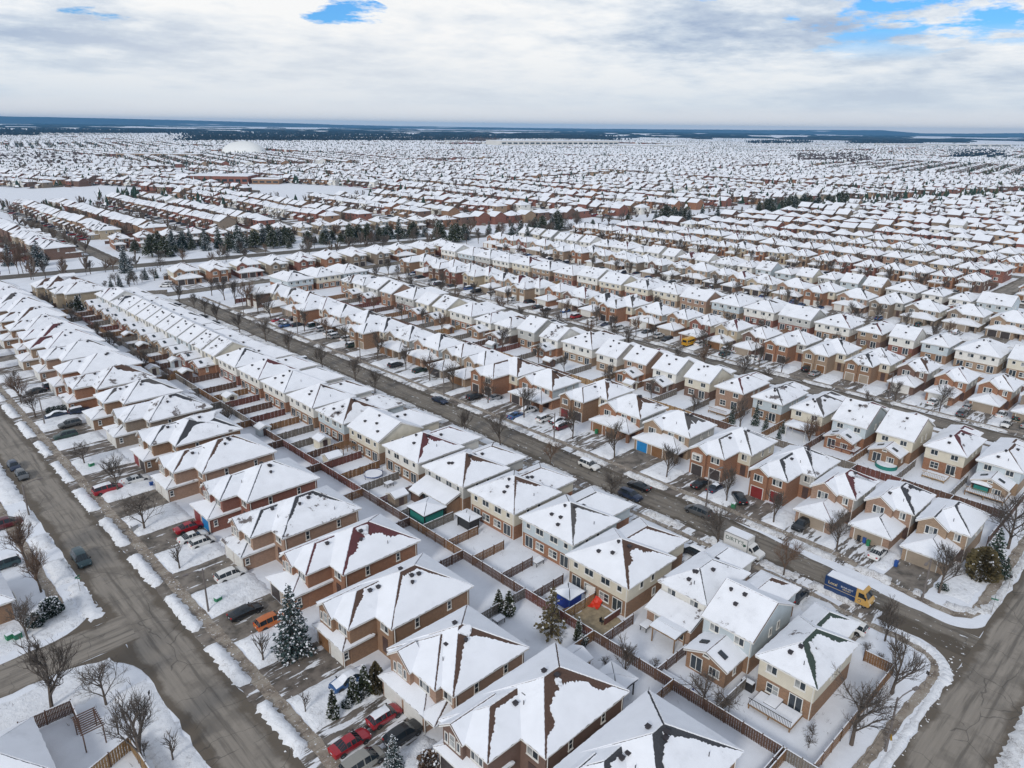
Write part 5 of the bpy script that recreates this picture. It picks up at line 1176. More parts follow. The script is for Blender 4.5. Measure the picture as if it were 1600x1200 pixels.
# ------------------------------------------------------------------ cars
S = -math.pi / 2; T_ = math.pi / 2   # S: nose toward +X, T_: nose toward -X
CL = [
 ('sedan', 'red', 31.9, 57.6, S, 0, 'red sedan parked nose-in near the pavement, lower of two red cars'), ('hatch', 'red', 36.9, 58.3, S, 1, 'red hatchback with snow on its roof beside the white garage'),
 ('suv', 'black', 36.9, 54.6, S, 0, 'black suv parked by the steps below two red cars'), ('van', 'beige', 31.4, 54.4, S, 0, 'beige minivan cut by the bottom edge beside the red sedan'),
 ('sedan', 'blue', 37.0, 66.2, T_, 2, 'blue car buried in snow behind the small cedars'), ('suv', 'orange', 35.6, 83.2, S, 0, 'orange suv half hidden by the tall spruce'),
 ('sedan', 'black', 33.9, 87.6, S, 0, 'black sedan parked beside a snow heap left of orange suv'), ('suv', 'white', 36.3, 97.6, S, 0, 'white suv in front of white garage doors'),
 ('hatch', 'white', 36.9, 109.6, S, 0, 'white hatchback, lower of two white cars by the red-and-blue garage'), ('sedan', 'white', 36.4, 112.3, S, 0, 'white sedan between the white hatchback and the red car'),
 ('sedan', 'red', 37.2, 115.8, S, 0, 'red sedan before the red garage door'), ('sedan', 'white', 36.8, 140.2, S, 0, 'white sedan parked behind the red minivan'),
 ('van', 'red', 31.6, 139.6, S, 1, 'red minivan with snow roof beside the bare tree'), ('suv', 'green', 32.9, 172.2, T_, 0, 'dark green suv facing the left street'),
 ('suv', 'grey', 35.4, 178.7, T_, 0, 'dark grey suv behind the dark green one'), ('sedan', 'navy', 34.6, 187.0, T_, 2, 'navy sedan with snow on its hood beyond the grey suv'), ('suv', 'navy', 39.4, 186.2, S, 1, 'navy suv with snow roof nearest its garage'),
 ('sedan', 'black', 35.4, 208.2, T_, 0, 'black sedan far along the left street driveways'), ('van', 'navy', 39.8, 210.0, S, 1, 'navy minivan with snow cap beside a brick garage far up the street'),
 ('hatch', 'navy', 21.3, 162.4, math.pi, 0, 'navy hatchback at the left kerb, farther of two'), ('hatch', 'grey', 21.5, 156.8, math.pi, 0, 'dark grey hatchback at the left kerb, nearer of two'),
 ('van', 'teal', 21.2, 117.4, math.pi, 0, 'dark teal minivan standing near the left street corner'),
 ('suv', 'white', 105.6, 85.8, math.pi, 1, 'white suv on the central street with snow roof'), ('sedan', 'black', 105.6, 73.4, 0, 0, 'black sedan at the far kerb of the central street'), ('suv', 'navy', 101.4, 72.2, math.pi, 0, 'navy suv driving beside the black sedan'),
 ('van', 'grey', 105.4, 60.2, 0, 0, 'grey minivan at the kerb beside a lamp post'), ('sedan', 'navy', 106.6, 135.2, math.pi, 0, 'navy sedan parked alone farther up the central street'),
 ('suv', 'black', 114.8, 131.4, S, 0, 'black suv in the driveway above the navy sedan'), ('sedan', 'silver', 118.2, 127.6, S, 0, 'silver sedan beside the black suv driveway'),
 ('suv', 'white', 118.3, 115.6, S, 2, 'car wholly buried in snow before the pale-blue-sided house'), ('sedan', 'blue', 113.6, 115.2, S, 0, 'bright blue sedan behind the snow-buried car'),
 ('suv', 'white', 117.2, 109.3, S, 1, 'white suv next to the snow-topped black car'), ('sedan', 'black', 118.6, 106.4, S, 2, 'black sedan with deep snow on top by the red garage'), ('van', 'maroon', 117.0, 103.4, S, 2, 'brown van with snow roof nearest the street tree'),
 ('sedan', 'black', 115.2, 66.0, S, 0, 'black sedan in the driveway of the bay-windowed house'), ('sedan', 'navy', 115.8, 63.0, S, 1, 'navy sedan with white snow patch beside the black one'),
 ('suv', 'black', 115.4, 57.8, -.75, 0, 'black suv seen from behind on the snowy lawn, red tail lights'), ('suv', 'black', 114.5, 45.4, T_, 0, 'black suv alone on a cleared driveway before the bay window'),
 ('sedan', 'white', 115.2, 32.8, S, 0, 'white sedan with dark roof glass beside the wheelie bins'), ('sedan', 'black', 94.6, 36.4, S, 0, 'black sedan peeping out behind the grey gabled house'), ('suv', 'white', 93.2, 28.2, 0, 0, 'white suv behind the cream corner house'),
 ('suv', 'black', 93.4, 53.4, 0, 2, 'black suv under thick snow beside the cube truck'),
 ('sedan', 'white', 198.6, 51.0, S, 1, 'white sedan in dark driveway near the right edge'), ('suv', 'grey', 195.4, 43.4, S, 0, 'grey suv under the right-hand street tree'), ('hatch', 'silver', 201.4, 43.8, S, 0, 'silver hatchback against the wide garage near right edge'),
 ('sedan', 'white', 201.6, 36.6, S, 1, 'white sedan with snow roof by a brick garage at right edge'), ('hatch', 'white', 195.4, 34.0, T_, 0, 'white hatchback closer to the street at the right edge'), ('suv', 'green', 202.6, 33.3, S, 1, 'dark green suv between white cars at right edge'), ('sedan', 'silver', 198.4, 30.6, S, 1, 'silver sedan cut by the right edge'),
 ('van', 'white', 200.2, 120.0, S, 0, 'white van beside the yellow school bus'), ('sedan', 'green', 201.8, 117.0, S, 0, 'dark green sedan beside the white van'), ('hatch', 'silver', 201.0, 111.4, S, 1, 'silver hatchback, left in a group of three cars'), ('suv', 'green', 196.2, 108.9, S, 0, 'dark suv nearest the street in a group of three'), ('sedan', 'white', 202.4, 108.2, S, 1, 'white sedan, right in a group of three cars'),
 ('sedan', 'white', 198.8, 101.2, 0, 0, 'white sedan parked along the street beside a thin tree'), ('suv', 'black', 200.9, 85.1, S, 0, 'black suv before the green garage'), ('sedan', 'silver', 198.6, 81.8, S, 0, 'silver sedan beside the green-garage black suv'),
 ('sedan', 'silver', 279.2, 69.4, S, 2, 'snow-capped car before the orange-brown house on the right'), ('suv', 'green', 280.6, 81.8, S, 0, 'dark suv by a blue-grey garage on the right'),
 ('sedan', 'red', 114.6, 234.4, S, 1, 'red car far up the central street'), ('sedan', 'silver', 114.4, 231.2, S, 1, 'silver car beside the far red one'), ('suv', 'black', 120.2, 232.6, S, 0, 'black suv near a garage far up the street'), ('sedan', 'blue', 113.2, 226.6, S, 1, 'blue car far up the central street'),
 ('suv', 'black', 116.4, 224.0, S, 0, 'black suv next to the far blue car'), ('hatch', 'green', 120.2, 221.0, S, 1, 'dark hatchback by its garage far up the street'), ('suv', 'silver', 120.0, 214.2, S, 1, 'silver suv far up the central street driveways'), ('van', 'white', 119.2, 207.4, S, 1, 'white van, left of three pale cars up the street'), ('suv', 'silver', 118.6, 203.6, S, 1, 'silver suv beside the far white van'),
 ('suv', 'white', 119.6, 198.4, S, 1, 'white suv by a white garage up the street'), ('van', 'green', 117.4, 191.2, S, 1, 'dark green minivan with snow on its roof up the street'), ('suv', 'black', 115.2, 166.0, S, 1, 'black suv with snow roof beside dark driveway'), ('suv', 'green', 117.2, 157.2, S, 0, 'dark green suv below the brown garage roof'), ('sedan', 'black', 121.2, 146.4, S, 0, 'black sedan beside taupe double garage'),
 ('van', 'maroon', 15.0, 137.6, S, 0, 'dark van at the left edge behind trees'), ('suv', 'teal', 12.0, 123.8, T_, 1, 'teal suv with snow-covered top at the left edge'),
]
for k, p, x, yv, rz, sn, lab in CL: car(k, p, (x, yv, .05), rz, lab, None, sn)
nc = 0
for nm, xs, ys in (('fifth', (196, 201), (130, 280)), ('fourth', (171, 176), (95, 250)), ('seventh', (277, 282), (95, 300)), ('sixth', (255, 260), (60, 280)), ('second', (92.5, 97), (150, 285))):
    yv = ys[0]; i = 0
    while yv < ys[1]:
        if rng.random() < .62 and in_frame(xs[0], yv, 1, 0):
            k = rng.choice(['sedan', 'suv', 'hatch', 'van']); p = rng.choice(['white', 'black', 'grey', 'silver', 'navy', 'red', 'black', 'white', 'blue']); sn = rng.choice([0, 1, 1, 2])
            car(k, p, (rng.uniform(*xs), yv, .05), rng.choice([S, S, T_]), f"{p} {dict(sedan='sedan', suv='suv', hatch='hatchback', van='minivan')[k]}{['', ' with snowy roof', ' deep in snow'][sn]}, {ORD[i]} from the right in the {nm} row's driveways", 'cars in the farther driveways', sn); i += 1; nc += 1
        yv += rng.uniform(4, 10)
make_step_van((100.3, 31.2, .05), math.pi); make_box_truck((99.9, 48.2, .05), math.pi); make_school_bus((197.6, 122.6, .05), S)
# ------------------------------------------------------------------ trees
BT = [('bt0', lambda: bare_tree(1, 9, .62)), ('bt1', lambda: bare_tree(2, 9, .48)), ('bt2', lambda: bare_tree(3, 9, .75, clear=.22)), ('bt3', lambda: bare_tree(4, 9, .55, mat='twigr')), ('bt4', lambda: bare_tree(5, 9, .40)), ('sap', lambda: bare_tree(6, 5, .5, levels=2)), ('orch', lambda: bare_tree(8, 4, 1.05, levels=3, clear=.3))]
def bt(x, yv, h, k, label, wide=1.0, group=None, name='bare_tree'):
    key, fn = BT[k]; base = 5 if k == 5 else 4 if k == 6 else 9
    plant(key, fn, x, yv, h / base * wide, label, name, 'tree', group, sz=h / base)
for x, yv, h, k, w, lab in [
 (31.9, 155.2, 5.2, 2, 1.2, 'low spreading bare tree on the lawn by a green utility box'), (33.0, 138.5, 7.6, 0, 1.0, 'bare tree rising in front of the red minivan'), (31.7, 120.7, 7.4, 2, 1.1, 'bare tree beside the grey utility box on the lawn'),
 (31.5, 105.1, 4.6, 5, 1.0, 'thin young tree on the lawn below the white cars'), (31.2, 76.9, 4.9, 5, .9, 'slender sapling standing beside the tall spruce'), (30.8, 65.5, 3.2, 5, .9, 'small leaning sapling above the red sedan'),
 (14.8, 121.7, 9.5, 3, 1.0, 'russet bare tree at the left edge by the lamp post'), (14.6, 112.9, 8.3, 3, .95, 'russet bare tree behind the teal minivan'), (10.6, 102.1, 6.2, 0, 1.1, 'small bare tree beside snow-laden shrubs'), (9.6, 86.4, 10.4, 1, 1.05, 'tall bare tree in front of the lower left side road'),
 (14.4, 82.7, 6.4, 2, 1.0, 'many-stemmed bare tree behind the lower left fence'), (14.4, 70.5, 10.2, 1, 1.0, 'tall pale bare tree at the bottom near the left street'), (17.0, 69.0, 4.0, 5, 1, 'thin bare sapling at the bottom edge by the left street'),
 (62.5, 43.3, 6.2, 4, 1.0, 'bare backyard tree in front of the brown fence'), (65.9, 34.2, 4.6, 6, 1.25, 'gnarled spreading fruit tree in the corner of a snowy yard'), (66.6, 32.0, 3.4, 6, 1.3, 'low wide bare shrub tree beside the fence junction'),
 (72.9, 19.5, 9.6, 0, 1.1, 'large bare tree with many fine branches by the cedar fence'), (84.5, 19.4, 9.2, 1, 1.05, 'tall bare tree on the corner lawn inside the curved path'), (94.2, 23.8, 6.8, 1, .95, 'bare tree by the driveway of the corner house'),
 (111.6, 22.5, 9.0, 1, .95, 'bare street tree on the far corner beside the lamp post'), (133.6, 18.8, 10.3, 2, 1.05, 'large brown bare tree beside the right-hand fence'), (112.1, 38.1, 8.0, 1, .95, 'bare tree between the black suv and white sedan'), (98.7, 40.6, 7.0, 3, 1, 'bare tree at the kerb near the cube truck'),
 (112.4, 49.4, 7.0, 4, 1, 'thin bare tree left of the cleared driveway'), (97.9, 51.8, 8.2, 0, 1.05, 'dark-stemmed bare tree behind the white cube truck'), (112.9, 72.2, 8.2, 1, .9, 'bare tree in front of the orange-brown house'), (113.0, 59.0, 8.0, 1, .85, 'bare tree beside the black suv on the lawn'),
 (96.1, 72.9, 8.0, 0, 1.05, 'bare tree opposite the black sedan on the central street'), (101.0, 92.2, 5.6, 3, 1.1, 'bushy bare tree at the near kerb above the white suv'), (113.3, 85.4, 8.7, 1, .95, 'bare tree in front of the blue garage'), (114.1, 97.8, 8.5, 0, 1, 'bare tree before the brown brick house'),
 (114.1, 113.0, 9.0, 0, 1, 'bare tree beside snow-buried cars'), (99.9, 106.0, 8.3, 1, 1, 'bare tree at the near kerb, third beyond the white suv'), (96.9, 114.3, 7, 4, 1, 'bare tree behind the white semi'), (98.6, 151.7, 7, 0, 1, 'bare tree at the near kerb halfway up the central street')]:
    bt(x, yv, h, k, lab, w)
for i, (x, yv, h) in enumerate([(99.6, 162.3, 7.5), (99.0, 178.3, 7.7), (98.3, 196.2, 7.9), (99.6, 213.4, 8.2), (98.5, 229.5, 7.6), (97.5, 244.6, 8.2), (99.2, 259, 7.4), (100.9, 272.6, 6.3), (98.8, 281.2, 9.0)]): bt(x, yv, h, [0, 1, 4][i % 3], f"bare street tree, {ORD[i]} of those on the near side up the central street", 1, 'street trees on the central street')
for i, (x, yv, h) in enumerate([(114.5, 126, 7.5), (114.8, 140, 8), (115.0, 150, 8), (116.1, 162.3, 7), (116.0, 176.2, 8.8), (116.4, 193.8, 7.4), (115.4, 204, 8), (115.0, 217, 8), (114.6, 240, 9), (114.8, 250, 9), (116.2, 262.1, 11), (115.3, 269.8, 9.8), (115.0, 278.7, 9.8), (114.6, 289.6, 8.4)]): bt(x, yv, h, [1, 0, 3, 4][i % 4], f"bare street tree, {ORD[i]} of those on the far side up the central street", 1, 'street trees on the central street')
for nm, xs, y0, y1, st in (('third street', 179, 60, 285, 9), ('third street', 193.8, 48, 285, 9), ('fourth street', 274.6, 70, 300, 11), ('fourth street', 259.8, 60, 300, 12), ('fifth street', 352, 90, 310, 13), ('left street', 31.5, 190, 330, 12), ('back gardens', 148, 60, 260, 14), ('back gardens', 222, 60, 270, 14), ('back gardens', 60, 150, 300, 22)):
    yv = y0; i = 0; side = 'near' if xs in (179, 259.8) else 'far'
    while yv < y1:
        if rng.random() < .8: bt(xs + rng.uniform(-1, 1), yv, rng.uniform(5.5, 8.5), rng.choice([0, 1, 1, 3, 4]), f"bare tree, {ORD[i]} from the right on the {side} side of the {nm}" if nm != 'back gardens' else f"bare garden tree, {ORD[i]} from the right between rows {dict([(148,'three and four'),(222,'five and six'),(60,'one and two')])[xs]}", rng.uniform(.9, 1.15), 'bare trees along the farther streets'); i += 1
        yv += st * rng.uniform(.7, 1.4)
EVG = [('spr', 'sp0', lambda: spruce(1, 10, 2.7, snow=.5), 10), ('pin', 'sp1', lambda: spruce(2, 10, 3.1, 'needle2', .18, .22, .6), 10), ('thin', 'sp2', lambda: spruce(3, 7.5, 2.0, 'needleb', .16, .12, .9, .7), 7.5), ('cedar', 'ce0', lambda: column_tree(1, 4, .8, 'needle2', .22), 4), ('hedge', 'ce1', lambda: column_tree(2, 4, 1.3, 'needleb', .06, 'col'), 4), ('ball', 'ce2', lambda: column_tree(3, 2.4, 1.3, 'needle', .45, 'ball'), 2.4), ('dark', 'sp3', lambda: spruce(4, 9, 2.2, 'needle', .28, .03, .8), 9), ('rust', 'ce3', lambda: column_tree(5, 1.4, .95, 'twigr', .25, 'ball'), 1.4)]
EVD = {e[0]: e for e in EVG}
def ev(kind, x, yv, h, label, wide=1.0, name=None, cat='tree', group=None, z=0):
    _, key, fn, base = EVD[kind]; plant(key, fn, x, yv, h / base * wide, label, name or ('spruce_tree' if kind in ('spr', 'pin', 'thin', 'dark') else 'cedar_tree'), cat, group, z, sz=h / base)
for a in [('spr', 34.9, 75.6, 10.4, 'tall snow-dusted spruce beside the orange suv', .95), ('cedar', 32.8, 62.6, 4.0, 'small pointed cedar on the lawn above the red sedan', .95), ('cedar', 35.9, 63.1, 3.7, 'snowy cedar, left of the close pair by the buried blue car', 1.15), ('cedar', 37.5, 63.2, 4.3, 'snowy cedar, right of the close pair by the buried blue car', 1.1),
 ('hedge', 38.8, 62.7, 4.4, 'bronze-leaved small tree beside the front steps', .65), ('spr', 33.7, 51.9, 4.6, 'snow-covered young spruce at the bottom edge beside the black suv', 1.0), ('cedar', 60.9, 62.6, 3.9, 'cedar at the fence, right of a pair in a back yard', 1.2), ('cedar', 60.4, 64.2, 3.5, 'cedar at the fence, left of a pair in a back yard', 1.2),
 ('thin', 62.2, 55.5, 7.4, 'thin bronze-green spruce standing at the back fence', 1.15), ('cedar', 63.7, 52.1, 3.8, 'dark narrow cedar by the fence corner', .8), ('hedge', 121.0, 19.4, 5.2, 'dense bronze-green cedar bush on the far corner', 1.35), ('dark', 125.2, 19.0, 7.0, 'snow-flecked spruce behind the bronze cedar bush', 1.2), ('dark', 123.4, 16.9, 3.6, 'small ragged evergreen in front of the snow-flecked spruce', 1.3),
 ('spr', 105.3, 361.2, 12.5, 'tall snowy spruce standing alone by the main road', 1.0), ('spr', 80.9, 405.0, 12.2, 'broad snowy spruce at the left beyond the main road', 1.3), ('spr', 70.4, 413.7, 10, 'snowy spruce at the far left edge beyond the main road', 1.2)]: ev(*a[:5], wide=a[5])
for i in range(5): ev('cedar', 65.0 + .9 * i, 318 - 5.5 * i, 6.5 - .2 * i, f"dark green cedar, {ORD[i]} of the row beside the large beige house", 1.5, None, 'tree', 'cedars beside the beige house')
for i, (x, yv) in enumerate([(150.0, 71.0), (151.8, 74.5), (147.5, 66.5), (148.6, 78.8), (152.0, 67.8)]): ev('dark', x, yv, [4.5, 5.6, 3.6, 5.0, 3.4][i], ['blue-green conifer, left of the backyard clump', 'tallest conifer of the backyard clump', 'small conifer at the right of the backyard clump', 'narrow cedar left of the conifer clump', 'short conifer against the pinkish brick house'][i], .8)
for a in [(12.1, 104.6, 1.9, 'snow-laden round shrub, lower of two by the left house', 1.3), (14.3, 105.6, 2.7, 'snow-laden round shrub, taller of two by the left house', 1.0), (34.7, 62.8, 1.2, 'small round bush capped with snow among the cedars', .9), (63.4, 51.0, 1.7, 'snowy bronze bush beside the narrow cedar', .7), (112.8, 22.4, 1.0, 'low snowy shrub at the foot of the far corner tree', 1.6)]: ev('ball', *a[:4], wide=a[4], name='snowy_shrub', cat='shrub')
ev('rust', 36.5, 49.5, 2.0, 'russet round-headed ornamental tree at the bottom by the brick house', .8, 'ornamental_tree')
for i in range(8): ev('ball', 34.2 + .95 * i, 190.6 - .06 * i, 1.5, f"clipped snowy hedge bush, {ORD[i]} from the street between two driveways", 1.0, 'hedge_bush', 'shrub', 'hedge between two driveways')
for i, (x, yv) in enumerate([(14.2, 78.0), (14.8, 75.6), (13.9, 73.9), (15.0, 71.9), (67.3, 31.6), (66.9, 33.0), (70.6, 20.0 + 3), (69.0, 22.6), (88.8, 22.6), (89.6, 24.4), (62.3, 46.2), (66.6, 41.8)]): bt(x, yv, 1.9, 6, f"low bare bush, {ORD[i]} of the leafless garden bushes", 1, 'leafless garden bushes', 'bare_bush')
# conifers along the main road
rt = random.Random(77); i = 0
for x in [128 + 1.75 * k for k in range(88)]:
    yv = art_y(x) + rt.uniform(12, 26 if x > 215 else 48); h = rt.uniform(4.0, 12.0); kd = rt.choice(['spr', 'pin', 'pin', 'dark', 'pin'])
    ev(kd, x + rt.uniform(-1, 1), yv, h, f"conifer, {ORD[i]} from the left in the belt along the main road", rt.uniform(1.0, 1.7), None, 'tree', 'conifers along the main road'); i += 1
for i, (px, py, h) in enumerate([(290.3, 353.5, 8.5), (295, 347, 9), (292.7, 341.3, 7.5), (317.9, 349.5, 8.6), (321, 344, 7), (365.2, 339.3, 11), (368, 336, 9), (321.5, 318.1, 7), (324, 314, 6.5), (374.5, 312.1, 9), (382, 318, 8), (467.8, 316.9, 13), (464.7, 295.6, 7), (474, 318, 10), (480, 308, 11), (601, 306, 11), (610.4, 301.6, 10), (618, 303, 12), (628, 298, 9), (590, 311, 9), (520, 322, 8), (535, 317, 9), (430, 326, 8), (660, 296, 9), (680, 290, 10), (700, 288, 8)]):
    ev(['dark', 'pin', 'spr'][i % 3], px, py, h, f"dark conifer, {ORD[i]} in the scattered line where the main road runs right", 1.2, None, 'tree', 'conifers where the main road runs right')
for i, (x, yv, h) in enumerate([(68.2, 384.4, 12.7), (70.5, 388, 13.5), (66.0, 391, 11.5), (73.2, 380.5, 10)]): bt(x, yv, h, 3, f"tall brown poplar-like tree, {ORD[i]} in the group at the left by the main road", .6, 'brown trees by the main road')
for j, (cx, cy, n) in enumerate([(365, 339, 7), (470, 317, 9), (612, 302, 9), (655, 297, 8), (700, 292, 8), (322, 316, 5), (292, 345, 6)]):
    for i in range(n):
        ev(rt.choice(['pin', 'dark', 'pin']), cx + rt.uniform(-15, 15), cy + rt.uniform(-9, 9), rt.uniform(8, 14), f"dark evergreen, {ORD[i]} in the {ORD[j]} clump beside the far run of the main road", rt.uniform(1.1, 1.6), None, 'tree', 'evergreen clumps by the far main road')
fence(75, 318, 88, 311, 'grey', 'grey fence slanting across the snow beside the beige house', group=None); fence(88, 311, 103, 304.5, 'grey', 'grey fence ending near the street elbow', group=None)
car('sedan', 'white', (107, 318, .05), 1.0, 'white car, nearer of two standing by the elbow house', None, 1); car('suv', 'silver', (109.2, 321.5, .05), 1.0, 'silver car, farther of two standing by the elbow house', None, 1)
for i in range(16): bt(80 + 2.6 * i + rt.uniform(-1, 1), 326 + rt.uniform(-7, 18), rt.uniform(2, 6.5), rt.choice([6, 0, 2, 1]), f"bare garden tree, {ORD[i]} from the left in the snowy ground before the elbow", 1.1, 'bare trees before the elbow')
for i in range(7): ev(rt.choice(['dark', 'spr', 'ball']), 84 + 4.5 * i, 333 + rt.uniform(-8, 14), rt.uniform(2, 6), f"small evergreen, {ORD[i]} from the left in the snowy ground before the elbow", 1.1, None, 'tree', 'small evergreens before the elbow')
for i in range(46):
    x = 60 + 8.2 * i + rt.uniform(-2, 2); yv = art_y(x) + rt.choice([-1, -1, 1]) * rt.uniform(8, 15) - (rt.uniform(0, 14) if x > 110 else 0)
    bt(x, yv, rt.uniform(6, 9.5), rt.choice([0, 1, 2, 3, 4]), f"bare tree, {ORD[i]} from the left along the main road verges", rt.uniform(.9, 1.3), 'bare trees along the main road')
for i in range(24):
    fence(112 + 6.3 * i, 333.5 - .6 * i, 118 + 6.3 * i, 332.9 - .6 * i, FC[i % 10], f"{FN[FC[i % 10]]} fence, {ORD[i]} run from the left behind the houses along the main road", group='fences along the main road')
# ------------------------------------------------------------------ street furniture
def lamp(x, yv, h, ang, arm, label, sign=False):
    root = thing('street_lamp', label, 'street lamp', (x, yv, 0), ang)
    m = MB(); m.tube((0, 0, 0), (0, 0, h), .15, .10, 8, cap=True); m.build('pole', MT['pole'], root)
    m = MB(); pts = [(0, 0, h - .5), (arm * .3, 0, h - .05), (arm * .7, 0, h + .12), (arm, 0, h + .1)]
    for a, b in zip(pts, pts[1:]): m.tube(a, b, .07, .06, 6)
    m.build('arm', MT['pole'], root)
    m = MB(); m.box(arm - .05, arm + .7, -.17, .17, h - .02, h + .18); m.build('lamp_head', MT['pole'], root)
    m = MB(); m.box(arm + .08, arm + .5, -.1, .1, h - .06, h - .022); m.build('lens', MT['glass2'], root)
lamp(74.8, 16.5, 7.4, -.3, 2.6, 'street lamp with curved arm by the wide road, yellow sign on it'); lamp(30.4, 91.8, 7.0, math.pi, 2.0, 'tall street lamp on the lawn beside the black sedan'); lamp(107.9, 23.6, 7.0, math.pi, 2.0, 'street lamp on the far corner of the central street')
lamp(18.7, 138.5, 6.4, .1, 2.4, 'street lamp by the left kerb near the russet tree'); lamp(31.5, 183.6, 6.8, math.pi, 2.2, 'street lamp in front of the dark grey suv'); lamp(108.6, 60.6, 7.2, -.2, 2.6, 'street lamp behind the grey minivan'); lamp(109.0, 98.7, 7.3, math.pi, 2.0, 'street lamp before the snow-topped parked cars'); lamp(109.4, 211.1, 7, math.pi, 2, 'street lamp far up the central street')
for i, (x, yv) in enumerate([(109.4, 137), (109.4, 175), (109.4, 250), (193.9, 60), (193.9, 98), (193.9, 136), (193.9, 174), (193.9, 212), (274.8, 92), (274.8, 132), (274.8, 172), (274.8, 212)]): lamp(x, yv, 7.2, math.pi, 2.0, f"street lamp, {ORD[i]} of the lamps on the farther streets"); 
def sign_post(x, yv, h, label, kind, ang=0.0):
    root = thing('sign_post', label, 'sign', (x, yv, 0), ang); m = MB(); m.tube((0, 0, 0), (0, 0, h), .03, .03, 6, cap=True); m.build('pole', MT['pole'], root)
    m = MB()
    if kind == 'diamond':
        for s in (-1, 1): m.poly([(0, s * .02, h - .95), (.42, s * .02, h - .53), (0, s * .02, h - .11), (-.42, s * .02, h - .53)][::-s])
        m.build('sign_plate', MT['yellow'], root)
    elif kind == 'street': m.box(-.45, .45, -.015, .015, h - .2, h); m.box(-.015, .015, -.45, .45, h - .45, h - .25); m.build('sign_plate', MT['signgreen'], root)
    else: m.box(-.2, .2, -.02, .0, h - .5, h); m.build('sign_plate', MT['black'], root)
sign_post(18.7, 108.9, 2.8, 'green street name sign on the left corner lawn', 'street', .6); sign_post(18.1, 78.6, 2.4, 'dark sign on a thin post by the lower left verge', 'plate', .8); sign_post(111.6, 15.6, 2.8, 'green street name sign at the far corner', 'street', .3); sign_post(120.3, 15.6, 2.5, 'thin road sign beside the wide road at right', 'plate', 1.2); sign_post(88.6, 17.0, 2.5, 'thin road sign on the snowy verge of the corner lawn', 'plate', 1.2)
root = thing('warning_sign', 'yellow diamond warning sign fixed to the lamp by the wide road', 'sign', (74.72, 16.35, 2.1), .6)
m = MB()
for s in (-1, 1): m.poly([(0, s * .02 - .1, -.45), (.45, s * .02 - .1, 0), (0, s * .02 - .1, .45), (-.45, s * .02 - .1, 0)][::s])
m.build('sign_plate', MT['yellow'], root); m = MB(); m.box(-.06, .06, -.135, -.125, -.2, .08); m.box(-.16, .16, -.135, -.125, -.02, .06); m.build('sign_symbol', MT['black'], root)
def small(name, label, cat, x, yv, parts, rz=0.0, z=0.0, group=None):
    root = thing(name, label, cat, (x, yv, z), rz, group)
    for pn, mat, bx in parts:
        m = MB()
        for b in (bx if isinstance(bx[0], tuple) else [bx]): m.box(*b)
        m.build(pn, MT[mat], root)
    return root
for x, yv, lab, c in ((8.9, 103.7, 'green utility box on snow at the left edge', 'greenp'), (9.7, 103.2, 'dark green smaller utility box beside another at left edge', 'signgreen'), (32.3, 92.9, 'green utility box beside the lamp on the lawn', 'greenp'), (30.5, 122.0, 'grey utility box beside the pavement, snow on top', 'pipe'), (32.6, 152.9, 'green utility box on the lawn near the low tree', 'greenp'), (112.4, 57.2, 'green utility box on the lawn behind the grey minivan', 'greenp')):
    small('utility_box', lab, 'utility box', x, yv, [('cabinet', c, (-.45, .45, -.35, .35, 0, .85)), ('lid', c, (-.48, .48, -.38, .38, .852, .92)), ('snow_cap', 'roofsnow', (-.4, .4, -.3, .3, .922, .99))], .2)
def bin_(x, yv, c, lab, rz=0): small('wheelie_bin', lab, 'bin', x, yv, [('body', c, [(-.24, .24, -.28, .28, .08, .95)]), ('lid', c, (-.28, .28, -.32, .34, .952, 1.02)), ('wheel', 'tyre', (-.28, .28, .2, .34, 0, .2)), ('handle', c, (-.2, .2, .345, .4, .9, .97))], rz)
for x, yv, c, lab in ((40.0, 63.2, 'greenp', 'green wheelie bin beside the white garage corner'), (40.3, 64.2, 'bluep', 'blue wheelie bin behind the green one'), (38.2, 136.2, 'bluep', 'blue wheelie bin standing in the snow before the tan house'), (118.6, 44.6, 'black', 'black wheelie bin against the garage by the black suv'), (118.7, 43.0, 'bluep', 'blue recycling bin against the taupe garage'), (117.7, 36.8, 'black', 'black bin, left of the row by the white sedan'), (117.7, 35.9, 'bluep', 'dark blue bin, middle of the row by the white sedan'), (117.2, 35.1, 'greenp', 'green bin, right of the row by the white sedan'), (114.2, 29.6, 'bluep', 'blue bin fallen on the far snowy lawn'), (70.6, 35.0, 'bluep', 'blue bin tucked between house and fence'), (71.5, 35.4, 'bluep', 'second blue bin between house and fence, farther from the yard'), (120.3, 96.2, 'greenp', 'green bin beside the red garage house')): bin_(x, yv, c, lab, S)
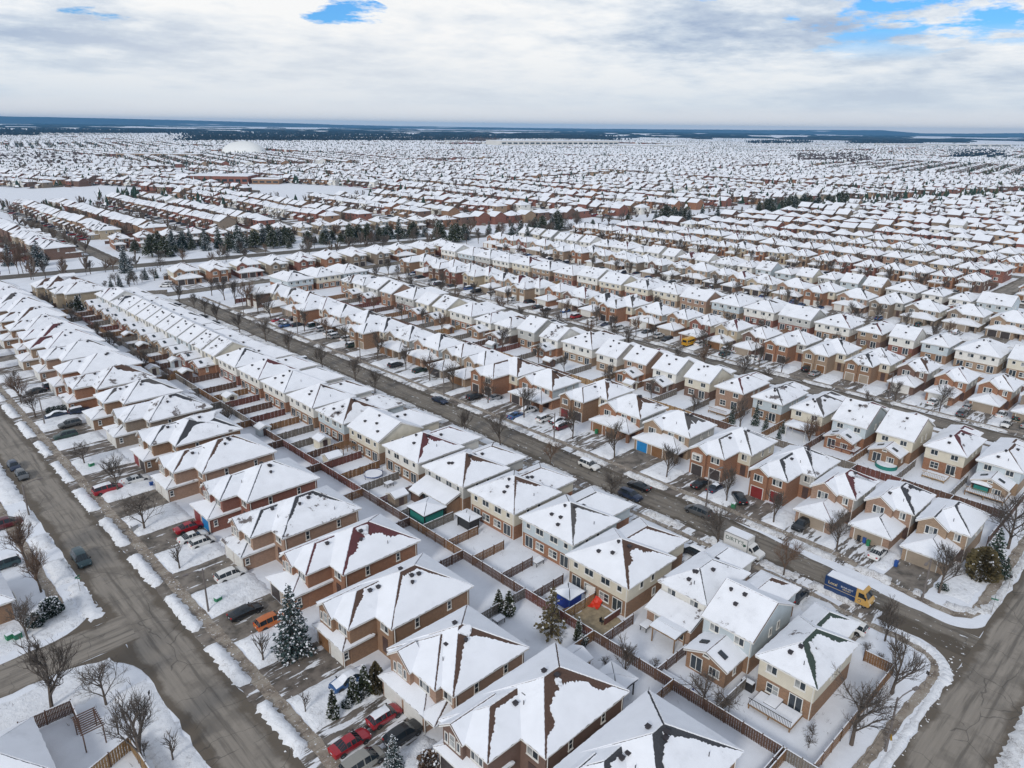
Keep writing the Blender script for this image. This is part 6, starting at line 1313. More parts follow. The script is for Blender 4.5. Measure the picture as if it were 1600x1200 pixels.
# ------------------------------------------------------------------ back yards
def shed(x, yv, w, d, h, wallm, label, rz=0.0, gable=True):
    root = thing('garden_shed', label, 'shed', (x, yv, 0), rz); wl = MB(); dk = MB(); sn = MB(); wl.box(0, w, 0, d, 0, h, bottom=False)
    add_roof(dk, sn, random.Random(int(x * 7)), 0, w, 0, d, h, .45, 'x' if w > d else 'y', 'g' if gable else 'h', 'g' if gable else 'h', 1, oh=.2, melt=0, wallmb=wl, wallmi=0)
    wl.build('wall', MT[wallm], root); ro = dk.build('roof', [MT['roof_grey'], MT['trim']], root); sn.build('roof_snow', MT['roofsnow'], ro); m = MB(); m.box(w * .3, w * .7, -.03, 0, .1, h - .15); m.build('door', MT['door'], root)
def gazebo(x, yv, w, d, h, label, fab=None, pm='black', hip=True, p=.4):
    root = thing('gazebo', label, 'gazebo', (x, yv, 0)); dk = MB(); sn = MB()
    add_roof(dk, sn, random.Random(int(x * 9)), 0, w, 0, d, h, p, 'y' if d >= w else 'x', 'h' if hip else 'g', 'h' if hip else 'g', 1, oh=.25, melt=0)
    ro = dk.build('roof', [MT['roof_slate'], MT[pm]], root); sn.build('roof_snow', MT['roofsnow'], ro)
    for cx in (.08, w - .08):
        for cy in (.08, d - .08): m = MB(); m.box(cx - .07, cx + .07, cy - .07, cy + .07, 0, h); m.build('post', MT[pm], root)
    if fab:
        for bx in ((.1, .13, .2, d - .2, .2, h - .1), (.2, w - .2, .1, .13, .2, h - .1)): m = MB(); m.box(*bx); m.build('curtain', MT[fab], root)
gazebo(71.0, 41.9, 2.5, 3.6, 2.5, 'timber gazebo with snowy flat roof behind the white house', None, 'woodpost', False, .12); gazebo(67.4, 57.0, 2.6, 2.6, 2.4, 'pavilion with square snow roof and blue sides', 'bluefab', 'bluep', True, .3); gazebo(57.7, 41.0, 3.6, 3.6, 2.4, 'dark gazebo with snow roof behind the red-brown brick house', None, 'black', True, .3)
gazebo(66.8, 89.6, 4.4, 4.4, 2.4, 'gazebo with green curtains under a snow roof', 'teal', 'black', True, .3); gazebo(71.4, 83.2, 2.2, 3.2, 2.2, 'black hot-tub shelter with snowy top', 'black', 'black', True, .15); gazebo(151.0, 26.4, 2.8, 2.8, 2.5, 'gazebo with green sides on a raised deck near right edge', 'teal', 'black', True, .4); gazebo(150.6, 62.0, 3.6, 4.6, 3.0, 'snow-roofed back porch on posts behind the cream house', None, 'trim', True, .25)
shed(56.2, 47.2, 4.2, 3.0, 2.2, 'woodpost', 'brown shed with smooth snow roof between two tall houses'); shed(67.2, 98.6, 2.6, 2.4, 2.1, 'brick_taupe', 'small grey shed with rounded snow roof by the lean-to'); shed(71.0, 96.6, 2.6, 2.6, 2.2, 'fence_brown', 'dark shed beside the brick lean-to'); shed(67.0, 120.8, 2.8, 2.6, 2.1, 'siding_cream', 'beige shed beside the pergola yard'); shed(70.0, 129.6, 2.6, 2.6, 2.2, 'siding_cream', 'pale shed below the white semi with snow roof'); shed(64.0, 144.5, 2.4, 2.4, 2.0, 'siding_blue', 'pale blue shed in a distant back yard')
for i, (x, yv) in enumerate([(67, 168), (66.4, 194), (68, 206), (60, 176), (61, 203), (66.8, 228), (59.5, 232), (67.5, 243), (148.5, 108), (147, 136), (146, 159), (148.4, 183), (138, 120), (137, 161), (228.4, 90), (229, 131)]):
    shed(x, yv, 2.6, 2.6, 2.1, ['siding_cream', 'fence_brown', 'siding_blue', 'fence_cedar'][i % 4], f"small {['beige', 'brown', 'pale blue', 'cedar'][i % 4]} shed, {ORD[i]} of those in farther yards")
root = thing('trampoline', 'round trampoline covered with snow in a back yard', 'trampoline', (71.3, 111.7, 0)); m = MB()
m.tube((0, 0, .75), (0, 0, .82), 1.75, 1.75, 20, 0, True); m.build('mat', MT['roofsnow'], root); m = MB(); m.tube((0, 0, .66), (0, 0, .80), 1.95, 1.95, 20); m.build('rim', MT['bluep'], root)
for k in range(6): a = k * math.pi / 3; m = MB(); m.tube((1.9 * math.cos(a), 1.9 * math.sin(a), 0), (1.9 * math.cos(a), 1.9 * math.sin(a), 2.4 if k % 2 else .7), .04, .04, 5); m.build('leg', MT['black'], root)
def table(x, yv, lab, s=1.0, c='black'):
    small('patio_table', lab, 'table', x, yv, [('tabletop', c, (-.9 * s, .9 * s, -.6 * s, .6 * s, .68, .74)), ('snow_cap', 'roofsnow', (-.86 * s, .86 * s, -.56 * s, .56 * s, .742, .92)), ('leg', c, (-.8 * s, -.72 * s, -.5, -.42, 0, .68)), ('leg', c, (.72 * s, .8 * s, -.5, -.42, 0, .68)), ('leg', c, (-.8 * s, -.72 * s, .42, .5, 0, .68)), ('leg', c, (.72 * s, .8 * s, .42, .5, 0, .68))])
table(72.6, 47.4, 'snow-topped patio table by the timber gazebo'); table(72.0, 28.4, 'snow-covered table on the corner house terrace', 1.3); table(58.6, 62.2, 'small snowy table near the two cedars', .9); table(73.0, 68.6, 'snowy garden table behind the blue-grey semi'); table(71.2, 106.4, 'white snow-topped table beside the trampoline', .9)
small('covered_barbecue', 'black covered barbecue with snow on it by the corner house', 'barbecue', 72.3, 32.0, [('cover', 'black', (-.8, .8, -.35, .35, 0, 1.15)), ('snow_cap', 'roofsnow', (-.72, .72, -.28, .28, 1.152, 1.3))], T_)
small('planter_box', 'long blue-edged raised planter full of snow along the fence', 'planter', 66.6, 38.6, [('frame', 'bluefab', [(-.5, .5, -2.3, 2.3, 0, .5)]), ('snow_cap', 'roofsnow', (-.45, .45, -2.25, 2.25, .502, .66))])
# corner house deck with railing
root = thing('garden_deck', 'raised snow-covered deck with black railing behind the cream corner house', 'deck', (69.4, 25.0, 0)); m = MB(); m.box(0, 3.1, 0, 5.4, .45, .6); m.build('platform', MT['woodpost'], root); m = MB(); m.box(.1, 3.05, .1, 5.3, .602, .72); m.build('snow_cap', MT['roofsnow'], root); m = MB()
for k in range(28): m.box(.0, .035, .1 + .19 * k, .135 + .19 * k, .6, 1.5)
m.box(-.01, .05, 0, 5.4, 1.5, 1.56); m.build('railing', MT['black'], root)
for yy in (.1, 2.7, 5.2): m = MB(); m.box(.02, .16, yy, yy + .14, 0, .448); m.build('post', MT['woodpost'], root)
# dug-up yard
s = sheet('soil', ragged([(66.2, 50.6), (71.6, 50.2), (72.2, 55.6), (69.6, 56.4), (66.4, 55.8)], .6, .3, 5), .05, MT['soil'])
for i, (x, yv, l, c, lab) in enumerate([(71.4, 55.8, 2.4, 'redfab', 'bright red plastic sheet draped by the patio door')]):
    root = thing('red_sheet', lab, 'tarpaulin', (x, yv, 0), .2); m = MB(); n = 7
    for a in range(n):
        for b in range(n):
            f = lambda u, v: (-.8 + 1.7 * u / n + .1 * math.sin(v), -1.0 + 2.2 * v / n, .08 + .95 * (u / n) ** 2 + .10 * math.sin(u * 1.9) * math.cos(v * 1.4))
            m.poly([f(a, b), f(a + 1, b), f(a + 1, b + 1), f(a, b + 1)])
    m.build('sheet', MT['redfab'], root)
small('plank_stack', 'stack of pinkish planks beside the dug-up soil', 'planks', 70.6, 51.9, [('plank', 'fence_red', [(-1.7, 1.7, -.1, 0.0, .05 + .26 * k, .28 + .26 * k) for k in range(4)]), ('snow_cap', 'roofsnow', (-1.7, 1.7, -.12, .02, 1.12, 1.2))]); small('plywood_sheet', 'pale plywood sheet leaning at the dug-up yard', 'plywood', 72.0, 57.0, [('sheet', 'trim', (-.06, .06, -.7, .7, .1, 2.3))], .3); small('plywood_offcut', 'yellowish plywood panel lying on the fence edge', 'plywood', 66.4, 57.0, [('sheet', 'fence_new', (-.06, .06, -.8, .8, 0, 1.2))], 1.4)
small('garden_chair', 'black garden chair on the dug-up soil', 'chair', 68.9, 52.3, [('seat', 'black', (-.25, .25, -.25, .25, .4, .46)), ('backrest', 'black', (-.25, .25, .2, .26, .46, .95)), ('leg', 'black', (-.25, -.2, -.25, -.2, 0, .4)), ('leg', 'black', (.2, .25, -.25, -.2, 0, .4))])
root = thing('swimming_pool', 'turquoise-edged garden pool covered in snow', 'pool', (151.2, 44.8, 0)); m = MB(); m.tube((0, 0, 0), (0, 0, .8), 2.1, 2.1, 18); m.build('wall', MT['teal'], root); m = MB(); m.tube((0, 0, .5), (0, 0, .82), 1.98, 1.9, 18, 0, True); m.build('snow_cap', MT['roofsnow'], root)
for x0, yv, w, d, z, mat, lab in ((151.4, 51.4, 3.6, 5.4, .9, 'fence_red', 'red-railed raised deck behind the pale blue gabled house'), (149.6, 23.4, 5.2, 6.6, .9, 'woodpost', 'raised snow-covered deck carrying the green gazebo'), (151.6, 34.0, 3.4, 4.2, .5, 'fence_new', 'half-built plywood deck behind the cream house'), (150.8, 81.5, 4.0, 5.0, .6, 'woodpost', 'low snowy deck behind the pinkish brick house')):
    root = thing('garden_deck', lab, 'deck', (x0, yv, 0)); m = MB(); m.box(0, w, 0, d, z - .15, z); m.build('platform', MT[mat], root); m = MB(); m.box(.1, w - .1, .1, d - .1, z + .002, z + .1); m.build('snow_cap', MT['roofsnow'], root); m = MB()
    for k in range(int(d / .3)): m.box(0, .04, .1 + .3 * k, .14 + .3 * k, z, z + .9)
    m.box(-.01, .05, 0, d, z + .9, z + .97); m.build('railing', MT[mat], root)
    for yy in (.1, d / 2, d - .2): m = MB(); m.box(.02, .16, yy, yy + .14, 0, z - .152); m.build('post', MT[mat], root)
# pergola and frame in the lower left yard, clothes frame, goal frame
def pergola(x, yv, w, d, h, lab, mat):
    root = thing('pergola', lab, 'pergola', (x, yv, 0)); 
    for cx in (0, w):
        for cy in (0, d): m = MB(); m.box(cx - .06, cx + .06, cy - .06, cy + .06, 0, h); m.build('post', MT[mat], root)
    m = MB()
    for k in range(10): m.box(-.2, w + .2, d * k / 9 - .03, d * k / 9 + .03, h + .1, h + .22)
    for cx in (0, w): m.box(cx - .05, cx + .05, -.2, d + .2, h, h + .098)
    m.build('beam', MT[mat], root)
pergola(10.6, 76.6, 2.0, 3.4, 2.3, 'dark pergola in the lower left yard', 'fence_brown'); pergola(71.0, 122.0, 3.0, 3.4, 2.4, 'timber pergola in front of the cream gabled semi', 'fence_cedar')
small('swing_frame', 'thin metal swing frame standing in a snowy yard', 'swing', 60.6, 38.6, [('frame', 'pipe', [(-1.4, -1.35, -.03, .03, 0, 1.9), (1.35, 1.4, -.03, .03, 0, 1.9), (-1.4, 1.4, -.03, .03, 1.9, 1.95)])], .5)
print('HOUSES', HCOUNT)
# ------------------------------------------------------------------ the farther neighbourhoods
rf = random.Random(99)
WALLC = ['brick_brown', 'brick_tan', 'brick_red', 'brick_dark', 'brick_taupe', 'siding_white', 'brick_orange']
def cleared(x, y):
    if 118 < x < 262 and 690 < y < 880: return True           # playing field
    if 335 < x < 440 and 600 < y < 812: return True           # school field
    if 325 < x < 425 and 805 < y < 880: return True           # school
    if 690 < x < 860 and 1600 < y < 1760: return True         # dome
    if y < art_y(x) + 30 and y > art_y(x) - 26: return True
    for (a, b, c, d) in CLR:
        if a < x < c and b < y < d: return True
    return False
CLR = [(1700, 1850, 2800, 2250), (560, 1080, 700, 1180)]
CAND = []
# extra rows of the near grid: ninth row and beyond, right of the eighth
for row, x0, face in ((9, 362, -1), (10, 405, 1), (11, 432, -1), (12, 474, 1), (13, 502, -1), (14, 544, 1), (15, 572, -1), (16, 614, 1), (17, 642, -1), (18, 684, 1), (19, 712, -1), (20, 754, 1)):
    y = 61.5
    while y < art_y(x0) - 28:
        if y > 82 or y < 63: CAND.append((x0, y, face, row, 9.4))
        y += 11.2
# grid beyond the main road
for row, x0, face in ((101, 24, 1), (102, 60, -1), (103, 98, 1), (104, 128, -1), (105, 162, 1), (106, 196, -1), (107, 230, 1), (108, 264, -1), (109, 298, 1), (110, 332, -1), (111, 366, 1), (112, 400, -1), (113, 434, 1), (114, 468, -1), (115, 502, 1), (116, 536, -1), (117, 570, 1), (118, 604, -1)):
    y = art_y(x0) + (98 if 118 < x0 < 440 else 38) + rf.uniform(0, 5)
    while y < 690:
        if not cleared(x0 + 5 * -face, y + 5): CAND.append((x0, y, face, row, 9.4))
        y += rf.choice([11.0, 11.4, 12])
x = 122.0
while x < 440:       # the row that faces the main road
    CAND.append((x, art_y(x) + 60 - (x - 125) * .05, 0, 200, 10.4)); x += 12.6
CAND = [c for c in CAND if in_frame(c[0] - c[2] * 5.5, c[1] + 4.7, 3, 20)]
CAND.sort(key=lambda c: math.hypot(c[0], c[1]))
NEAR = CAND[:max(0, 298 - HCOUNT)]; REST = CAND[len(NEAR):]
cnt = {}
NEAR.sort(key=lambda c: (c[3], c[1]))
ROWN = {9: 'ninth', 10: 'tenth', 11: 'eleventh', 12: 'twelfth', 13: 'thirteenth', 14: 'fourteenth', 15: 'fifteenth', 16: 'sixteenth'}
ADJ = ['plain', 'wide', 'tall']
FH = MB(); FMATS = [MT[k] for k in WALLC] + [MT['roofsnow'], MT['roof_brown'], MT['roof_slate'], MT['glass'], MT['gd_white'], MT['fence_brown'], MT['fence_grey'], DRV[0], MT['fence_red']]
CARF = MB(); CFM = [PAINT[k] for k in ('white', 'black', 'grey', 'navy', 'red', 'silver')] + [MT['carglass'], MT['roofsnow']]
SN, RB, RS, GLS, GDW = len(WALLC), len(WALLC) + 1, len(WALLC) + 2, len(WALLC) + 3, len(WALLC) + 4
def far_extras(T, a, b, ang):
    P = FH.poly
    fm = GDW + rf.choice([1, 1, 2, 4]); yb = b + 9.5; sx = a + 1.0
    P([T(sx, b - 2, 0), T(sx, yb, 0), T(sx, yb, 1.7), T(sx, b - 2, 1.7)], fm); P([T(-a - 1, yb, 0), T(sx, yb, 0), T(sx, yb, 1.7), T(-a - 1, yb, 1.7)], fm)
    if rf.random() < .3: hx = rf.uniform(-a, a * .4); P([T(hx, yb - 3, 2.1), T(hx + 2.4, yb - 3, 2.1), T(hx + 2.4, yb - .6, 2.3), T(hx, yb - .6, 2.3)], SN); P([T(hx, yb - 3, 0), T(hx + 2.4, yb - 3, 0), T(hx + 2.4, yb - 3, 2.1), T(hx, yb - 3, 2.1)], fm)
    P([T(-a * .95, -b - 12, .05), T(a * .3, -b - 12, .05), T(a * .3, -b - 3.2, .05), T(-a * .95, -b - 3.2, .05)], GDW + 3)
    for cxx in (-a * .62, a * -.02):
        if rf.random() < .5: far_car(*T(cxx, -b - rf.uniform(6, 10), 0)[:2], ang + math.pi / 2 + rf.uniform(-.05, .05))
    if rf.random() < .85: q = T(a * .75, -b - rf.uniform(7, 11), 0); far_tree(q[0], q[1], rf.uniform(6.5, 10.5), rf.uniform(2, 3.4), rf.choice([1, 1, 1, 0]))
    if rf.random() < .8: q = T(rf.uniform(-a, a), b + rf.uniform(4, 9), 0); far_tree(q[0], q[1], rf.uniform(5, 10), rf.uniform(1.8, 3.2), rf.choice([1, 1, 0, 3]))
def far_house(x, y, ang, w, d, he, det):
    c, s = math.cos(ang), math.sin(ang); w *= rf.uniform(.88, 1.0); he *= rf.uniform(.88, 1.1); mi = rf.choice([0, 1, 2, 3, 4, 0, 2, 3, 3, 2, 5, 6]); T = lambda px, py, pz: (x + px * c - py * s, y + px * s + py * c, pz)
    P = FH.poly; h = rf.uniform(.42, .58); o = .4; a, b = w / 2, d / 2
    for p, q in (((-a, -b), (a, -b)), ((a, -b), (a, b)), ((a, b), (-a, b)), ((-a, b), (-a, -b))): P([T(*p, 0), T(*q, 0), T(*q, he), T(*p, he)], mi)
    A_, B_ = a + o, b + o; zr = he + A_ * h; r = max(.05, B_ - A_)
    if det and rf.random() < .3:
        P([T(-A_, -B_, he), T(A_, -B_, he), T(A_, 0, he + B_ * h), T(-A_, 0, he + B_ * h)], SN); P([T(A_, B_, he), T(-A_, B_, he), T(-A_, 0, he + B_ * h), T(A_, 0, he + B_ * h)], SN)
        for sg in (-1, 1): P([T(sg * a, -b, he), T(sg * a, b, he), T(sg * a, 0, he + B_ * h - .1)][::sg], mi)
    else:
        P([T(-A_, B_, he), T(-A_, -B_, he), T(0, -r, zr), T(0, r, zr)], SN); P([T(A_, -B_, he), T(A_, B_, he), T(0, r, zr), T(0, -r, zr)], SN); P([T(-A_, -B_, he), T(A_, -B_, he), T(0, -r, zr)], SN); P([T(A_, B_, he), T(-A_, B_, he), T(0, r, zr)], SN)
        if det:      # thawed hips and ridge: bare shingles showing
            k = RB if rf.random() < .5 else RS; big = rf.random() < .28
            for (sx, sy, rr_) in ((1, -1, -r), (-1, -1, -r), (1, 1, r)):
                if rf.random() < .75:
                    ww = rf.uniform(.3, 1.3) * (2.2 if big else 1); P([T(sx * A_, sy * B_, he + .05), T(sx * (A_ * .4), sy * B_ * .5 + rr_ * .5 - sy * ww * .3, he + (zr - he) * .6 + .10), T(0, rr_ - sy * ww * .5, zr + .06), T(sx * A_ * .1, rr_ + sy * .2, zr - .1 * (zr - he) + .1)], k)
            for sg in (-1, 1):
                f = sg * (b + .03)
                for px in (-a * .55, a * .5): P([T(px - .7, f, he - 1.9), T(px + .7, f, he - 1.9), T(px + .7, f, he - .7), T(px - .7, f, he - .7)][::-sg], GLS)
                f = sg * (a + .03); P([T(f, -.6, he - 1.9), T(f, .6, he - 1.9), T(f, .6, he - .7), T(f, -.6, he - .7)][::sg], GLS)
    if det:
        far_extras(T, a, b, ang)
        g = 3.2; y0 = -b - g; hw = a * .62; cx = -a * .32
        P([T(cx - hw, y0, 0), T(cx + hw, y0, 0), T(cx + hw, y0, 2.7), T(cx - hw, y0, 2.7)], mi); P([T(cx + hw, y0, 0), T(cx + hw, -b, 0), T(cx + hw, -b, 2.7), T(cx + hw, y0, 2.7)], mi); P([T(cx - hw, -b, 0), T(cx - hw, y0, 0), T(cx - hw, y0, 2.7), T(cx - hw, -b, 2.7)], mi)
        P([T(cx - hw - .3, y0 - .3, 2.65), T(cx + hw + .3, y0 - .3, 2.65), T(cx + hw - .6, -b, 3.9), T(cx - hw + .6, -b, 3.9)], SN); P([T(cx - hw * .8, y0 - .02, 0), T(cx + hw * .8, y0 - .02, 0), T(cx + hw * .8, y0 - .02, 2.2), T(cx - hw * .8, y0 - .02, 2.2)], GDW if rf.random() < .4 else mi)
def far_car(x, y, ang):
    c, s = math.cos(ang), math.sin(ang); T = lambda px, py, pz: (x + px * c - py * s, y + px * s + py * c, pz); mi = rf.randrange(6); L, W_ = 2.25, .88
    b = [T(-L, -W_, .3), T(L, -W_, .3), T(L, W_, .3), T(-L, W_, .3)]; t = [T(-L, -W_, .92), T(L, -W_, .85), T(L, W_, .85), T(-L, W_, .92)]; r = [T(-1.5, -.65, 1.5), T(.5, -.65, 1.5), T(.5, .65, 1.5), T(-1.5, .65, 1.5)]; bb = [T(-2.1, -W_, .92), T(1.2, -W_, .88), T(1.2, W_, .88), T(-2.1, W_, .92)]
    for k in range(4): CARF.poly([b[k], b[(k + 1) % 4], t[(k + 1) % 4], t[k]], mi); CARF.poly([bb[k], bb[(k + 1) % 4], r[(k + 1) % 4], r[k]], 6)
    CARF.poly(t, mi); CARF.poly(r, 7 if rf.random() < .5 else mi)
TREES_FAR = MB(); TM = [MT['needle'], MT['bark'], MT['roofsnow'], MT['needle2']]
def far_tree(x, y, h, r, mi):
    if math.hypot(x, y) < 640 and not (180 < x < 240 and y > 680): mi = 1; h *= .8
    if mi == 1:     # leafless crown: a loose knot of twig sprays
        TREES_FAR.poly([(x - .12, y, 0), (x + .12, y + .1, 0), (x, y, h * .8)], 1)
        for k in range(18 if math.hypot(x, y) < 900 else 9):
            a = rf.uniform(0, 6.28); z = h * rf.uniform(.35, 1); q = r * rf.uniform(.2, 1); px, py = x + q * math.cos(a), y + q * math.sin(a)
            TREES_FAR.poly([(x, y, h * .25), (px + .24, py, z), (px - .2, py + .2, z + .5)], 1)
        return
    for lev in range(3):
        z0 = h * (.12 + .27 * lev); rr_ = r * (1 - .28 * lev); zt = min(h, z0 + h * .5); a0 = rf.uniform(0, 6)
        for k in range(5): p, q = a0 + k * 1.2566, a0 + (k + 1) * 1.2566; TREES_FAR.poly([(x + rr_ * math.cos(p), y + rr_ * math.sin(p), z0 + rf.uniform(-.4, .4)), (x + rr_ * math.cos(q), y + rr_ * math.sin(q), z0), (x, y, zt)], 2 if (k + lev) % 5 == 0 else mi)
for i, (x0, y0, face, row, w) in enumerate(NEAR):
    k = cnt[row] = cnt.get(row, 0) + 1; wl = rf.choice(BR[:8] if row != 110 else BR); 
    w = rf.uniform(8.2, 9.6); x0 += rf.uniform(-.9, .9)
    sp = spec_detached(rf, w=w, d=rf.uniform(10.4, 12), he=rf.uniform(5.1, 6.1), wall=wl, rc=rf.choice(RC), fw=1.8, gd=4.2, melt=.8, gable=rf.random() < .5, doors=(rf.choice(['gd_white', 'gd_dark', 'gd_brown']),) * 2, bare={'hip': rf.choice([.3, .5, .9]), 'ridge': .2}); sp['sunny'] = 'r' if face < 0 else 'l'
    loc, rz = ((x0, y0 + w, 0), -math.pi / 2) if face < 0 else ((x0, y0, 0), math.pi / 2)
    if row == 200: sp['sunny'] = 'f'; loc, rz = (x0, y0, 0), -.14
    if row == 200: lab = f"{WN[wl]} house, {ORD[k-1]} from the left in the row facing the main road"; gr = 'houses facing the main road'
    elif row < 100: lab = f"{WN[wl]} hip-roofed house, {ORD[k-1]} from the right in the {ROWN.get(row, 'far')} row past the left street"; lab = lab.replace(' hip-roofed', ''); gr = f"houses in the {ROWN.get(row, 'far')} row past the left street"
    else: lab = f"{WN[wl]} house, {ORD[k-1]} beyond the main road in its {ORD[row-101]} row from left"; gr = 'houses beyond the main road'
    house('house', lab, loc, rz, sp, lod_of(x0, y0), gr, 2000 + i); HCOUNT += 1
    ea = rz; ec, es = math.cos(ea), math.sin(ea); exo, eyo = loc[0] + w / 2 * ec - 5.7 * es, loc[1] + w / 2 * es + 5.7 * ec
    far_extras(lambda px, py, pz: (exo + px * ec - py * es, eyo + px * es + py * ec, pz), w / 2, 5.7, ea)
# driveways and frontages of those rows as ground
def plain_street(x, y0, y1): street('road', x, 4, y0, y1, ASD, .03, seed=int(x))
for x in (418.5, 488, 558, 628, 698): plain_street(x, 60, art_y(x) - 8)
for x in (42, 179, 247, 315, 383, 451, 519, 587): plain_street(x, art_y(x) + 7, 690)
for x0, y0, face, row, w in REST: far_house(x0 - face * 5.5, y0 + w / 2, -math.pi / 2 if face < 0 else math.pi / 2, w, 11, 5.6, True)
# blocks beyond, each with its own street direction
n_far = 0; BL = 460
for bi in range(-4, 13):
    for bj in range(-1, 13):
        cx, cy = bi * BL + 200, bj * BL + 900
        pc = project(cx, cy, 0)
        if pc is None or pc[0] < -700 or pc[0] > 2300: continue
        h = random.Random(bi * 131 + bj * 17); ang = h.choice([0, 0, .12, -.2, math.pi / 2, math.pi / 2 + .15, .35]); ca, sa = math.cos(ang), math.sin(ang); half = BL / 2 - 12
        dist = math.hypot(cx, cy); 
        if dist > 4300: continue
        u = -half + 10
        while u < half:
            for off, fa in ((0, -math.pi / 2), (30, math.pi / 2)):
                v = -half + h.uniform(0, 6)
                while v < half:
                    uu = u + off + h.uniform(-.6, .6); x, y = cx + uu * ca - v * sa, cy + uu * sa + v * ca
                    if uu < half and in_frame(x, y, 3, 10) and not cleared(x, y) and not (x < 640 and y < 700) and not (y < art_y(x) + 30 and x > 300) and abs(v) > 8:
                        if dist > 2600 and h.random() < .25: v += 11.5; continue
                        far_house(x, y, ang + fa, 9.2, 10.8, 5.6, dist < 1900); n_far += 1
                        for _q in range(h.choice([0, 1, 1]) if dist < 1900 else h.choice([1, 1, 2, 2])): far_tree(x + h.uniform(-14, 14), y + h.uniform(-12, 12), h.uniform(6, 11.5), h.uniform(1.9, 3.6), h.choice([0, 3, 1, 1, 0]))
                    v += 11.4
            u += 67
for x in range(-200, 1500, 9):          # more of the right-hand grid, as far as the frame reaches
    pass
for row in range(21, 60):
    x0 = 782 + (row - 21) * 34; face = -1 if row % 2 else 1; y = 90.0
    while y < min(art_y(x0) - 28, 330):
        if in_frame(x0, y, 3, 10): far_house(x0 + 5.5, y + 5, -math.pi / 2 if face < 0 else math.pi / 2, 9.2, 11, 5.6, True); n_far += 1
        y += 11.3
# trees lining the main road on its far run, and belts between blocks
for k in range(900):
    x = rf.uniform(-200, 2400); y = art_y(x) + rf.uniform(-26, 28)
    if 120 < x < 282 and y > art_y(x): continue
    if x < 640 and rf.random() < .6: continue
    if in_frame(x, y, 3, 10): far_tree(x, y, rf.uniform(6, 12), rf.uniform(2, 3.4), rf.choice([0, 0, 3, 1]))
for k in range(8000):
    bi, bj = rf.randrange(-4, 13), rf.randrange(-1, 12); t = rf.uniform(-BL / 2, BL / 2); e = rf.uniform(-14, 14)
    x, y = (bi * BL + 200 + t, bj * BL + 900 - BL / 2 + e) if rf.random() < .6 else (bi * BL + 200 - BL / 2 + e, bj * BL + 900 + t)
    if noise.noise(Vector((x * .006, y * .006, 3))) < -.02 or not in_frame(x, y, 3, 10) or y < art_y(x) + 60 or (x < 640 and y < 700) or cleared(x, y): continue
    far_tree(x, y, rf.uniform(6, 12), rf.uniform(2, 3.6), rf.choice([0, 3, 1, 1, 0]))
for yv in [60 + 9.6 * k for k in range(27)]:      # garden fences of the seventh and eighth rows
    fm = GDW + rf.choice([1, 1, 2, 4])
    FH.poly([(299.5, yv, 0), (312.5, yv, 0), (312.5, yv, 1.7), (299.5, yv, 1.7)], fm); FH.poly([(303, yv, 0), (303, yv + 9.6, 0), (303, yv + 9.6, 1.7), (303, yv, 1.7)], fm)
    if rf.random() < .6: far_tree(rf.uniform(300, 311), yv + 4, rf.uniform(4, 7.5), rf.uniform(1.5, 2.6), rf.choice([1, 1, 0]))
for k in range(14): far_tree(206 + rf.uniform(-14, 26), 704 + rf.uniform(-16, 16), rf.uniform(8, 13), rf.uniform(2.4, 3.6), rf.choice([0, 0, 3]))
tag(CARF.build('distant_cars', CFM), 'parked cars in the far driveways', 'cars', None, 'stuff')
tag(FH.build('distant_houses', FMATS), 'far snow-roofed houses spreading toward the horizon', 'houses', None, 'stuff')
tag(TREES_FAR.build('distant_trees', TM), 'dark trees scattered among the far houses', 'trees', None, 'stuff')
# ------------------------------------------------------------------ landmarks far off
def bigbox(name, label, cat, x, y, ang, w, d, h, wallm, flats=True, bands=0, roofm='roofsnow'):
    root = thing(name, label, cat, (x, y, 0), ang); m = MB(); m.box(0, w, 0, d, 0, h, bottom=False); m.build('wall', MT[wallm] if isinstance(wallm, str) else wallm, root)
    m = MB(); m.box(-.4, w + .4, -.4, d + .4, h + .004, h + .5); m.build('roof', MT[roofm], root)
    for k in range(bands):
        o = MB(); x0 = w * (k + .15) / bands; o.box(x0, x0 + w / bands * .7, -.15, -.002, h * .3, h * .62); o.build('window', MT['glass'], root)
    return root
bigbox('school', 'long flat-roofed brick school beside the white field', 'school', 332, 866, -.72, 66, 38, 8.5, 'brick_red', bands=9); bigbox('school_gym', 'lower flat brick wing right of the long school', 'school', 386, 822, -.72, 30, 22, 5.5, 'brick_brown', bands=4)
bigbox('flat_building', 'long tan flat-roofed building left of the white dome', 'building', 262, 1010, -.72, 110, 26, 6.5, 'brick_tan', bands=12); bigbox('flat_building', 'wide low tan building far left of the dome behind houses', 'building', 470, 1560, -.72, 150, 40, 8, 'brick_tan', bands=14)
# air-supported sports dome
root = thing('sports_dome', 'big white air-supported sports dome rising above far houses', 'dome', (772, 1668, 0), -.75); m = MB(); nu, nv = 28, 10
for i in range(nu):
    for j in range(nv):
        f = lambda a, b: (48 * math.copysign(abs(math.cos(a)) ** .7, math.cos(a)) * math.cos(b), 34 * math.copysign(abs(math.sin(a)) ** .7, math.sin(a)) * math.cos(b), 27 * math.sin(b))
        a, a2, b, b2 = 2 * math.pi * i / nu, 2 * math.pi * (i + 1) / nu, math.pi / 2 * j / nv, math.pi / 2 * (j + 1) / nv; m.poly([f(a, b), f(a2, b), f(a2, b2), f(a, b2)])
m.build('membrane', flat('dome_membrane', (0.78, 0.79, 0.78), .6), root, True)
pale = noisy('pale_cladding', (0.62, 0.6, 0.56), .08, .05)
def wp(px, py, z=0.0):
    d = RIGHT * (px - 800) - UP * (py - 600) + FWD * FPX; t = (z - 65.0) / d.z; return CAM.x + d.x * t, CAM.y + d.y * t
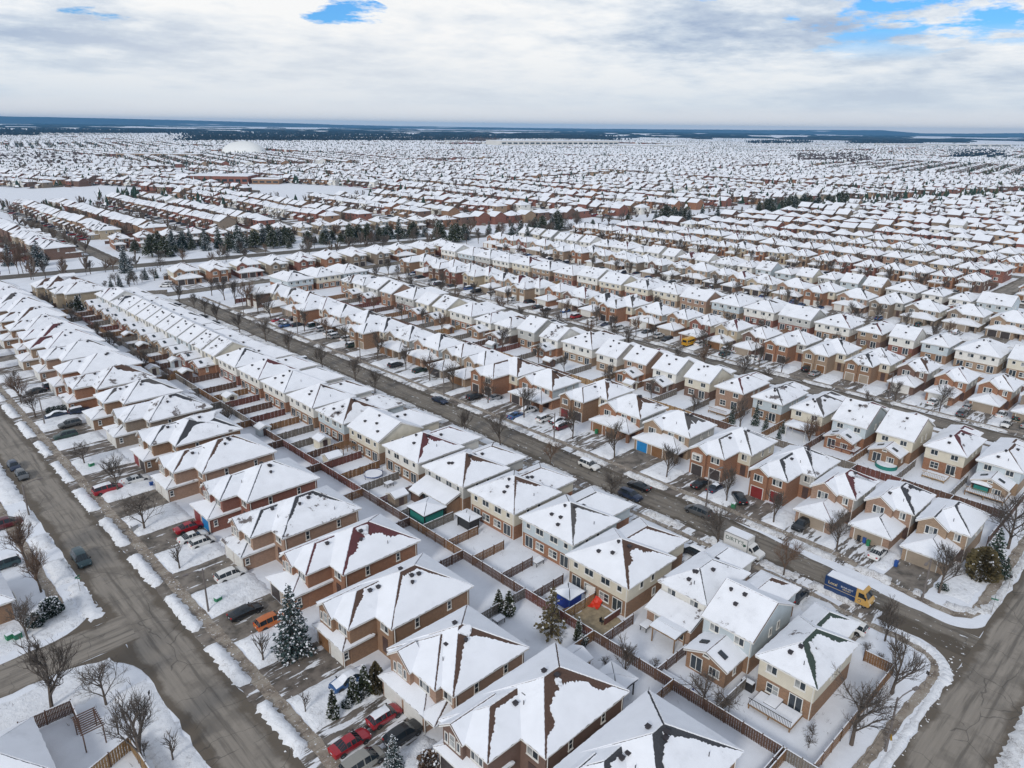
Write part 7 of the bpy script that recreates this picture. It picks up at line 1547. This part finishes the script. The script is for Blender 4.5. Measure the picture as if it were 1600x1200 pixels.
def far_block(name, label, px0, px1, py, hpx, wallm, bands=0, cat='warehouse'):
    a = Vector(wp(px0, py)); b = Vector(wp(px1, py)); L = (b - a).length; ang = math.atan2(b.y - a.y, b.x - a.x); dist = a.length
    bigbox(name, label, cat, a.x, a.y, ang, L, min(120, L * .5), hpx * dist / FPX, wallm, bands=bands)
far_block('warehouse', 'very long white warehouse with dark bays near the horizon', 783, 966, 227, 6.5, pale, 22); far_block('warehouse', 'lower pale warehouse to the right of the long white one', 978, 1075, 231.5, 4, pale, 8); far_block('warehouse', 'long low grey store building on the far right', 1175, 1330, 233, 3.5, 'siding_grey', 12); far_block('warehouse', 'brick-red flat building beside brown woods on the right', 1370, 1427, 258, 4, 'brick_red', 8); far_block('warehouse', 'pale long building at the far right near the plain', 1400, 1580, 229, 3, pale, 10); far_block('warehouse', 'white building standing before the dark wood left of the warehouse', 700, 722, 224, 4, pale, 3); far_block('warehouse', 'small dark-fronted store building left of the grey one', 1165, 1200, 237, 4, 'siding_blue', 4)
# ------------------------------------------------------------------ woods, plain and hills
WOODC = [noisy('far_conifer_wood', (0.012, 0.026, 0.042), .4, .02, .95), noisy('far_bare_wood', (0.095, 0.075, 0.072), .35, .02, .95)]
def wood(label, px0, px1, py0, py1, n, h, mi=0, seed=0):
    """A wood on the plain, every tree a small ragged crown; px/py are only used to read its ground outline off the map grid."""
    rw = random.Random(seed); m = MB()
    for k in range(n):
        f = rw.random(); px = px0 + (px1 - px0) * f; py = py1 - (py1 - py0) * (rw.random() ** 1.4); x, y = wp(px, py); hh = h * rw.uniform(.75, 1.15) * (1 if .06 < f < .94 else .7); px += rw.gauss(0, min(14, (px1 - px0) * .06)); x, y = wp(px, py); r = hh * rw.uniform(.28, .5); a0 = rw.uniform(0, 6)
        tp = []
        for j in range(5): a = a0 + j * 1.2566; tp.append((x + r * math.cos(a), y + r * math.sin(a), hh * rw.uniform(.45, .7)))
        for j in range(5):
            p, q = tp[j], tp[(j + 1) % 5]; m.poly([(p[0], p[1], 0), (q[0], q[1], 0), q, p]); m.poly([p, q, (x + rw.uniform(-1, 1), y, hh)])
    tag(m.build('forest', WOODC[mi]), label, 'woods', None, 'stuff')
wood('dark conifer wood left below the horizon', -60, 300, 203.5, 208, 1500, 15, 0, 1); wood('dark wood behind the white dome', 285, 545, 208, 222, 2600, 14, 0, 2); wood('dark wood in front of the far plain at centre', 520, 725, 211, 222, 1800, 13, 0, 3); wood('dark wood running right of centre behind the warehouse', 690, 960, 212, 219, 1500, 14, 0, 4); wood('brown leafless wood left of the long warehouse', 735, 780, 217, 223, 300, 13, 1, 5)
wood('brown leafless wood on the right in front of red building', 1240, 1360, 243, 255, 420, 10, 1, 6); wood('dark wood patch at far right among houses', 1484, 1574, 236, 248, 460, 10, 0, 7); wood('thin dark wood on the right plain', 1170, 1265, 221, 226, 500, 12, 0, 8); wood('dark wood strip before the right-hand hills', 1330, 1440, 219, 224, 500, 12, 0, 9); wood('dark wood behind the flat buildings at left', 0, 60, 209, 214, 300, 12, 0, 10); wood('brown leafless trees among houses at left', 0, 150, 243, 262, 260, 9, 1, 11)
rs = random.Random(5)
m = MB()
for k in range(150):      # strips of wood between the snowy fields of the plain
    py = 203.2 + (rs.random() ** 1.6) * 13; px = rs.uniform(-80, 1680); hor = 187 + 22 * px / 1600; py = hor + 4.6 + rs.random() ** 1.3 * 11; w = rs.uniform(20, 170)
    a = Vector(wp(px, py)); b = Vector(wp(px + w, py + w * .014)); L = (b - a).length; d = (b - a).normalized(); nn = Vector((-d.y, d.x)); ns = int(max(6, L / 60)); dep = rs.uniform(60, 220); hh = rs.uniform(11, 17)
    prev = None
    for j in range(ns + 1):
        p = a + d * (L * j / ns); z = hh * rs.uniform(.65, 1.1) * (1 if 0 < j < ns else .3); q = p + nn * dep
        if prev: m.poly([(prev[0].x, prev[0].y, 0), (p.x, p.y, 0), (p.x, p.y, z), (prev[0].x, prev[0].y, prev[2])]); m.poly([(prev[0].x, prev[0].y, prev[2]), (p.x, p.y, z), (q.x, q.y, z * .9), (prev[1].x, prev[1].y, prev[2] * .9)]); m.poly([(q.x, q.y, 0), (prev[1].x, prev[1].y, 0), (prev[1].x, prev[1].y, prev[2] * .9), (q.x, q.y, z * .9)])
        prev = (p, q, z)
tag(m.build('forest', WOODC[0]), 'strips of dark woodland between the snowy fields of the plain', 'woods', None, 'stuff')
prof = [(-200, 181), (0, 181.5), (130, 184), (300, 188), (420, 191.5), (540, 195), (700, 198), (800, 199.6), (950, 201.2), (1060, 202.2), (1200, 203), (1300, 203), (1380, 203.4), (1415, 206.4), (1440, 208.3), (1520, 208.6), (1600, 208.0), (1800, 207)]
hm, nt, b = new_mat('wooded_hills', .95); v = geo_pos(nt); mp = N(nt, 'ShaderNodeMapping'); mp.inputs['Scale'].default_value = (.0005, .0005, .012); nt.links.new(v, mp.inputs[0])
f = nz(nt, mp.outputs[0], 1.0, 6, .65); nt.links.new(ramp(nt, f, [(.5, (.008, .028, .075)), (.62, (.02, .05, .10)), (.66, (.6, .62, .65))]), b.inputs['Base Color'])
m = MB(); DH = 18500.0; pv = None; rs = random.Random(8)
for k in range(201):
    px = -200 + 10 * k
    for (a, ya), (c, yc) in zip(prof, prof[1:]):
        if px <= c: py = ya + (yc - ya) * (px - a) / (c - a); break
    py += .35 * noise.noise(Vector((px * .02, 1, 0))) + .2 * noise.noise(Vector((px * .09, 4, 0)))
    d = RIGHT * (px - 800) - UP * (py - 600) + FWD * FPX; dh = Vector((d.x, d.y)); s = DH / dh.length; z = 65 + d.z * s; dn = dh.normalized(); z = max(z, 6)
    ring_ = [(dn * (DH - 2600), 0), (dn * (DH - 1500), z * .35 + 6 * noise.noise(Vector((px * .05, 7, 0)))), (dn * (DH - 600), z * .8), (dn * DH, z), (dn * (DH + 900), z * .6)]
    if pv:
        for (p, zp), (q, zq), (r, zr), (t, zt) in zip(pv, pv[1:], ring_, ring_[1:]): m.poly([(p.x, p.y, zp - .5), (q.x, q.y, zq - .5), (t.x, t.y, zt - .5), (r.x, r.y, zr - .5)][::-1])
    pv = ring_
struct(m.build('hills', hm, None, True))
snow_objs = ((LAWN, 'lawn_snow', 'banksnow', 'heaped snow lying on the front lawns'), (BERM, 'kerb_snow', 'banksnow', 'ploughed snow heaped along the left street kerb'), (DBERM, 'roadside_snow', 'dirtysnow', 'dirty ploughed snow heaped along the street kerbs'))
# ------------------------------------------------------------------ snow round the corners and verges
snow_patch(BERM, 50, 92, 15.3, 16.4, .30, .6, .3, 3.3, .7, .2); snow_patch(DBERM, 50, 96, 5.5, 7.6, .4, .6, .3, 4.1, .8, .25)
for k in range(12):      # kerb return on the near corner
    a = math.pi / 2 * k / 11; cx, cy, r = 91.6, 21.4, 5.7; x, y = cx + r * math.sin(a), cy - r * math.cos(a); snow_patch(BERM, x - .9, x + .9, y - .9, y + .9, .28, .5, .3, k * 1.7, .7, .15)
snow_patch(DBERM, 112.5, 160, 15.5, 16.6, .35, .6, .3, 5.5, .7, .2); snow_patch(LAWN, 111.8, 121, 18.4, 23.5, .2, .7, .3, 6.1)
for k in range(6):
    a = math.pi / 2 * k / 5; x, y = 113.6 - 4.2 * math.cos(a), 20.4 - 4.2 * math.sin(a); snow_patch(DBERM, x - .9, x + .9, y - .9, y + .9, .3, .5, .3, k * 2.1, .7, .15)
snow_patch(BERM, 17.4, 19.7, 100.5, 112, .35, .5, .3, 8.2); snow_patch(LAWN, 6, 17.2, 100.6, 108, .2, .8, .35, 9.2); snow_patch(BERM, 16.5, 19.5, 112.5, 121, .5, .5, .35, 10.3); snow_patch(BERM, 16.6, 19.6, 125, 131, .6, .5, .3, 11.1); snow_patch(BERM, 16.8, 19.6, 135, 142, .6, .5, .3, 12.7); snow_patch(BERM, 16.4, 19.8, 146, 200, .5, .6, .3, 13.9)
snow_patch(LAWN, 2, 17.6, 84.6, 91.4, .2, .8, .35, 14.4); snow_patch(BERM, 15.2, 19.5, 60, 84, .25, .6, .35, 15.2)
for mb, nm, mt, lab in snow_objs: tag(mb.build(nm, MT[mt], None, True), lab, 'snow', None, 'stuff')
m = MB(); rg_ = random.Random(14)      # dead stalks and grass standing out of the snow
for k in range(1500):
    x, y = rg_.choice([(rg_.uniform(57, 74), rg_.uniform(22, 110)), (rg_.uniform(30.5, 40), rg_.uniform(45, 160)), (rg_.uniform(66, 97), rg_.uniform(18, 34)), (rg_.uniform(4, 18), rg_.uniform(62, 112)), (rg_.uniform(135, 152), rg_.uniform(22, 90))])
    if noise.noise(Vector((x * .25, y * .25, 2))) < .05: continue
    for j in range(rg_.choice([2, 3, 5])):
        a, b, h = rg_.uniform(-.25, .25), rg_.uniform(-.25, .25), rg_.uniform(.12, .45); m.poly([(x + a - .02, y + b, 0), (x + a + .02, y + b + .02, 0), (x + a * 2, y + b * 2, h + .1)])
tag(m.build('dry_grass', MT['twig']), 'dead grass and stalks standing out of the snow in the yards', 'grass', None, 'stuff')
# clods of ploughed snow lying loose by the kerbs and on driveways
m = MB(); rc = random.Random(4)
for k in range(700):
    x, y = rc.choice([(rc.uniform(26.3, 30.2), rc.uniform(45, 200)), (rc.uniform(97, 101.3), rc.uniform(28, 140)), (rc.uniform(107.5, 111.5), rc.uniform(20, 140)), (rc.uniform(30, 39), rc.uniform(50, 130)), (rc.uniform(93, 99), rc.uniform(28, 70)), (rc.uniform(50, 98), rc.uniform(14.6, 16.5))])
    s = rc.uniform(.04, .15); pts = [(x + s * rc.uniform(.6, 1.4) * math.cos(a), y + s * rc.uniform(.6, 1.4) * math.sin(a), .05) for a in (0, 1.26, 2.5, 3.77, 5.03)]; top = (x, y, .06 + s * rc.uniform(.6, 1.1))
    for i in range(5): m.poly([pts[i], pts[(i + 1) % 5], top])
tag(m.build('snow_clods', MT['banksnow'], None, True), 'loose clods of snow by the kerbs and driveways', 'snow', None, 'stuff')
drop_protos()
# ------------------------------------------------------------------ air
ABS = flat('unused', (0, 0, 0)); bpy.data.materials.remove(ABS)
hz = bpy.data.materials.new('pale_air'); hz.use_nodes = True; nt = hz.node_tree
for n in list(nt.nodes):
    if n.type != 'OUTPUT_MATERIAL': nt.nodes.remove(n)
pvn = N(nt, 'ShaderNodeVolumePrincipled'); pvn.inputs['Density'].default_value = HAZE; pvn.inputs['Color'].default_value = (0.18, 0.54, 0.98, 1); pvn.inputs['Anisotropy'].default_value = 0.0
nt.links.new(pvn.outputs[0], nt.nodes['Material Output'].inputs['Volume'])
m = MB(); m.box(-21500, 21500, -21500, 21500, -1.2, 168); o = tag(m.build('haze', hz), 'pale blue winter air over the whole suburb', 'haze', None, 'stuff')
# ------------------------------------------------------------------ sky and light
SUN_EL, SUN_DIR = R(31), Vector((-0.91, -0.36, 0))       # soft light from behind the camera's left shoulder
W = bpy.data.worlds.new('World'); SC.world = W; W.use_nodes = True; nt = W.node_tree; bg = nt.nodes['Background']
az = math.atan2(SUN_DIR.x, SUN_DIR.y)
sky = N(nt, 'ShaderNodeTexSky', sky_type='NISHITA'); sky.sun_disc = False; sky.sun_elevation = SUN_EL; sky.sun_rotation = az; sky.altitude = 200; sky.air_density = 1.0; sky.dust_density = 1.0; sky.ozone_density = 1.5
tc = N(nt, 'ShaderNodeTexCoord'); gen = tc.outputs['Generated']
sp = N(nt, 'ShaderNodeSeparateXYZ'); nt.links.new(gen, sp.inputs[0])
zc = mth(nt, 'ADD', mth(nt, 'MAXIMUM', sp.outputs[2], 0.0), 0.13)
cx = mth(nt, 'DIVIDE', sp.outputs[0], zc); cy = mth(nt, 'DIVIDE', sp.outputs[1], zc)
cv = N(nt, 'ShaderNodeCombineXYZ'); nt.links.new(cx, cv.inputs[0]); nt.links.new(cy, cv.inputs[1]); cv.inputs[2].default_value = 3.7
n1 = nz(nt, cv.outputs[0], 0.75, 7, 0.58); n2 = nz(nt, cv.outputs[0], 2.3, 8, 0.66); n0 = nz(nt, cv.outputs[0], 0.17, 3, 0.5)
d2 = mth(nt, 'ADD', mth(nt, 'MULTIPLY', n1, 0.55), mth(nt, 'ADD', mth(nt, 'MULTIPLY', n2, 0.30), mth(nt, 'MULTIPLY', n0, 0.15)))
# openings in the cloud deck: directions in the sky where the blue shows
def opening(px, py, rx, ry):
    d = (RIGHT * (px - 800) - UP * (py - 600) + FWD * FPX).normalized(); tz = d.z; h = Vector((d.x, d.y, 0)).normalized(); lat = Vector((-h.y, h.x, 0))
    dp = N(nt, 'ShaderNodeVectorMath', operation='DOT_PRODUCT'); nt.links.new(gen, dp.inputs[0]); dp.inputs[1].default_value = lat
    a = mth(nt, 'DIVIDE', dp.outputs['Value'], rx / FPX); bq = mth(nt, 'DIVIDE', mth(nt, 'SUBTRACT', sp.outputs[2], tz), ry / FPX)
    return mth(nt, 'SUBTRACT', 1.0, mth(nt, 'SQRT', mth(nt, 'ADD', mth(nt, 'MULTIPLY', a, a), mth(nt, 'MULTIPLY', bq, bq))), True)
gap = None
for q in ((1490, 42, 230, 56), (1430, 30, 120, 50), (535, 20, 70, 22), (150, 22, 60, 12), (1075, -4, 80, 16), (1575, 36, 110, 40)):
    g = opening(*q); gap = g if gap is None else mth(nt, 'MAXIMUM', gap, g)
n3 = nz(nt, cv.outputs[0], 2.6, 7, 0.62)
hole = mth(nt, 'ADD', mth(nt, 'MULTIPLY', mth(nt, 'POWER', gap, 0.7), 0.55), mth(nt, 'MULTIPLY', mth(nt, 'SUBTRACT', 0.5, n3), 2.6))
blue = ramp(nt, mth(nt, 'ADD', hole, mth(nt, 'MULTIPLY', mth(nt, 'LESS_THAN', gap, 0.02), -0.25)), [(0.26, (0, 0, 0)), (0.50, (1, 1, 1))])
blue = mixc(nt, ramp(nt, sp.outputs[2], [(0.075, (0, 0, 0)), (0.11, (1, 1, 1))]), (0, 0, 0), blue)
tone = ramp(nt, d2, [(0.40, (0.44, 0.54, 0.71)), (0.45, (0.63, 0.72, 0.84)), (0.50, (0.88, 0.93, 0.985)), (0.555, (1.08, 1.08, 1.07))])
low = ramp(nt, sp.outputs[2], [(0.015, (1, 1, 1)), (0.10, (0, 0, 0))])
tone = mixc(nt, mth(nt, 'MULTIPLY', low, 0.88), tone, (0.76, 0.83, 0.90))
hb = ramp(nt, sp.outputs[2], [(0.0, (1, 1, 1)), (0.028, (0, 0, 0))])
tone = mixc(nt, hb, tone, (1.06, 1.0, 0.96))
sund = N(nt, 'ShaderNodeVectorMath', operation='DOT_PRODUCT'); nt.links.new(gen, sund.inputs[0])
gl_d = (RIGHT * (560 - 800) - UP * (150 - 600) + FWD * FPX).normalized(); sund.inputs[1].default_value = gl_d
glow = ramp(nt, sund.outputs['Value'], [(0.93, (0, 0, 0)), (1.0, (1, 1, 1))])
tone = mixc(nt, mth(nt, 'MULTIPLY', glow, 0.45), tone, (0.97, 0.975, 0.98))
tone = mixc(nt, ramp(nt, sp.outputs[2], [(0.19, (0, 0, 0)), (0.42, (1, 1, 1))]), tone, (0.50, 0.55, 0.64))     # unseen upper sky, darkened to cut fill light and deepen contrast
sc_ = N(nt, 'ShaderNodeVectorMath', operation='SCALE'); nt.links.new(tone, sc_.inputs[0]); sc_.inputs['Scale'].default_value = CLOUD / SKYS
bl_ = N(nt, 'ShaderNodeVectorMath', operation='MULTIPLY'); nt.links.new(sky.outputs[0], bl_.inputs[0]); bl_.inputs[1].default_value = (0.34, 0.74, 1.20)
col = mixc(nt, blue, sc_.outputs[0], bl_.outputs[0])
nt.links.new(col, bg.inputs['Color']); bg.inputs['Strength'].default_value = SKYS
sd = bpy.data.lights.new('sun', 'SUN'); sd.energy = SUNE; sd.angle = R(11); sd.color = (1.0, 0.965, 0.91); so = bpy.data.objects.new('sun', sd); COL.objects.link(so)
dirv = Vector((SUN_DIR.x, SUN_DIR.y, 0)).normalized() * math.cos(SUN_EL) + Vector((0, 0, math.sin(SUN_EL)))
so.rotation_euler = (-dirv).to_track_quat('-Z', 'Y').to_euler(); so.location = (0, 0, 300)
SC.view_settings.view_transform = 'Standard'; SC.view_settings.look = 'None'; SC.view_settings.gamma = 1.0; SC.view_settings.exposure = EXPO; SC.view_settings.use_curve_mapping = False
SC.cycles.max_bounces = 5; SC.cycles.diffuse_bounces = 2; SC.cycles.glossy_bounces = 2; SC.cycles.transmission_bounces = 2; SC.cycles.volume_bounces = 0; SC.cycles.use_denoising = True
